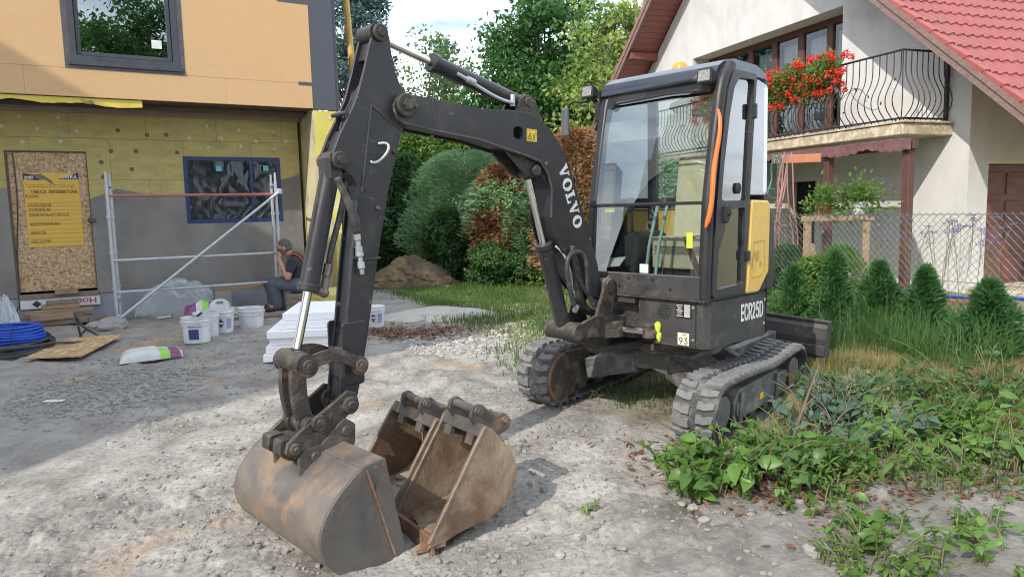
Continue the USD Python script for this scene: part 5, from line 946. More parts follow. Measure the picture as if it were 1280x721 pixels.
lbB = loose_bucket('loose_bucket', 'muddy toothless bucket half hidden behind the bucket on the arm', .47, .93, (q[0], q[1], float(land(q[0], q[1])) + .012), math.radians(216), ())
# ================================================================ THE BUILDING SITE: scaffold, buckets, boards, foam, the worker
mk('scaffold_zinc', (.46, .48, .50), (.34, .36, .38), 10, .45, metal=.6, dirt=(.5, .48, .44), dscale=6, dlo=.55, dhi=.7); mk('scaffold_red', (.34, .12, .09), (.26, .09, .07), 10, .55, dirt=(.42, .33, .28), dscale=8, dlo=.55, dhi=.75)
mk('bucket_white', (.60, .61, .62), (.5, .51, .52), 5, .45, dirt=(.42, .41, .38), dscale=8, dlo=.56, dhi=.75); mk('label_blue', (.03, .06, .16), None, 8, .4); mk('label_violet', (.10, .03, .12), None, 8, .4); mk('label_lilac', (.30, .30, .52), None, 8, .4)
mk('white_foam', (.80, .81, .83), (.74, .75, .77), 60, .8, bump=.15, bscale=200); mk('yellow_wool', (.52, .45, .15), (.42, .36, .11), 8, .95, bump=.6, bscale=60)
mk('bag_white', (.52, .52, .51), (.42, .42, .40), 8, .4, bump=.3, bscale=30, dirt=(.5, .48, .45), dscale=4, dlo=.55, dhi=.75); mk('bag_violet', (.20, .05, .15), None, 8, .4); mk('bag_green', (.25, .55, .08), None, 8, .4)
mk('hose_blue', (.01, .065, .42), (.008, .045, .32), 20, .4); mk('hose_pink', (.33, .17, .155), (.26, .13, .12), 10, .5); mk('hose_teal', (.05, .17, .14), (.04, .13, .11), 10, .5); mk('stone', (.31, .30, .28), (.20, .19, .18), 12, .9, bump=.4, bscale=60); mk('concrete_block', (.30, .29, .275), (.22, .21, .2), 6, .95, bump=.5, bscale=40)
MAT['clear_film'] = usdkit.material(stage, '/World/Looks/clear_film', {'t': ('transparent_bsdf', {'color': (.9, .92, .93)}), 'p': ('principled_bsdf', {'base_color': (.55, .58, .6), 'roughness': .22}), 'f': ('layer_weight', {'blend': .35}), 'k': ('math', {'math_type': 'multiply_add', 'value2': .75, 'value3': .2}), 'm': ('mix_closure', {})}, [('f.facing', 'k.value1'), ('k.value', 'm.fac'), ('t.BSDF', 'm.closure1'), ('p.BSDF', 'm.closure2')], surface='m.closure')

# scaffold, standing before the wall
def hs_(px, py): x, z = h1(px, py, -.9); return V(x, -.9, z)
scf = thing('scaffold', 'galvanised scaffold frame with a red top rail before the plastered wall', 'scaffold', H1O, H1RZ)
x0, x1 = 0.0, hs_(350, 330)[0]
for (xx, yy) in ((x0, -.9), (x1, -.9), (x1 + .06, -.32), (x0 + .06, -.32)):
    p_ = part('post', MB(cyl((xx, yy, .02), (xx, yy, 1.98), .0245, 14), cyl((xx, yy, 1.98), (xx, yy, 2.12), .019, 12), cyl((xx, yy, .02), (xx, yy, .04), .06, 14)), 'scaffold_zinc', scf, 30)
    for z in (.5, 1.0, 1.5): part('wedge_clamp', MB(cyl((xx, yy, z - .02), (xx, yy, z + .02), .032, 12), bar((xx, yy - .03, z - .03), (xx, yy - .03, z + .05), .01, .03)), 'scaffold_zinc', p_)
part('top_rail', MB(cyl((x0, -.9, 1.79), (x1, -.9, 1.79), .021, 12)), 'scaffold_red', scf, 30)
for z in (hs_(240, 321)[2], hs_(240, 359)[2]): part('rail', cyl((x0, -.9, z), (x1, -.9, z), .021, 12), 'scaffold_zinc', scf, 30)
part('brace', cyl((x0 + .03, -.935, .08), (x1 + .06, -.935, 1.84), .021, 12), 'scaffold_zinc', scf, 30)
for xx in (x0, x1): each('cross_rail', MB(cyl((xx, -.9, 1.93), (xx + .06, -.32, 1.93), .02, 10), cyl((xx, -.9, .3), (xx + .06, -.32, .3), .02, 10)), 'scaffold_zinc', scf, 30)
each('coupler', MB(sbox3(.08, .08, .09, (x1 + .05, -.92, 1.83), .02), sbox3(.07, .07, .08, (x0 + .02, -.925, .1), .02)), 'scaffold_zinc', scf, 30)

# timber offcuts under the doorway
def plank_thing(px0, px1, py, dz, yoff, th, dep, label, mat='raw_wood', rz=0.0, grp='timber offcuts stacked under the doorway'):
    a, b = h1(px0, py, yoff), h1(px1, py, yoff); L = b[0] - a[0]
    t = thing('timber_plank', label, 'plank', h1w((a[0] + b[0]) / 2, yoff, dz), H1RZ + rz, grp); part('board', sbox3(L, dep, th, (0, 0, th / 2), .004), mat, t)
for k, (p0, p1, py, z, yo, th, dep, m, r, lb) in enumerate(((30, 116, 396, .02, -.42, .09, .30, 'raw_wood_grey', .03, 'grey plank at the bottom of the timber stack under the doorway'), (38, 94, 403, .10, -.56, .08, .12, 'raw_wood', .08, 'thick tapered plank at the front of the timber stack'), (22, 105, 398, .11, -.40, .05, .16, 'raw_wood_grey', -.03, 'long weathered plank in the middle of the timber stack'), (30, 118, 392, .165, -.36, .05, .14, 'raw_wood', .02, 'longest pale plank near the top of the timber stack'), (52, 100, 387, .22, -.3, .06, .12, 'raw_wood', -.05, 'short plank second from the top of the timber stack'), (58, 100, 383, .285, -.28, .05, .12, 'raw_wood_grey', .03, 'short reddish plank on top of the timber stack'), (112, 134, 408, .02, -.55, .07, .2, 'raw_wood_grey', .1, 'short block beside the scaffold foot'))):
    plank_thing(p0, p1, py, z, yo, th, dep, lb, m, r)
bn = thing('bench_plank', 'long pale plank laid on blocks as a bench by the seated worker', 'plank', h1w(h1(312, 370, -.55)[0], -.55, 0), H1RZ)
part('board', sbox3(1.05, .24, .05, (0, 0, .36), .005), 'raw_wood', bn)
for s in (-.4, .40): bk_ = thing('concrete_block', 'concrete block under the left end of the bench plank' if s < 0 else 'concrete block under the right end of the bench plank', 'block', h1w(h1(312, 370, -.55)[0] + s, -.55, 0), H1RZ); part('block', sbox3(.24, .26, .333, (0, 0, .167), .01), 'concrete_block', bk_)
ds = thing('dark_plank', 'dark plank lying on the ground before the bench', 'plank', at(352, 396), H1RZ); part('board', sbox3(.9, .18, .05, (0, 0, .025), .005), 'raw_wood_grey', ds)

# white buckets
def site_bucket(px, py, r, h, label, deco, lid=False, handle=True, rz=0.0):
    P = at(px, py); b = thing('plastic_bucket', label, 'bucket', P, rz + math.atan2(-P[1], -P[0]))
    pr = [(0, .0), (r * .86, 0), (r * .88, .01), (r * .98, h - .05), (r * 1.03, h - .05), (r * 1.03, h - .035), (r * 1.0, h - .03), (r * 1.0, h - .012), (r * 1.04, h - .008), (r * 1.04, h), (r * .96, h), (r * .86, .02), (0, .02)]
    if lid: pr = pr[:-2] + [(r * .9, h - .004), (0, h - .004)]
    part('tub', lathe(pr, 36), 'bucket_white', b, 35)
    def patch(a0, a1, z0, z1, mat, nm='label'):
        a = np.linspace(a0, a1, 10); rr = lambda z: r * (.88 + .1 * z / (h - .05)) + .0025; v = np.vstack([np.c_[rr(z) * np.cos(a), rr(z) * np.sin(a), np.full(10, z)] for z in (z0, z1)]); part(nm, T(v, [(k, k + 1, 11 + k) for k in range(9)] + [(k, 11 + k, 10 + k) for k in range(9)], process=False), mat, b, True)
    if deco == 'blue': patch(-.62, .12, .05, .17, 'label_blue'); patch(-.65, .3, .19, .225, 'label_lilac')
    if deco == 'lilac': patch(-1.2, -.1, .04, .18, 'label_lilac')
    if deco == 'diamond':
        a = V(0, .24, 0, -.24) + (.0); z = V(.075, .135, .195, .135); rr = r * .955; part('logo', T(np.c_[rr * np.cos(a) + .004, rr * np.sin(a), z], [(0, 1, 2), (0, 2, 3)], process=False), 'label_violet', b); part('logo_text', sbox3(.002, .055, .02, (rr + .006, 0, .135)), 'white_print', b); patch(.45, .9, .06, .19, 'label_lilac')
    if handle: part('handle', tube([(r * 1.03 * math.cos(t) * .35, r * 1.03 * math.sin(t + 0), h - .02 + (.05 if False else -.10 * math.sin(0)) + .0) for t in (0,)] + [(0, r * 1.04, h - .04)] if False else spline([(0, r * 1.04, h - .04), (r * .75, r * .8, h - .075), (r * 1.06, 0, h - .09), (r * .75, -r * .8, h - .075), (0, -r * 1.04, h - .04)], 18), .004, 6), 'bucket_white', b, True)
    return b
B1 = site_bucket(247, 427, .165, .30, 'open white bucket with a dark blue label and a trowel on its rim', 'blue')
B2 = site_bucket(259, 420, .15, .30, 'white bucket with a lilac label half hidden behind the bucket with the trowel', 'lilac')
B3 = site_bucket(277, 415, .165, .31, 'white bucket with a violet diamond on it', 'diamond')
B4 = site_bucket(315, 409, .165, .27, 'plain whitish bucket nearest the bench', None)
B5 = site_bucket(467, 408, .15, .27, 'white bucket right of the excavator arm near the grass', 'diamond', True)
P = at(247, 427); tw = thing('trowel', 'dark trowel lying across the rim of the front bucket', 'trowel', (P[0], P[1], P[2] + .305), 2.4); part('handle', cyl((-.05, 0, .01), (-.22, .03, .06), .014, 10), 'decal_black', tw); part('blade', hull([(-.05, -.05, .0), (-.05, .05, .0), (.14, 0, .0), (-.05, -.05, .004), (-.05, .05, .004), (.14, 0, .004)]), 'galvanised', tw)
P = at(277, 415); hd = thing('bucket_lid', 'white bucket lid with a hand hole standing in the bucket with the diamond', 'lid', (P[0], P[1], P[2] + .27), H1RZ); part('lid', front(shapely.affinity.scale(Point(0, .07).buffer(.12), 1, .75).difference(shapely.affinity.scale(Point(0, .11).buffer(.05), 1, .4)), 0, .02, 0), 'bucket_white', hd)

# cement bag, strand board, foam and wool
P = at(190, 447); cb = thing('cement_bag', 'half empty white bag with violet and green print lying on the dust', 'bag', P, math.radians(32))
gx, gy = np.meshgrid(np.linspace(-1, 1, 40), np.linspace(-1, 1, 28)); prof_ = np.clip((1 - np.abs(gx) ** 3.2) * (1 - np.abs(gy) ** 2.6), 0, 1) ** .5
wr_ = meshkit.fbm(np.stack([gx * 4, gy * 4, gx * 0], -1), 4, 6) - .5; zt_ = prof_ * (.10 + .05 * wr_ - .03 * gx); X_ = gx * .30 + .02 * gy; Y_ = gy * .21 * (1 - .08 * gx)
def sheet_faces(n, m):
    i, j = np.meshgrid(np.arange(n - 1), np.arange(m - 1), indexing='ij'); a = i * m + j; return np.concatenate([np.stack([a, a + 1, a + m + 1], -1).reshape(-1, 3), np.stack([a, a + m + 1, a + m], -1).reshape(-1, 3)])
ff = sheet_faces(28, 40); vt = np.stack([X_, Y_, zt_ + .01], -1).reshape(-1, 3); cx_ = vt[ff].mean(1)
sel = (cx_[:, 0] > .16) & (cx_[:, 0] < .27); sel2 = (cx_[:, 0] > .06) & (cx_[:, 0] <= .16) & (cx_[:, 1] < -.04)
part('sack', (np.vstack([vt, vt * V(1, 1, 0) + V(0, 0, .0)]), np.vstack([ff[~sel & ~sel2], ff[:, ::-1] + len(vt)])), 'bag_white', cb, True); part('print', (vt, ff[sel]), 'bag_violet', cb, True); part('print', (vt, ff[sel2]), 'bag_green', cb, True)
c4 = [at(31, 452.5), at(102, 451), at(154, 425.5), at(88, 427)]; zz = [.02, .03, .05, .02]
sb = thing('strand_board', 'chipboard sheet lying on the ground between the blue coil and the bag', 'board', (c4[0][0], c4[0][1], 0), 0.0)
pv = [c - V(c4[0][0], c4[0][1], 0) + V(0, 0, z + .03) for c, z in zip(c4, zz)]; part('board', hull(pv + [p - V(0, 0, .018) for p in pv]), 'osb', sb)
fo = at(362, 453.5); fdir = math.radians(8)
for k in range(6):
    o = ((0, 0), (.01, .03), (.06, .05), (.05, .0), (.11, .08), (.15, .10))[k]; w_, d_2 = ((.60, 1.0), (.60, 1.0), (.58, 1.0), (.60, 1.0), (.56, 1.0), (.52, .95))[k]
    nm = ('bottom', 'second from bottom', 'third from bottom', 'third from top', 'second from top', 'topmost')[k]
    t = thing('foam_board', f'white polystyrene board, {nm} of the stack behind the excavator arm', 'foam board', (fo[0] + o[0] - .03, fo[1] + o[1] + .52, fo[2] + .012 + .079 * k), fdir + .03 * math.sin(k * 2.1), 'white polystyrene boards in a stack'); part('board', sbox3(w_, d_2, .076, (0, 0, .038), .006), 'white_foam', t)
yo_ = at(408, 402)
for k in range(4): t = thing('wool_board', ('lowest yellow insulation board of the stack behind the white foam', 'second yellow insulation board from the ground behind the white foam', 'third yellow insulation board from the ground behind the white foam', 'top yellow insulation board of the stack behind the white foam')[k], 'insulation board', (yo_[0] + .03 * k - .02, yo_[1] + .25 + .03 * (k % 2), yo_[2] + .1 * k + .005), .5 + .04 * k, 'yellow insulation boards in a stack'); part('board', sbox3(.62, .9, .096, (0, 0, .048), .012), 'yellow_wool', t)
wpk = thing('wool_pack', 'upright yellow insulation pack with a dark label by the house corner', 'insulation pack', h1w(h1(424, 330, -1.0)[0] + .1, -1.0, 0), H1RZ); part('pack', sbox3(.34, .3, 1.2, (0, 0, .60), .03), 'yellow_wool', wpk, 30); part('label', sbox3(.10, .004, .13, (-.02, -.153, .92)), 'decal_black', wpk); part('mark', front(Point(0, .92).buffer(.03), -.158, .002), 'decal_yellow', wpk); part('band', sbox3(.342, .302, .08, (0, 0, .25)), 'label_violet', wpk)
yp_ = thing('yellow_pole', 'tall yellow pole rising behind the corner of the unfinished house', 'pole', (0, 0, 0)); a_ = at_depth(446, 150, 13.2); part('pole', tube(spline([V(at_depth(458, 360, 13.2)[0], 13.2, 0), at_depth(449, 200, 13.2), at_depth(441, 95, 13.2), at_depth(432.5, 0, 13.2), at_depth(425, -80, 13.2)], 20), .055, 12), 'machine_yellow', yp_, True)

# blue hose coil, black hoses
P = at(22, 440); co = thing('hose_coil', 'coil of bright blue pipe lying by the stacked timber', 'hose', P, 0)
for k in range(9):
    a = np.linspace(0, 2 * PI, 48, endpoint=False); r = .275 - .012 * abs(k - 4) + .01 * rng.random(); part('loop', tube(np.c_[r * np.cos(a), r * np.sin(a), .05 + .031 * k + .006 * np.sin(a * 2 + k)], .0165, 8, closed=True), 'hose_blue', co, True)
for k in range(7):
    a = np.linspace(0, 2 * PI, 40, endpoint=False); r = .235; part('loop', tube(np.c_[r * np.cos(a), r * np.sin(a), .05 + .036 * k + 0 * a], .016, 6, closed=True), 'hose_blue', co, True)
for a in (-1.1, -2.3): part('tie', tube([(.235 * math.cos(a), .235 * math.sin(a), .03), (.335 * math.cos(a), .335 * math.sin(a), .1), (.335 * math.cos(a), .335 * math.sin(a), .26), (.24 * math.cos(a), .24 * math.sin(a), .34)], .006, 5), 'decal_black', co)
bh = thing('black_hose', 'tangle of black hoses under the blue coil at the left edge', 'hose', (P[0], P[1], P[2]), 0)
for k in range(7):
    a = np.linspace(0, 2 * PI, 40, endpoint=False); r = .36 + .05 * rng.random(); part('loop', tube(np.c_[-.06 + r * np.cos(a) * 1.1, -.03 + r * np.sin(a), .03 + .02 * k + .03 * np.sin(a + k)], .014, 6, closed=True), 'hose_rubber', bh, True)
part('tail', tube(spline([(-.35, -.28, .05), (0, -.34, .06), (.35, -.1, .10), (.6, .22, .06), (.75, .5, .04)], 24), .015, 6), 'hose_rubber', bh, True)
P = at(104, 424); vt_ = thing('bent_pipe', 'black bent pipe propped up before the timber stack', 'pipe', P, 0); each('pipe', MB(tube([(-.02, 0, .0), (-.09, .02, .33)], .014, 8), tube([(-.09, .02, .33), (.0, .0, .17), (.22, 0, .02)], .014, 8), tube([(-.05, -.02, .02), (.04, .0, .12), (.1, .0, .11)], .011, 8)), 'hose_rubber', vt_)
# crumpled clear film
def film_heap(name, label, px, py, rx, ry, h, seed, rz=0.0, mat='clear_film'):
    P = at(px, py); t = thing(name, label, 'plastic film', (P[0], P[1], P[2]), rz); n = 70; gx, gy = np.meshgrid(np.linspace(-1, 1, n), np.linspace(-1, 1, n)); r = np.sqrt(gx ** 2 + gy ** 2)
    p = np.stack([gx * 2.2, gy * 2.2, gx * 0 + seed], -1); rid = 1 - np.abs(2 * meshkit.fbm(p * 1.5, 4, seed) - 1)
    z = h * np.clip(1 - r ** 2, 0, 1) ** .6 * (.35 + .8 * rid); v = np.stack([gx * rx + .06 * (meshkit.fbm(p * 2 + 9, 3, seed + 3) - .5), gy * ry, z + .004], -1).reshape(-1, 3); f = sheet_faces(n, n); k = (r.reshape(-1)[f] < 1.02).all(1); part('film', (v, f[k]), mat, t, True); return t, P
film_heap('plastic_sheet', 'crumpled heap of clear plastic film under the scaffold', 225, 392, .62, .38, .48, 5, H1RZ)
film_heap('plastic_sack', 'translucent plastic sack at the left edge by the timber stack', 3, 420, .22, .2, .5, 8)
P = at(258, 398); pb = thing('printed_bag', 'empty violet and green printed bag on the plastic film', 'bag', (P[0] - .05, P[1], P[2] + .22), 0.4)
n = 25; gx, gy = np.meshgrid(np.linspace(-1, 1, n), np.linspace(-1, 1, n)); zz_ = .16 * (meshkit.fbm(np.stack([gx * 2, gy * 2, gx * 0], -1), 3, 41) - .3) - .12 * gy ** 2 - .1 * np.abs(gx); vv = np.stack([gx * .24, gy * .16, zz_], -1).reshape(-1, 3); f = sheet_faces(n, n); c = vv[f].mean(1)[:, 0]
for q, m in (((c < -.08), 'bag_violet'), ((c >= -.08) & (c < .0), 'bag_white'), ((c >= .0) & (c < .09), 'bag_green'), ((c >= .09), 'bag_violet')): part('sheet', (vv, f[q]), m, pb, True)
for k, (px, py, s, lb) in enumerate(((300, 398, .16, 'rubble block left of the bench'), (140, 412, .15, 'broken concrete lump at the scaffold foot'), (122, 413, .12, 'small concrete lump beside the chipboard sheet'))):
    t = thing('rubble', lb, 'rubble', at(px, py), k); part('lump', blob((0, 0, s * .4), s, 50 + k, .35, 2, (1.3, 1, .7)), 'concrete_block', t)
for k, (px, py, s, lb) in enumerate(((68, 503, (.16, .06, .01), 'white scrap lying on the grey dust'), (100, 478, (.07, .05, .02), 'small splinter of wood on the grey gravel'), (205, 398, (.2, .05, .02), 'pale stick on the ground left of the buckets'))):
    t = thing('scrap', lb, 'scrap', at(px, py), .4 * k); part('piece', sbox3(*s, (0, 0, s[2] / 2 + .01), .003), 'white_film' if k != 1 else 'raw_wood', t)

# ---------------------------------------------------------------- the worker
mk('skin', (.42, .22, .15), (.36, .18, .12), 6, .55, spec=.4); mk('shirt_dark', (.028, .03, .036), (.02, .021, .026), 8, .9, bump=.3, bscale=30); mk('trousers_grey', (.085, .095, .12), (.06, .066, .085), 6, .9, bump=.4, bscale=25); mk('hair_grey', (.11, .10, .095), (.06, .055, .05), 60, .8, bump=.8, bscale=200); mk('brace_rust', (.35, .09, .04), None, 8, .7); mk('boot', (.03, .025, .02), None, 8, .7); mk('eye_dark', (.02, .015, .01), None, 8, .3)
Pw = at(360, 388); prx = CR * V(1, 1, 0); prx = unit(prx); pdep = V(prx[1], -prx[0], 0); ps = Pw[1] * 1.0 / FPX
wk = thing('person', 'man in dark t-shirt and grey work trousers sitting with a phone at his ear', 'person', Pw, math.atan2(prx[1], prx[0]))
def chain(bones, res=.02, it=8):
    m = None
    for (a, ra, b, rb) in bones:
        s = []
        for p, r in ((a, ra), (b, rb)):
            o = trimesh.creation.icosphere(subdivisions=2, radius=r).vertices + np.asarray(p, float); s.append(o)
        h = manifold3d.Manifold.hull_points(np.vstack(s)); m = h if m is None else m + h
    m = m.refine_to_length(res).to_mesh(); t = T(m.vert_properties[:, :3].astype(float), m.tri_verts, process=True); trimesh.smoothing.filter_taubin(t, iterations=it); return t
J = {k: V(u, -d, z) for k, (u, z, d) in dict(hip=(.20, .40, 0), hipN=(.20, .40, .10), hipF=(.18, .40, -.10), kneeN=(-.16, .43, .14), kneeF=(-.30, .42, -.08), ankN=(-.10, .09, .14), ankF=(-.20, .09, -.07), toeN=(-.26, .045, .17), toeF=(-.36, .045, -.08), waist=(.215, .52, 0), chest=(.19, .70, 0), neckb=(.12, .835, 0), neck=(.06, .885, 0), head=(-.005, .965, 0), shN=(.165, .775, .17), elN=(.10, .535, .235), wrN=(-.035, .79, .165), shF=(.11, .78, -.17), elF=(-.06, .55, -.13), wrF=(-.02, .555, .09)).items()}
body = chain([(J['hip'], .13, J['waist'], .125), (J['waist'], .125, J['chest'], .135), (J['chest'], .135, J['neckb'], .075), (J['neckb'], .065, J['head'], .06), (J['chest'], .12, J['shN'], .062), (J['chest'], .12, J['shF'], .062), (J['shN'], .062, J['elN'], .046), (J['elN'], .046, J['wrN'], .03), (J['shF'], .062, J['elF'], .046), (J['elF'], .046, J['wrF'], .03), (J['hipN'], .10, J['kneeN'], .062), (J['kneeN'], .062, J['ankN'], .042), (J['hipF'], .10, J['kneeF'], .062), (J['kneeF'], .062, J['ankF'], .042), (J['ankN'], .045, J['toeN'], .036), (J['ankF'], .045, J['toeF'], .036),
    (J['head'] + V(.015, 0, .02), .095, J['head'] + V(-.01, 0, .03), .09), (J['head'] + V(-.03, 0, -.02), .075, J['head'] + V(-.055, 0, -.075), .042), (J['head'] + V(-.10, 0, -.015), .012, J['head'] + V(-.085, 0, .02), .01), (J['head'] + V(.02, -.088, -.01), .018, J['head'] + V(.025, -.094, .02), .014), (J['head'] + V(.02, .088, -.01), .018, J['head'] + V(.025, .094, .02), .014)])
def hand(w, d, up, s):
    """palm and five bent fingers; w wrist, d pointing direction, up the palm's back"""
    d = unit(d); up = unit(up - d * (up @ d)); sd = np.cross(d, up) * s; b = [(w, .026, w + d * .04 + sd * .015, .022), (w, .026, w + d * .045 - sd * .02, .020), (w + d * .035 + sd * .02, .02, w + d * .085 + sd * .028, .014), (w + d * .035 - sd * .02, .018, w + d * .08 - sd * .028, .013)]
    for k, L in enumerate((.070, .078, .074, .058)):
        o = w + d * .08 + sd * (.028 - .0187 * k); c = o + d * L * .5 - up * .012; e = c + d * L * .35 - up * .03; b += [(o, .0095, c, .009), (c, .009, e, .0075)]
    o = w + d * .03 + sd * .026; c = o + d * .035 + sd * .02 - up * .012; b += [(o, .012, c, .01), (c, .01, c + d * .03 - up * .012, .008)]
    return b
hb = chain(hand(J['wrN'], V(-.25, .1, 1), V(-.6, -1, 0), 1) + [(J['elN'] * .2 + J['wrN'] * .8, .031, J['wrN'], .029)], .006, 4); hb2 = chain(hand(J['wrF'], V(1, -.6, .05), V(0, 0, 1), 1) + [(J['elF'] * .2 + J['wrF'] * .8, .031, J['wrF'], .029)], .006, 4)
part('body', trimesh.util.concatenate([body, hb, hb2]), 'skin', wk, True)
part('t_shirt', chain([(J['hip'] + V(.0, 0, .02), .142, J['waist'], .138), (J['waist'], .14, J['chest'], .15), (J['chest'], .148, J['neckb'], .082), (J['chest'], .132, J['shN'], .075), (J['chest'], .132, J['shF'], .075), (J['shN'], .075, J['shN'] * .45 + J['elN'] * .55, .066), (J['shF'], .075, J['shF'] * .45 + J['elF'] * .55, .066)]), 'shirt_dark', wk, True)
part('trousers', chain([(J['hip'] + V(0, 0, -.02), .146, J['hip'] + V(.01, 0, .05), .146), (J['hipN'], .118, J['kneeN'], .088), (J['kneeN'], .088, J['ankN'] + V(0, 0, .02), .082), (J['hipF'], .118, J['kneeF'], .088), (J['kneeF'], .088, J['ankF'] + V(0, 0, .02), .082)]), 'trousers_grey', wk, True)
for s in ('N', 'F'): part('boot', chain([(J['ank' + s] + V(0, 0, -.01), .062, J['ank' + s] + V(-.02, 0, -.035), .055), (J['ank' + s] + V(.02, 0, -.04), .05, J['toe' + s], .045)]), 'boot', wk, True)
hr = chain([(J['head'] + V(.02, 0, .045), .098, J['head'] + V(.0, 0, .055), .092), (J['head'] + V(.045, 0, .0), .082, J['head'] + V(.05, 0, -.03), .065)]); part('hair', hr, 'hair_grey', wk, True)
each('eye', MB(*[T(trimesh.creation.icosphere(1, .011).vertices + J['head'] + V(-.088, s * .032, .012), trimesh.creation.icosphere(1, .011).faces) for s in (-1, 1)]), 'eye_dark', wk); part('mouth', bar(J['head'] + V(-.088, -.02, -.052), J['head'] + V(-.088, .02, -.052), .008, .006), 'brace_rust', wk)
br = MB()
for s in (-1, 1): br.add(tube(spline([J['waist'] + V(-.135, s * .07, -.05), J['chest'] + V(-.14, s * .08, .02), J['shN'] * .6 + J['shF'] * .4 + V(-.02, 0, 0) if False else J['neckb'] + V(.02, s * .095, .045), J['chest'] + V(.14, s * .07, .02), J['waist'] + V(.135, s * .04, -.05)], 24), .014, 6))
each('brace', br, 'brace_rust', wk, True)
q = J['wrN'] + V(-.01, .02, .10); ph = thing('phone', 'dark mobile phone held to the ear of the seated man', 'phone', Pw + prx * q[0] + V(-prx[1], prx[0], 0) * q[1] + V(0, 0, q[2]), math.atan2(prx[1], prx[0])); part('body', place(sbox3(.012, .07, .14, (0, 0, 0), .005), (0, 0, 0), 1.2, .1, .25), 'decal_black', ph)
stl = thing('crate', 'low dark crate under the seated man', 'crate', Pw + prx * .22, math.atan2(prx[1], prx[0])); part('box', sbox3(.34, .42, .27, (0, 0, .14), .015), 'raw_wood_grey', stl)
for k in range(3): part('slat', sbox3(.35, .435, .06, (0, 0, .05 + .09 * k), .006), 'raw_wood_grey', stl)
# ================================================================ VEGETATION
mk_leaf('leaf_maple', [(0.034, 0.092, 0.026), (0.065, 0.162, 0.038), (0.103, 0.234, 0.052), (0.162, 0.311, 0.071)]); mk_leaf('leaf_yellowish', [(0.134, 0.194, 0.057), (0.3, 0.39, 0.107), (0.461, 0.531, 0.16), (0.603, 0.617, 0.23)]); mk_leaf('leaf_locust', [(0.078, 0.137, 0.057), (0.155, 0.233, 0.087), (0.233, 0.301, 0.116), (0.389, 0.359, 0.097)]); mk_leaf('leaf_silver', [(0.065, 0.111, 0.098), (0.117, 0.169, 0.15), (0.169, 0.221, 0.195)])
mk_leaf('needle_teal', [(0.145, 0.253, 0.123), (0.268, 0.429, 0.199), (0.438, 0.605, 0.29), (0.607, 0.758, 0.354)], trans=.15); mk_leaf('needle_brown', [(0.161, 0.089, 0.045), (0.36, 0.189, 0.089), (0.52, 0.288, 0.152), (0.594, 0.376, 0.232)], trans=.15); mk_leaf('needle_green', [(0.038, 0.102, 0.03), (0.076, 0.178, 0.051), (0.128, 0.255, 0.076)], trans=.2)
mk_leaf('leaf_bush', [(0.035, 0.084, 0.024), (0.071, 0.154, 0.043), (0.119, 0.237, 0.066), (0.19, 0.309, 0.084)]); mk_leaf('leaf_weed', [(0.066, 0.135, 0.03), (0.139, 0.255, 0.051), (0.23, 0.376, 0.075), (0.369, 0.511, 0.1)], scale=3, rough=.42); mk_leaf('leaf_bluish', [(0.075, 0.128, 0.095), (0.128, 0.203, 0.149), (0.191, 0.276, 0.213)], scale=4); mk_leaf('leaf_light', [(0.084, 0.154, 0.028), (0.14, 0.238, 0.049), (0.224, 0.308, 0.07)])
mk_leaf('grass_green', [(0.054, 0.101, 0.022), (0.095, 0.162, 0.034), (0.149, 0.223, 0.054), (0.27, 0.27, 0.108)], trans=.3, scale=1.2); mk_leaf('grass_dry', [(0.15, 0.138, 0.05), (0.25, 0.213, 0.088), (0.35, 0.288, 0.138), (0.125, 0.163, 0.044)], trans=.25, scale=2); mk_leaf('grass_tall', [(0.047, 0.101, 0.024), (0.081, 0.149, 0.041), (0.121, 0.196, 0.061), (0.203, 0.243, 0.095)], trans=.3); mk_leaf('leaf_litter', [(.12, .055, .03), (.20, .10, .05), (.30, .17, .08), (.26, .09, .05)], trans=.1, scale=6)
mk_leaf('petal_red', [(.55, .03, .015), (.72, .05, .02), (.80, .09, .04)], trans=.2, scale=8); mk_leaf('petal_violet', [(.13, .09, .22), (.20, .14, .30)], trans=.2); mk('bark', (.13, .10, .08), (.07, .055, .045), 12, .9, bump=.8, bscale=30); mk('stem_green', (.10, .13, .045), (.13, .09, .05), 8, .6); mk('stem_brown', (.18, .12, .085), (.11, .075, .055), 14, .8); mk('terracotta', (.42, .17, .09), (.34, .13, .07), 8, .8); mk('fence_wire', (.10, .13, .12), (.07, .09, .085), 20, .5, metal=.3); mk('fence_post', (.34, .36, .35), (.24, .26, .25), 12, .6)
mk('soil_heap', (.125, .09, .06), (.07, .052, .038), 5, .95, bump=.8, bscale=30, dirt=(.21, .145, .085), dscale=1.4, dlo=.48, dhi=.62); mk('pale_sand', (.44, .42, .38), (.34, .325, .295), 6, .95, bump=.5, bscale=60)

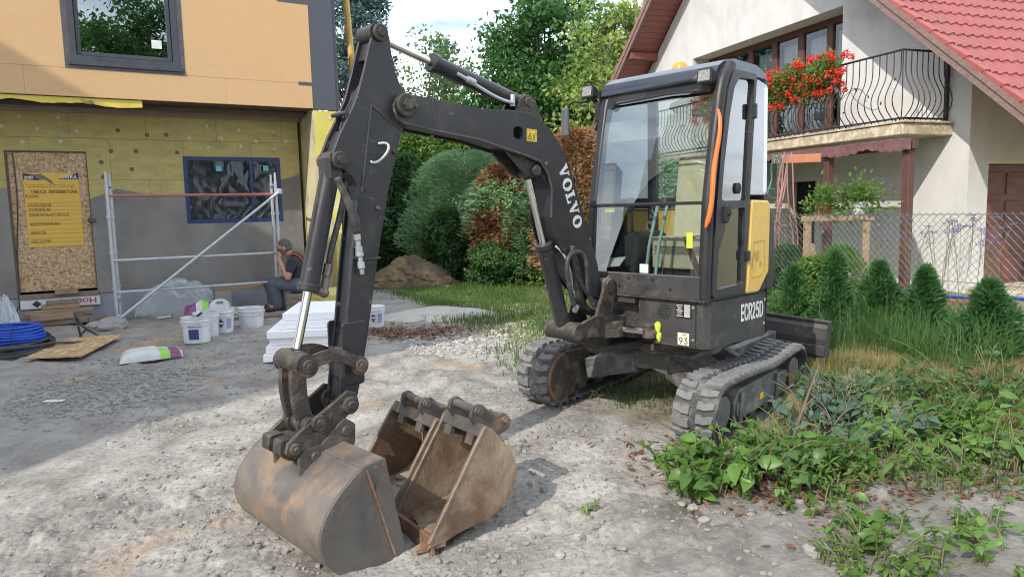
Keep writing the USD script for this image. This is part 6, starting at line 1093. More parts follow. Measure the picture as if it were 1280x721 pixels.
def rots(d, roll, r):
    """frames: d pointing direction (n,3), leaf plane normal near roll (n,3)"""
    d = d / np.linalg.norm(d, axis=1, keepdims=True); n = roll - d * (roll * d).sum(1, keepdims=True); n /= np.maximum(np.linalg.norm(n, axis=1, keepdims=True), 1e-6); return d, np.cross(n, d), n
def cards(P, D, N, L, W, fold=.15):
    """rhombic leaves of two triangles; L, W arrays"""
    d, s, n = rots(D, N, None); L, W = np.broadcast_to(L, len(P))[:, None], np.broadcast_to(W, len(P))[:, None]
    v = np.stack([P, P + d * L * .45 + s * W / 2 + n * W * fold, P + d * L, P + d * L * .45 - s * W / 2 + n * W * fold], 1).reshape(-1, 3)
    i = np.arange(len(P)) * 4; return v, np.concatenate([np.stack([i, i + 2, i + 1], 1), np.stack([i, i + 3, i + 2], 1)])
def leaves(P, D, N, L, W, droop=.25):
    """pointed ovate leaves folded along the midrib: 8 triangles each"""
    d, s, n = rots(D, N, None); L, W = np.broadcast_to(L, len(P))[:, None], np.broadcast_to(W, len(P))[:, None]; V_ = []
    for t, w in ((0, 0), (.22, .82), (.5, 1.0), (.78, .6), (1.0, 0)):
        c = P + d * L * t - n * L * droop * t * t; V_ += ([c] if w == 0 else [c, c + s * W * .5 * w + n * W * .16 * w, c - s * W * .5 * w + n * W * .16 * w])
    v = np.stack(V_, 1).reshape(-1, 3); i = (np.arange(len(P)) * 11)[:, None]
    f = [(0, 1, 2), (0, 3, 1), (1, 4, 5), (1, 5, 2), (1, 6, 4), (1, 3, 6), (4, 7, 8), (4, 8, 5), (4, 9, 7), (4, 6, 9), (7, 10, 8), (7, 9, 10)]
    return v, np.concatenate([i + np.array(t)[None] for t in f])
def blades(P, H, W, lean=.5, rg=rng):
    n = len(P); a = rg.random(n) * 2 * PI; la = rg.random(n) * 2 * PI; ln = (rg.random(n) ** 1.3 * lean)[:, None]; s = np.c_[np.cos(a), np.sin(a), 0 * a]; o = np.c_[np.cos(la), np.sin(la), 0 * la]; H = np.broadcast_to(H, n)[:, None]; W = np.broadcast_to(W, n)[:, None]; z = V(0, 0, 1)
    m1 = P + z * H * .45 + o * H * ln * .25; m2 = P + z * H * (.80 - .15 * ln) + o * H * ln * .62; t = P + z * H * (1 - .45 * ln) + o * H * ln * 1.1
    v = np.stack([P - s * W / 2, P + s * W / 2, m1 - s * W * .42, m1 + s * W * .42, m2 - s * W * .28, m2 + s * W * .28, t], 1).reshape(-1, 3); i = (np.arange(n) * 7)[:, None]
    return v, np.concatenate([i + np.array(q)[None] for q in ((0, 1, 3), (0, 3, 2), (2, 3, 5), (2, 5, 4), (4, 5, 6))])
def join(*ms):
    vs, fs, o = [], [], 0
    for v, f in ms: vs.append(v); fs.append(f + o); o += len(v)
    return np.vstack(vs), np.vstack(fs)
def rdir(n, rg=rng): d = rg.normal(size=(n, 3)); return d / np.linalg.norm(d, axis=1, keepdims=True)

def tree(name, label, x, y, h, rad, z0, mat, nclump, nleaf, L, seed, cl=.55, flat=.7, trunk=.16, droop=0.0, aspect=.62):
    """tapered trunk, forking limbs that reach the leaf clumps, and a crown of separate leaves with gaps"""
    rg = np.random.default_rng(seed); t = thing(name, label, 'tree', (x, y, float(land(x, y)))); C, rz = V(0, 0, (h + z0) / 2), (h - z0) / 2; cen = []
    while len(cen) < nclump:
        d = rdir(1, rg)[0]; r = rg.random() ** .35; bump_ = .72 + .5 * meshkit.fbm(d[None] * 1.6 + seed, 3, seed)[0]; cen.append(C + d * r * bump_ * V(rad, rad, rz))
    cen = np.array(cen); tr = MB(tube(spline([(0, 0, -.1), (.05 * rad, 0, z0 * .6), (-.05 * rad, .03, z0 + rz * .6), (0, 0, h * .86)], 14), np.linspace(trunk, trunk * .18, 14), 10))
    for c in cen[rg.permutation(len(cen))[:min(26, nclump)]]:
        zb = z0 * .8 + (c[2] - z0) * .45; b = V(0, 0, max(zb, .3)); tr.add(tube(spline([b, b * .5 + c * .5 + V(0, 0, .12 * rad), c], 8), np.linspace(trunk * .38, trunk * .07, 8), 6))
    part('trunk', tr, 'bark', t, 40)
    k = rg.integers(0, nclump, nleaf); cr = cl * rad * (.55 + .7 * rg.random(nclump)); o = rdir(nleaf, rg) * (rg.random(nleaf) ** .5)[:, None]; P = cen[k] + o * cr[k][:, None] * V(1, 1, flat)
    D = rdir(nleaf, rg) + o * .8 + V(0, 0, -droop); N = V(0, 0, 1.1) + o * .9 + rdir(nleaf, rg) * .75
    part('crown', cards(P, D, N, L * (.7 + .6 * rg.random(nleaf)), L * aspect * (.7 + .6 * rg.random(nleaf))), mat, t); return t
def X_of(px, d): return (px - 640) / FPX * d
def Z_of(py, px, d): return at_depth(px, py, d)[2]
T1 = tree('silver_tree', 'pale silvery green tree rising beside the corner of the unfinished house', X_of(452, 24), 24, 9.8, 1.5, 1.2, 'leaf_silver', 70, 9000, .17, 11, .36, .8)
T2 = tree('light_tree', 'thin light green tree with sky showing through beyond the bend of the boom', X_of(548, 28), 28, Z_of(44, 548, 28), 2.1, 3.0, 'leaf_locust', 46, 5200, .17, 12, .36, .8, .10)
T3 = tree('dark_maple', 'tall dark green maple behind the arm cylinder', X_of(684, 26), 26, Z_of(-30, 684, 26), 2.7, 2.0, 'leaf_maple', 120, 17000, .21, 13, .36, .62, .2)
T4 = tree('pale_maple', 'large yellowish green maple behind the cab roof and the mirror', X_of(775, 23), 23, Z_of(-28, 775, 23), 2.25, 1.0, 'leaf_yellowish', 120, 17000, .19, 14, .34, .6, .18)
T5 = tree('green_tree', 'mid green bushy tree lower down between the thin tree and the dark maple', X_of(590, 27), 27, Z_of(120, 590, 27), 1.9, 1.0, 'leaf_light', 60, 7000, .19, 15, .4, .65, .14)
T6 = tree('dark_tree', 'dark green tree low behind the thin light tree', X_of(520, 31), 31, 5.2, 2.2, .5, 'leaf_bush', 60, 6000, .24, 16, .4, .7, .14)
for k, (px, d, h, lb) in enumerate(((470, 36, 4.6, 'far green tree just right of the excavator arm'), (640, 36, 5.5, 'far green tree behind the boom bend'), (730, 33, 5.0, 'far green tree behind the mirror'), (860, 33, 5.0, 'far green tree hidden behind the cab'))): copy_of(T6, 'far_tree', lb, 'tree', (X_of(px, d), d, 0), .9 * k, None, h / 5.2)
copy_of(T3, 'garden_tree', 'tall green tree behind the viewer mirrored in the upper window', 'tree', (7.8, -9.2, 0), 1.0, None, 1.15); copy_of(T4, 'garden_tree', 'yellowish tree behind the viewer', 'tree', (13.5, -14, 0), 2.0, None, 1.2)

def bush(name, label, x, y, r, h, mat, n, L, seed, kind='card', cat='shrub', base=0.0, shape='round', mat2=None, split=0.0, wide=None, up=.4, aspect=None, wild=.55):
    """foliage spread over an uneven volume, denser near its skin, on a few stems"""
    rg = np.random.default_rng(seed); t = thing(name, label, cat, (x, y, float(land(x, y)))); u = rg.random(n); a = rg.random(n) * 2 * PI; z = base + (h - base) * u
    if shape == 'cone': pr = (1 - u) ** .8 * (.35 + .65 * np.minimum(1, u * 6 + .45))
    elif shape == 'column': pr = np.minimum(1, (1 - u) * 3.2 + .05) ** .6 * np.minimum(1, u * 5 + .5)
    elif shape == 'box': pr = np.minimum(1, (1 - u) * 9 + .25) ** .5 * np.minimum(1, u * 3 + .7)
    else: pr = np.sqrt(np.clip(1 - (2 * u - .8) ** 2 / 1.5, 0, 1))
    nb = meshkit.fbm(np.stack([np.cos(a) * 1.6 + seed, np.sin(a) * 1.6, z * 2.2 / max(h, .5) * 1.4], -1), 4, seed); nb = np.clip((nb - .5) * {'cone': 3.4, 'box': 2.0}.get(shape, 2.7) + .5, 0, 1.2); rr = r * pr * (.50 + .85 * nb) * (rg.random(n) ** .28)
    wx = wide or 1.0; P = np.c_[rr * np.cos(a) * wx, rr * np.sin(a), z]; out = np.c_[np.cos(a), np.sin(a), 0 * a]; tr = MB()
    for k in range(5 if shape == 'round' else 1):
        e = V(.5 * r * math.cos(1.3 * k), .5 * r * math.sin(1.3 * k), h * .7) if shape == 'round' else V(0, 0, h * .9); tr.add(tube(spline([(0.02 * k, 0, -.03), e * V(.4, .4, .5), e], 7), np.linspace(.022 + .03 * r, .008, 7), 6))
    each('stem', tr, 'bark', t, True)
    if kind == 'spray': D = out * .9 + V(0, 0, up) + rdir(n, rg) * wild; N = rdir(n, rg); A = aspect or .24
    else: D = out * .6 + rdir(n, rg) + V(0, 0, up * .3); N = V(0, 0, 1) + out * .6 + rdir(n, rg) * .6; A = aspect or .6
    Ls = L * (.6 + .8 * rg.random(n)); m = cards(P, D, N, Ls, Ls * A * (.8 + .4 * rg.random(n)), .1)
    if mat2:
        sel = meshkit.fbm(np.stack([P[:, 0] * .9 + seed, P[:, 1] * .9, P[:, 2] * .55], -1), 3, seed + 5) + .1 * rg.random(n) > split; f = m[1].reshape(2, n, 3); part('foliage', (m[0], np.concatenate(f[:, ~sel])), mat, t); part('dry_foliage', (m[0], np.concatenate(f[:, sel])), mat2, t)
    else: part('foliage', m, mat, t)
    return t
bush('conifer_shrub', 'big bluish green conifer clipped square beside the far fence', X_of(582, 15.8), 15.8, .98, Z_of(191, 582, 15.8), 'needle_teal', 26000, .10, 21, 'spray', base=.35, shape='box', up=.5)
bush('half_dead_conifer', 'half dead conifer with a rusty brown upper half under the boom', X_of(632, 14.6), 14.6, .72, Z_of(207, 632, 14.6), 'needle_teal', 15000, .13, 22, 'spray', base=.3, shape='column', mat2='needle_brown', split=.60, up=.1)
bush('half_dead_conifer', 'tall brown dried conifer between the boom and the cab', X_of(722, 13.2), 13.2, .75, Z_of(163, 722, 13.2), 'needle_teal', 16000, .12, 23, 'spray', base=.25, shape='column', mat2='needle_brown', split=.42, up=.15)
bush('half_dead_conifer', 'brown conifer low down behind the boom cylinder', X_of(672, 14.2), 14.2, .62, Z_of(235, 672, 14.2), 'needle_teal', 10000, .12, 28, 'spray', base=.2, shape='column', mat2='needle_brown', split=.58, up=.3)
bush('conifer_shrub', 'bluish conifer seen through the cab windscreen', X_of(800, 13.5), 13.5, .9, 2.6, 'needle_teal', 9000, .13, 24, 'spray', base=.2, shape='column', up=.25)
bush('leafy_shrub', 'dark leafy shrub between the arm and the clipped conifer', X_of(508, 18), 18, 1.0, Z_of(195, 508, 18), 'leaf_bush', 9000, .12, 31, base=.2); bush('leafy_shrub', 'yellow green leafy shrub beyond the dark one by the arm', X_of(520, 21), 21, 1.1, Z_of(160, 520, 21), 'leaf_light', 8000, .13, 32, base=.4)
bush('ivy', 'dark ivy climbing the far fence below the clipped conifer', X_of(560, 14.9), 14.9, .62, Z_of(262, 560, 14.9), 'leaf_bush', 8000, .075, 33, base=.0, cat='ivy'); bush('leafy_shrub', 'dark undergrowth at the foot of the half dead conifer', X_of(618, 14.0), 14.0, .6, Z_of(303, 618, 14), 'leaf_bush', 5000, .07, 35, base=0, up=1)
bush('leafy_shrub', 'green shrub by the wall of the unfinished house behind the arm', X_of(452, 17), 17, .9, 1.9, 'leaf_bush', 6000, .11, 37)

def weed_bank(label, pts, wid, h, n, L, mat, seed):
    rg = np.random.default_rng(seed); pts = np.array(pts); k = rg.integers(0, len(pts) - 1, n); t = rg.random(n)[:, None]; P = pts[k] * (1 - t) + pts[k + 1] * t + np.c_[rg.normal(size=(n, 2)) * wid, np.zeros(n)]
    hh = h * np.clip(meshkit.fbm(np.stack([P[:, 0] * 2.6, P[:, 1] * 1.2, 0 * P[:, 0] + seed], -1), 4, seed) * 2.2 - .45, .05, 1.3); P[:, 2] = land(P[:, 0], P[:, 1]) + hh * rg.random(n) ** .7
    part('weed_bank', cards(P, rdir(n, rg) + V(0, 0, .7), V(0, -.3, 1) + rdir(n, rg) * .7, L * (.5 + rg.random(n)), L * .45 * (.5 + rg.random(n))), mat, None, label=label, kind='stuff')
weed_bank('green weeds and nettles behind the soil heap', [at(470, 335), at(500, 338), at(545, 340)], .28, .95, 5200, .085, 'leaf_light', 301); weed_bank('low green weeds along the foot of the far fence', [at(560, 345), at(620, 347), at(680, 355), at(742, 368)], .30, .62, 6500, .075, 'leaf_light', 302); weed_bank('dark undergrowth below the far conifers', [at(540, 336), at(600, 338), at(690, 345)], .2, .8, 4500, .08, 'leaf_bush', 303)
# far fence with wire mesh and posts
def chain_link(name, label, A, B, h, pitch, r, posts, pmat='fence_post', pr=.022):
    A, B = np.asarray(A, float), np.asarray(B, float); Lh = np.linalg.norm((B - A)[:2]); d = (B - A) / Lh; t = thing(name, label, 'fence', (A[0], A[1], 0)); n = int(2 * Lh / pitch); m = int(h / pitch * 1.0); vs, fs = [], []; o = 0; az = float(A[2]); nrm = V(-d[1], d[0], 0)
    j = np.arange(2 * m + 1)
    for i in range(n):
        u = (.5 * i + .5 * ((j + i) % 2) + .02 * np.sin(i * 3.1)) * pitch; z = az + .04 + j * pitch / 2; P = d[None] * u[:, None] * V(1, 1, 0) + np.c_[0 * u, 0 * u, z] + nrm * .004 * ((-1) ** j)[:, None]; k = len(P)
        off = np.array([d * r * V(1, 1, 0), -d * r * .5 * V(1, 1, 0) + nrm * r * .87, -d * r * .5 * V(1, 1, 0) - nrm * r * .87]); v = (P[:, None] + off[None]).reshape(-1, 3); a = np.arange(k - 1)[:, None] * 3
        f = np.concatenate([a + np.array(q)[None] for q in ((0, 1, 4), (0, 4, 3), (1, 2, 5), (1, 5, 4), (2, 0, 3), (2, 3, 5))]) + o; vs.append(v); fs.append(f); o += len(v)
    part('wire_mesh', (np.vstack(vs), np.vstack(fs)), 'fence_wire', t)
    for z in (.1, h * .5, h - .01): part('line_wire', tube([V(0, 0, az + z), d * Lh * V(1, 1, 0) + V(0, 0, az + z)], r * 1.1, 4), 'fence_wire', t)
    for u in posts: part('fence_post', MB(cyl(d * u * V(1, 1, 0) + V(0, 0, az - .1), d * u * V(1, 1, 0) + V(0, 0, az + h + .06), pr, 10), cyl(d * u * V(1, 1, 0) + V(0, 0, az + h + .06), d * u * V(1, 1, 0) + V(0, 0, az + h + .075), pr * .6, 8)), pmat, t)
    return t
fa, fb_ = at(484, 330), at(700, 350); fa[2] = fb_[2] = 0.0; Lf = np.linalg.norm(fb_ - fa)
chain_link('wire_fence', 'old wire fence with thin posts along the row of conifers', fa, fb_ + (fb_ - fa) * .25, 1.45, .09, .0022, [.0, Lf * .2, Lf * .47, Lf * .86, Lf * 1.2])
na, nb2 = at_depth(955, 300, 9.6), at_depth(1320, 300, 6.3); na[2] = nb2[2] = float(land(3.8, 7)) - .02
chain_link('garden_fence', 'green chain-link fence behind the row of young thujas', na, nb2, Z_of(267, 1130, 7.7) - na[2], .078, .0030, [.05], 'fence_wire', .02)
bk_f = thing('panel_fence', 'low grey panel fence far behind the wire fence', 'fence', (X_of(530, 20), 20, 0), .1)
for k in range(6): part('fence_panel', sbox3(.33, .04, 1.15, (-.9 + .35 * k, 0, .6), .005), 'fence_post', bk_f)

# soil heap and pale sand
def heap(name, label, px, py, rx, ry, h, mat, seed, cat='heap', rough_=.5, rz=0.0):
    P = at(px, py); t = thing(name, label, cat, (P[0], P[1], P[2] - .02), rz); n = 80; gx, gy = np.meshgrid(np.linspace(-1, 1, n), np.linspace(-1, 1, n)); r = np.hypot(gx, gy); p = np.stack([gx * 2, gy * 2, gx * 0 + seed], -1)
    z = h * np.clip(1 - r ** 1.5, -.05, 1) ** 1 * (.55 + .9 * meshkit.fbm(p, 3, seed)) + rough_ * h * .35 * (meshkit.fbm(p * 5, 4, seed + 1) - .5) * (r < .98); v = np.stack([gx * rx, gy * ry, z], -1).reshape(-1, 3); f = sheet_faces(n, n); k = (r.reshape(-1)[f] < 1.0).all(1); part('mound', (v, f[k]), mat, t, True); return t, P, (lambda a, b: float(h * max(0, 1 - math.hypot(a / rx, b / ry) ** 1.5)))
sh, Ph, zf = heap('soil_heap', 'heap of dark and brown soil before the far fence', 517, 357, 1.0, .75, .60, 'soil_heap', 4)
cl_ = [blob((a * .8, b * .55, zf(a * .8, b * .55) * .9), .03 + .07 * rng.random() ** 2, 70 + k, .4, 1, (1.2, 1.1, .8)) for k in range(190) for a, b in [rng.uniform(-1, 1, 2)]]; part('clods', MB(*cl_), 'soil_heap', sh, kind='stuff')
hd2, P2_, _ = heap('sand_heap', 'low heap of pale crushed stone behind the soil and before the grass', 548, 394, .95, .55, .16, 'pale_sand', 9, rough_=.25)

# ---------------------------------------------------------------- scattered stones and litter
def in_yard(x, y): return (.93 * x + .367 * y < 2.85)
def stones(P, S, seed):
    ico = trimesh.creation.icosphere(subdivisions=0, radius=1.0); rg = np.random.default_rng(seed); n = len(P); vb = []
    for k in range(6): vb.append(np.asarray(ico.vertices) * (1 + 1.1 * (meshkit.fbm(np.asarray(ico.vertices) * 1.3 + 7 * k, 2, k) - .5))[:, None] * V(1.2, .85, .5 + .08 * k))
    vb = np.array(vb); k = rg.integers(0, 6, n); a = rg.random(n) * 2 * PI; v = vb[k] * S[:, None, None]; c, s = np.cos(a)[:, None], np.sin(a)[:, None]; v = np.stack([v[..., 0] * c - v[..., 1] * s, v[..., 0] * s + v[..., 1] * c, v[..., 2]], -1) + P[:, None]; m = v.shape[1]
    return v.reshape(-1, 3), (np.asarray(ico.faces)[None] + (np.arange(n) * m)[:, None, None]).reshape(-1, 3)
def scatter(n, seed, x0, x1, y0, y1, fn):
    rg = np.random.default_rng(seed); x, y = rg.uniform(x0, x1, n), rg.uniform(y0, y1, n); k = rg.random(n) < fn(x, y); return x[k], y[k], rg
mk('gravel_grey', (.27, .258, .235), (.16, .152, .138), 30, .9, bump=.3, bscale=80); mk('gravel_light', (.40, .385, .355), (.27, .26, .24), 30, .9, bump=.3, bscale=80)
den = lambda x, y: np.where(in_yard(x, y), smoothstep(.40, .66, meshkit.fbm(np.stack([x * .9, y * .9, 0 * x], -1), 4, 77)) * .9 + .06, .02)
x, y, rg = scatter(24000, 5, -4.6, 2.6, 2.2, 9.5, den); s = .004 + .016 * rg.random(len(x)) ** 5
part('gravel', stones(np.c_[x, y, gz_at(x, y) + s * .1], s, 3), 'gravel_grey', None, label='loose grey gravel and crumbs strewn over the yard', cat=None, kind='stuff')
dl_ = lambda x, y: np.clip(1.2 - ((x + .45) / .85) ** 2 - ((y - 8.1) / 1.0) ** 2, 0, 1) ** .7
x, y, rg = scatter(9000, 6, -2.2, 1.6, 6.4, 9.8, dl_); s = .007 + .024 * rg.random(len(x)) ** 3
part('crushed_stone', stones(np.c_[x, y, gz_at(x, y) + s * .2], s, 4), 'gravel_light', None, label='bright crushed stone between the foam stack and the tracks', kind='stuff')
dg_ = lambda x, y: np.clip(1.1 - ((x + 3.55) / .75) ** 2 - ((y - 6.2) / .85) ** 2, 0, 1) ** .7
x, y, rg = scatter(5000, 8, -4.6, -2.4, 5.2, 7.3, dg_); s = .007 + .02 * rg.random(len(x)) ** 2
part('rubble_chips', stones(np.c_[x, y, gz_at(x, y) + s * .2], s, 6), 'gravel_grey', None, label='patch of grey chippings between the chipboard sheet and the bag', kind='stuff')
for k, (px, py, s, lb) in enumerate(((1020, 700, .055, 'smooth grey stone at the bottom edge'), (866, 640, .032, 'pale stone below the leafy weeds'), (852, 636, .022, 'small white stone below the leafy weeds'), (662, 637, .03, 'tan stone beside the loose bucket'), (626, 634, .024, 'brown stone touching the loose bucket'), (655, 655, .02, 'small stone right of the loose bucket'), (980, 635, .025, 'white pebble among the dry litter'), (700, 690, .028, 'clod of dry earth near the bottom edge'), (1000, 636, .02, 'chalky chip among the weeds'), (648, 590, .03, 'grey clod beside the loose bucket'), (300, 560, .03, 'flat chip on the pale ground left of the bucket'), (250, 610, .025, 'flat chip on the pale ground near the left'), (880, 655, .03, 'flat brown stone below the leafy weeds'))):
    P = at(px, py); t = thing('stone', lb, 'stone', (P[0], P[1], float(gz_at(P[0], P[1])[0]) + s * .25), k * 1.1); part('stone', blob((0, 0, 0), s, 90 + k, .22, 3, (1.15, .95, .62)), 'stone', t, True)
cc = [at(*q) for q in ((690, 562), (762, 604), (372, 706), (560, 702), (300, 640), (872, 652), (640, 556), (702, 664), (610, 672), (250, 690), (180, 600), (700, 540), (590, 715), (820, 680))]
rg = np.random.default_rng(71); k = rg.integers(0, len(cc), 900); q = np.array(cc)[k][:, :2] + rg.normal(size=(900, 2)) * V(.16, .12); s = .004 + .02 * rg.random(900) ** 4
mk('earth_clod', (.27, .25, .22), (.16, .148, .13), 14, .95, bump=.8, bscale=70)
part('earth_clods', stones(np.c_[q, gz_at(q[:, 0], q[:, 1]) + s * .15], s, 9), 'earth_clod', None, label='crumbled clods of dry earth round the loose buckets', kind='stuff')
def litter(name, label, px, py, rx, ry, n, L, seed):
    P = at(px, py); rg = np.random.default_rng(seed); q = rg.normal(size=(n, 2)) * V(rx, ry) * .55; x, y = P[0] + q[:, 0], P[1] + q[:, 1]; Q = np.c_[x, y, gz_at(x, y) + .004 + .03 * rg.random(n) ** 2]
    part(name, leaves(Q, rdir(n, rg) * V(1, 1, .25), V(0, 0, 1) + rdir(n, rg) * .5, L * (.5 + rg.random(n)), L * .4 * (.5 + rg.random(n)), .1), 'leaf_litter', None, label=label, kind='stuff')
litter('leaf_litter', 'reddish brown fallen leaves beside the pale stone heap', 518, 414, .85, .45, 1300, .06, 51); litter('dry_litter', 'dry orange leaves and twigs under the leafy weeds', 985, 620, .55, .35, 420, .05, 52); litter('dry_litter', 'orange brown leaves between the tracks and the weeds', 822, 575, .25, .35, 90, .05, 53); litter('dry_litter', 'dead leaves under the weeds at the right', 1140, 600, .9, .4, 350, .05, 54)

# ---------------------------------------------------------------- grass
def gmask(x, y): return .93 * x + .367 * y + .9 * (meshkit.fbm(np.stack([x * .7, y * .7, 0 * x], -1), 4, 3) - .5)
def grass(name, label, n, seed, x0, x1, y0, y1, fn, H, W, mat, lean):
    x, y, rg = scatter(n, seed, x0, x1, y0, y1, fn); part(name, blades(np.c_[x, y, gz_at(x, y) - .005], H * (.45 + .8 * rg.random(len(x))), W, lean, rg), mat, None, label=label, kind='stuff')
tuft = lambda x, y, s, k: smoothstep(.38, .62, meshkit.fbm(np.stack([x * k, y * k, 0 * x], -1), 3, s))
bare = lambda x, y: smoothstep(.3, 1.0, ((x - 2.0) / .95) ** 2 + ((y - 3.45) / .55) ** 2)
grass('grass', 'short patchy grass between the crushed stone and the far fence', 110000, 61, -3, 6.5, 6.3, 15.5, lambda x, y: smoothstep(2.45, 3.0, gmask(x, y)) * (.35 + .65 * tuft(x, y, 5, 1.4)) * (1 - .8 * dl_(x, y)), .11, .009, 'grass_green', .9)
grass('grass', 'grass beside and behind the tracks', 26000, 62, .6, 6.5, 3.4, 7.8, lambda x, y: smoothstep(2.7, 3.2, gmask(x, y)) * (.10 + .9 * tuft(x, y, 6, 1.6)) * bare(x, y), .09, .006, 'grass_green', .9)
grass('dry_grass', 'matted straw coloured grass before the row of young thujas', 42000, 63, 2.2, 5.6, 4.6, 7.3, lambda x, y: smoothstep(2.9, 3.6, gmask(x, y)) * tuft(x, y, 8, 1.1) * bare(x, y), .15, .005, 'grass_dry', 1.5)
grass('grass_tuft', 'fresh grass tufts between the two tracks', 1500, 64, .45, 1.45, 4.9, 5.6, lambda x, y: tuft(x, y, 10, 3.5) * np.clip(1.2 - ((x - 1.05) / .35) ** 2 - ((y - 5.35) / .28) ** 2, 0, 1), .09, .006, 'grass_green', .8)
ndir = (nb2 - na) / np.linalg.norm(nb2 - na); nperp = V(ndir[1], -ndir[0], 0); nperp = nperp if nperp[1] < 0 else -nperp
def tall(name, label, u0, u1, o0, o1, n, H, seed, mat='grass_tall', W=.009, lean=.8):
    rg = np.random.default_rng(seed); u = rg.uniform(u0, u1, n); o = rg.uniform(o0, o1, n); P = na + ndir * u[:, None] + nperp * o[:, None]; k = rg.random(n) < .25 + .75 * tuft(P[:, 0], P[:, 1], 9, 2.2); P = P[k]; P[:, 2] = gz_at(P[:, 0], P[:, 1]) - .01
    part(name, blades(P, H * (.5 + .7 * rg.random(len(P))), W, lean, rg), mat, None, label=label, kind='stuff')
LF = np.linalg.norm(nb2 - na)
tall('tall_grass', 'tall green grass growing through the row of young thujas', .3, LF, .12, .80, 3000, .34, 65, 'grass_tall', .007, 1.1); tall('tall_grass', 'rank grass at the right edge before the chain-link fence', LF * .60, LF, .3, 1.25, 2400, .46, 66, 'grass_tall', .008, 1.1); tall('tall_grass', 'long loose grass blades leaning over the young thujas', .2, LF, .2, .9, 1500, .62, 68, 'grass_tall', .006, 1.2); tall('garden_grass', 'grass and weeds behind the chain-link fence', 0, LF, -1.6, -.1, 4000, .30, 67)

# young thujas
for k, (px, py, top, r, lb) in enumerate(((992, 413, 341, .34, 'young thuja nearest the yellow engine cover'), (1042, 418, 322, .27, 'young bushy thuja second from the excavator'), (1097, 425, 336, .29, 'young thuja with a dark pointed tip left of the awning post'), (1153, 436, 343, .25, 'young thuja before the awning post'), (1234, 452, 361, .36, 'young thuja nearest the right edge'))):
    P = at(px, py); h = at_depth(px, top, P[1])[2] - P[2] + .04; bush('thuja', lb, P[0], P[1], r, h, 'needle_green', 7000, .075, 80 + k, 'spray', cat='thuja', shape='cone', up=.9, aspect=.26, wild=.85)

# ---------------------------------------------------------------- leafy weeds in the foreground
def weed(name, label, px, py, n_st, spread, h, L, mat, seed, group=None, bare_=.0, W=.62):
    P0 = at(px, py); rg = np.random.default_rng(seed); t = thing(name, label, 'weed', (P0[0], P0[1], 0)); st = MB(); LP, LD, LN, LS = [], [], [], []
    for k in range(n_st):
        a = rg.random() * 2 * PI; r = spread * rg.random() ** .6; b = V(r * math.cos(a), r * math.sin(a) * .7, 0); b[2] = float(gz_at(P0[0] + b[0], P0[1] + b[1])[0]); o = V(math.cos(a + rg.normal() * .6), math.sin(a + rg.normal() * .6), 0); hh = h * (.45 + .7 * rg.random())
        sp = spline([b, b + o * hh * .15 + V(0, 0, hh * .5), b + o * hh * (.35 + .5 * rg.random()) + V(0, 0, hh * (.75 + .2 * rg.random()))], 8); st.add(tube(sp, np.linspace(.006, .0025, 8), 5)); nl_ = int(5 + 6 * rg.random())
        for j in range(nl_):
            q = bare_ + (1 - bare_) * (.2 + .8 * (j + rg.random() * .5) / nl_); i = min(7.0, q * 7); p = sp[int(i)] * (1 - i % 1) + sp[min(7, int(i) + 1)] * (i % 1); aa = j * 2.4 + rg.normal() * .5; d = V(math.cos(aa), math.sin(aa), .05 + .55 * rg.normal()); LP.append(p); LD.append(d); LN.append(V(0, 0, 1) + .55 * rg.normal(size=3) + .15 * o); LS.append(L * (.30 + .95 * rg.random() ** 1.3) * (1 - .25 * (q > .85)))
    (each('stem', st, 'stem_green', t, True) if n_st < 9 else part('stems', st, 'stem_green', t, True, kind='stuff')); part('leaves', leaves(np.array(LP), np.array(LD), np.array(LN), np.array(LS), np.array(LS) * W * (.75 + .5 * rg.random(len(LS))), .22 + .35 * rg.random(len(LS))[:, None]), mat, t, 60)
weed('leafy_weed', 'bright green broad-leaved weed in front of the near track', 884, 616, 40, .26, .27, .105, 'leaf_weed', 101); weed('leafy_weed', 'broad-leaved weed left of the pale stones under the near track', 930, 612, 40, .36, .27, .095, 'leaf_weed', 102); weed('leafy_weed', 'dense green weed right of the near track', 990, 582, 46, .40, .28, .09, 'leaf_weed', 103)
weed('bluish_weed', 'bluish green weed beside the rear of the near track', 1035, 525, 34, .26, .36, .075, 'leaf_bluish', 104); weed('bluish_weed', 'dull bluish weed in the middle of the weed bank', 1062, 545, 44, .42, .30, .08, 'leaf_bluish', 105); weed('leafy_weed', 'large-leaved weed beside the bare grey earth at the right', 1150, 552, 40, .46, .26, .105, 'leaf_weed', 106); weed('leafy_weed', 'large-leaved weed at the right edge above the bare grey earth', 1235, 562, 40, .46, .26, .10, 'leaf_weed', 107); weed('leafy_weed', 'straggling weed at the far right behind the large-leaved weeds', 1262, 520, 40, .5, .28, .08, 'leaf_weed', 108)
weed('low_weed', 'low light green weed at the bottom below the bare earth', 1105, 690, 20, .30, .15, .07, 'leaf_weed', 109); weed('low_weed', 'low weed with reddish stems at the bottom right', 1195, 668, 15, .28, .14, .065, 'leaf_weed', 110); weed('low_weed', 'sparse low weed on the litter below the leafy weeds', 1030, 640, 11, .26, .13, .06, 'leaf_weed', 111); weed('low_weed', 'low weed in the bottom right corner', 1265, 705, 12, .28, .15, .06, 'leaf_weed', 112); weed('low_weed', 'low weed at the bottom edge below the orange litter', 1120, 725, 18, .24, .14, .055, 'leaf_light', 113)
weed('leafy_weed', 'tangled weeds between the near track and the dry grass', 1075, 505, 36, .42, .26, .07, 'leaf_bush', 114); weed('leafy_weed', 'green weeds in the middle of the dry grass', 1180, 505, 30, .42, .22, .065, 'leaf_weed', 115)
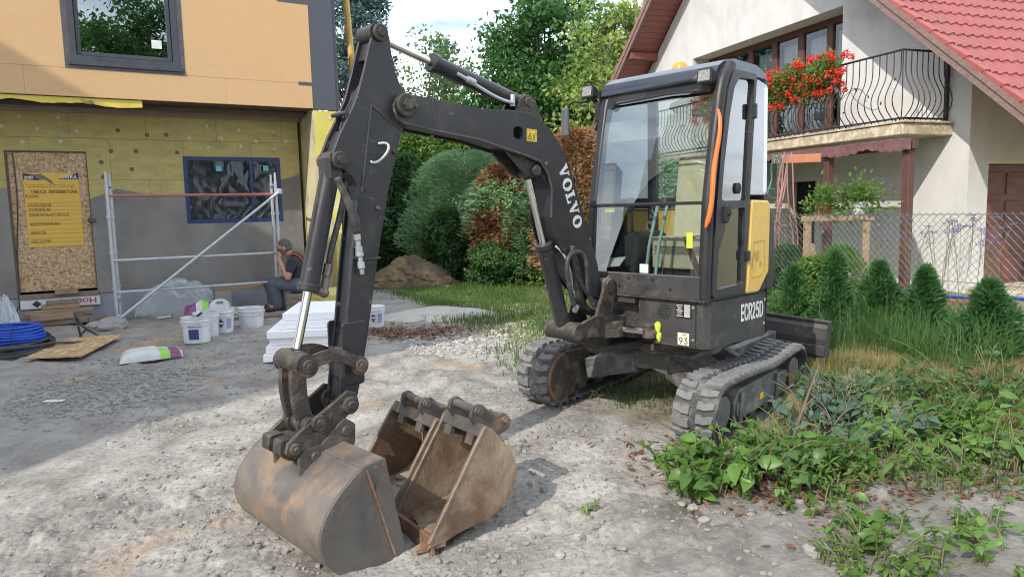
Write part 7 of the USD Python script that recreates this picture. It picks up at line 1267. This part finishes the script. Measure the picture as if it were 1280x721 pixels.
weed('leafy_weed', 'yellowish weed with long narrow leaves beside the bluish weeds', 1040, 588, 34, .40, .26, .085, 'leaf_light', 116, W=.30); weed('leafy_weed', 'small-leaved creeping weed among the large leaves', 960, 600, 60, .55, .17, .042, 'leaf_light', 117, W=.7); weed('leafy_weed', 'small-leaved green weed in front of the large-leaved weeds at the right', 1190, 585, 60, .60, .18, .045, 'leaf_weed', 118, W=.55); weed('leafy_weed', 'narrow-leaved upright weed at the right edge', 1255, 600, 30, .45, .32, .08, 'leaf_light', 119, W=.24); weed('leafy_weed', 'fine-leaved weed at the bottom edge beside the round grey stone', 1085, 712, 40, .22, .16, .04, 'leaf_light', 126, W=.28); weed('leafy_weed', 'rank dark weeds at the right edge before the dry grass', 1240, 505, 44, .6, .40, .075, 'leaf_bush', 127)
for k, (px, py) in enumerate(((738, 497), (600, 545), (742, 640), (1060, 660))): weed('seedling', ('small grass seedling between the tracks', 'tiny seedling beside the right loose bucket', 'small lone seedling on the pale ground', 'small seedling on the bare earth')[k], px, py, 4, .05, .09, .035, 'leaf_weed', 120 + k)
# fallen branches
for k, (pts, lb) in enumerate((([(988, 565, .05), (1000, 545, .14), (1012, 527, .24), (1022, 515, .34)], 'grey brown branch leaning up through the weeds'), ([(1000, 545, .10), (1040, 552, .08), (1090, 560, .05)], 'thin fallen twig lying across the weeds'), ([(975, 600, .03), (1010, 612, .02), (1060, 628, .02)], 'dry twig lying on the litter'))):
    P = [at(a, b) + V(0, 0, c) for a, b, c in pts]; t = thing('branch', lb, 'branch', P[0]); each('twig', MB(tube(spline([p - P[0] for p in P], 14), np.linspace(.014 - .003 * k, .005, 14), 7), *[tube(spline([P[1] - P[0], P[1] - P[0] + V(.1 * math.cos(j * 2.1), .05, .1 + .03 * j), P[1] - P[0] + V(.22 * math.cos(j * 2.1), .1, .12 + .05 * j)], 8), np.linspace(.006, .002, 8), 5) for j in range(3)]), 'stem_brown', t, True)

# ---------------------------------------------------------------- the garden by the red-roofed house
def h2w(x, y, z): return H2O + H2D * x - H2N * y + V(0, 0, z)
fx0, fx1 = h2(968, 130, -1.2)[0], h2(1052, 115, -1.2)[0]; fzb = zr1 - .42
fbx = thing('flower_box', 'flower box overflowing with red geraniums on the balcony railing', 'flower box', h2w(0, 0, 0), H2RZ); fl0 = fx0 - 2.6
part('box', sbox3(fx1 - .15 - fl0, .2, .18, ((fx1 - .15 + fl0) / 2, BO - .20, fzb + .14), .02), 'brown_timber', fbx)
rg = np.random.default_rng(44); n = 7000; cx = rg.uniform(fl0 + .1, fx1 - .2, 70); k = rg.integers(0, 70, n); o = rdir(n, rg) * (rg.random(n) ** .4)[:, None]; P = np.c_[cx[k], np.full(n, BO - .24), fzb + .22 + .10 * np.sin(cx[k] * 7)] + o * V(.24, .26, .34)
part('leaves', cards(P, rdir(n, rg) + o, V(0, -.5, 1) + rdir(n, rg) * .6, .06 * (.6 + .8 * rg.random(n)), .05), 'leaf_light', fbx)
m = 190; hc = np.c_[rg.uniform(fl0, fx1 + .05, m), np.full(m, BO - .26), fzb + rg.uniform(-.12, .62, m)] + rdir(m, rg) * V(.04, .22, .05); hc = np.r_[hc, [[fx1 + .22, BO - .25, fzb + .45], [fx1 + .05, BO - .2, fzb + .55]]]; k = np.repeat(np.arange(len(hc)), 34); n = len(k); o = rdir(n, rg); P = hc[k] + o * .05
part('blossoms', cards(P, rdir(n, rg), o + .3 * rdir(n, rg), .038, .034), 'petal_red', fbx)
# timber frame with flower pots, hoses, pots
fp0 = at_depth(1006, 300, 9.4); frz = math.atan2(-.45, 1.0)
ps_ = thing('planter_stand', 'rough timber stand carrying flower pots behind the fence', 'plant stand', (fp0[0], fp0[1], 0), frz); w_ = .72; zt1 = at_depth(1045, 276, 9.2)[2]; zt0 = float(land(5, 9)) - .1
part('leg', bar((0.03, 0, zt0), (.03, 0, zt1), .10, .10, bev=.008), 'raw_wood', ps_); part('leg', bar((w_, 0, zt0 + .2), (w_, 0, zt1), .09, .09, bev=.008), 'raw_wood', ps_); part('beam', sbox3(w_ + .14, .12, .07, (w_ / 2 + .02, 0, zt1 + .03), .006), 'raw_wood', ps_); part('brace', bar((.08, -.02, zt1 - .30), (.27, -.02, zt0 + .35), .07, .06, bev=.005), 'raw_wood', ps_)
def pot(label, loc, r, h, mat, leafmat, seed, n=500, sp=1.0, L=.05, hang=0.0):
    t = thing('flower_pot', label, 'flower pot', loc); part('pot', lathe([(0, 0), (r * .72, 0), (r, h), (r * 1.08, h), (r * 1.08, h + .015), (r * .9, h + .015), (r * .85, h - .01), (0, h - .01)], 24), mat, t, 35); rg = np.random.default_rng(seed); o = rg.normal(size=(n, 3)) * .5; P = V(0, 0, h + .08 * sp) + o * V(.24, .18, .16) * sp - np.c_[0 * o[:, 0], 0 * o[:, 0], hang * np.maximum(0, np.hypot(o[:, 0], o[:, 1]) - .4)]; part('leaves', cards(P, rdir(n, rg) + o, V(0, 0, 1) + rdir(n, rg) * .6, L * (.6 + .8 * rg.random(n)), L * .7), leafmat, t)
ca, sa = math.cos(frz), math.sin(frz)
pot('orange pot with trailing plant on the left of the timber stand', (fp0[0] + .20 * ca, fp0[1] + .20 * sa, zt1 + .066), .085, .14, 'terracotta', 'leaf_light', 131, 520, 1.0, .055, .25); pot('white pot with leafy plant on the right of the timber stand', (fp0[0] + .62 * ca, fp0[1] + .62 * sa, zt1 + .066), .09, .15, 'bucket_white', 'leaf_light', 132, 700, 1.25, .06, .1); pot('terracotta pot with a flowering plant under the timber stand', (fp0[0] + .33 * ca + .05, fp0[1] + .33 * sa - .05, zt1 - .78), .085, .14, 'terracotta', 'leaf_bush', 133, 420, 1.1, .05)
ctn = thing('stone_planter', 'grey stone planter with blooms between the young thujas', 'planter', at(1072, 395) + V(.1, .75, 0)); part('bowl', lathe([(0, 0), (.14, 0), (.2, .25), (.22, .26), (.22, .29), (.18, .29), (.16, .25), (0, .25)], 24), 'concrete_block', ctn, 35); n = 300; o = rdir(n, rg); part('leaves', cards(V(0, 0, .34) + o * V(.2, .2, .1), rdir(n, rg), V(0, 0, 1) + rdir(n, rg) * .6, .06, .04), 'leaf_light', ctn)
for k, (px, py, d, r, h, sd, lb) in enumerate(((1050, 330, 8.6, .36, .95, 141, 'feathery green garden plant before the timber stand'), (1020, 345, 8.8, .3, .8, 142, 'leafy garden plant left of the feathery one'), (985, 350, 9.6, .4, .9, 143, 'dense shrub behind the fence by the hoses'))): bush('garden_plant', lb, at_depth(px, py, d)[0], d, r, h, 'leaf_light' if k != 2 else 'leaf_bush', 4200, .05, sd, 'spray' if k == 0 else 'card', cat='plant', up=1.3)
tb = thing('timber_beam', 'reddish timber beam jutting out below the awning', 'beam', at_depth(996, 199, 10.2), -.25); part('beam', sbox3(.62, .12, .12, (0, 0, 0), .008), 'terracotta', tb); part('prop', cyl((-.22, .05, -.06), (-.22, .05, -2.2), .04, 10), 'raw_wood_grey', tb)
def hang_hose(label, mat, px, py0, py1, d, n, seed, wd):
    rg = np.random.default_rng(seed); t = thing('garden_hose', label, 'hose', at_depth(px, py0, d)); L = at_depth(px, py0, d)[2] - at_depth(px, py1, d)[2]
    for k in range(n): w = wd * (.4 + .6 * rg.random()); lh = L * (.55 + .45 * rg.random()); a = np.linspace(0, 1, 22); part('loop', tube(np.c_[w * np.sin(a * PI) * np.sign(rg.random() - .4) + .05 * (rg.random() - .5) + .03 * np.sin(a * 9 + k), .05 * (rg.random() - .5) + .02 * np.cos(a * 7 + k), -lh * np.sin(np.minimum(a * 1.12, 1) * PI / 2) + .02 * (k % 3)], .011, 6), mat, t, True)
hang_hose('teal garden hose hanging in loops from the timber beam', 'hose_teal', 972, 196, 262, 10.1, 6, 151, .16); hang_hose('pinkish garden hose hanging in long loops below the timber beam', 'hose_pink', 984, 194, 345, 10.0, 6, 152, .14)
A = at_depth(1112, 364, 8.6); B = at_depth(1290, 376, 6.9); wp = thing('water_hose', 'bright blue water hose running low along the fence', 'hose', A); part('hose', tube(spline([V(0, 0, 0), (B - A) * .3 + V(0, 0, .01), (B - A) * .55 - V(0, 0, .015), (B - A) * .8 + V(0, 0, .012), B - A], 30), .018, 8), 'hose_blue', wp, True)
for k, (px, d, lb) in enumerate(((1205, 8.2, 'tall verbena with violet heads before the house corner'), (1265, 7.6, 'tall verbena with violet heads at the right edge'), (1165, 8.6, 'tall verbena with violet heads beside the awning post'), (1098, 8.9, 'tall verbena with violet heads right of the timber stand'))):
    rg = np.random.default_rng(160 + k); p0 = at_depth(px, 372, d); p0[2] = float(land(p0[0], p0[1])) - .05; t = thing('verbena', lb, 'flower', p0); st = MB(); hp = []
    for j in range(5):
        o = V(rg.normal() * .22, rg.normal() * .12, 0); tp_ = o + V(rg.normal() * .12, 0, 1.0 + .35 * rg.random()); st.add(tube(spline([o * .4, o + V(0, 0, .6), tp_], 8), .0035, 4)); hp.append(tp_)
        for q in range(2): e = tp_ + V(rg.normal() * .1, rg.normal() * .05, -.02 - .12 * rg.random()); st.add(tube([o + V(0, 0, .6 + .2 * q), e], .0025, 4)); hp.append(e)
    part('stems', st, 'stem_green', t, kind='stuff'); hp = np.array(hp); kk = np.repeat(np.arange(len(hp)), 16); o = rdir(len(kk), rg); part('blossoms', cards(hp[kk] + o * V(.045, .045, .015), rdir(len(kk), rg), V(0, 0, 1) + o, .022, .018), 'petal_violet', t)
vn = bush('dry_vine', 'leafless tangled vine below the hoses', at_depth(976, 320, 10.0)[0], 10.0, .25, 1.5, 'leaf_litter', 900, .06, 171, 'spray', cat='vine', base=.2, aspect=.12)
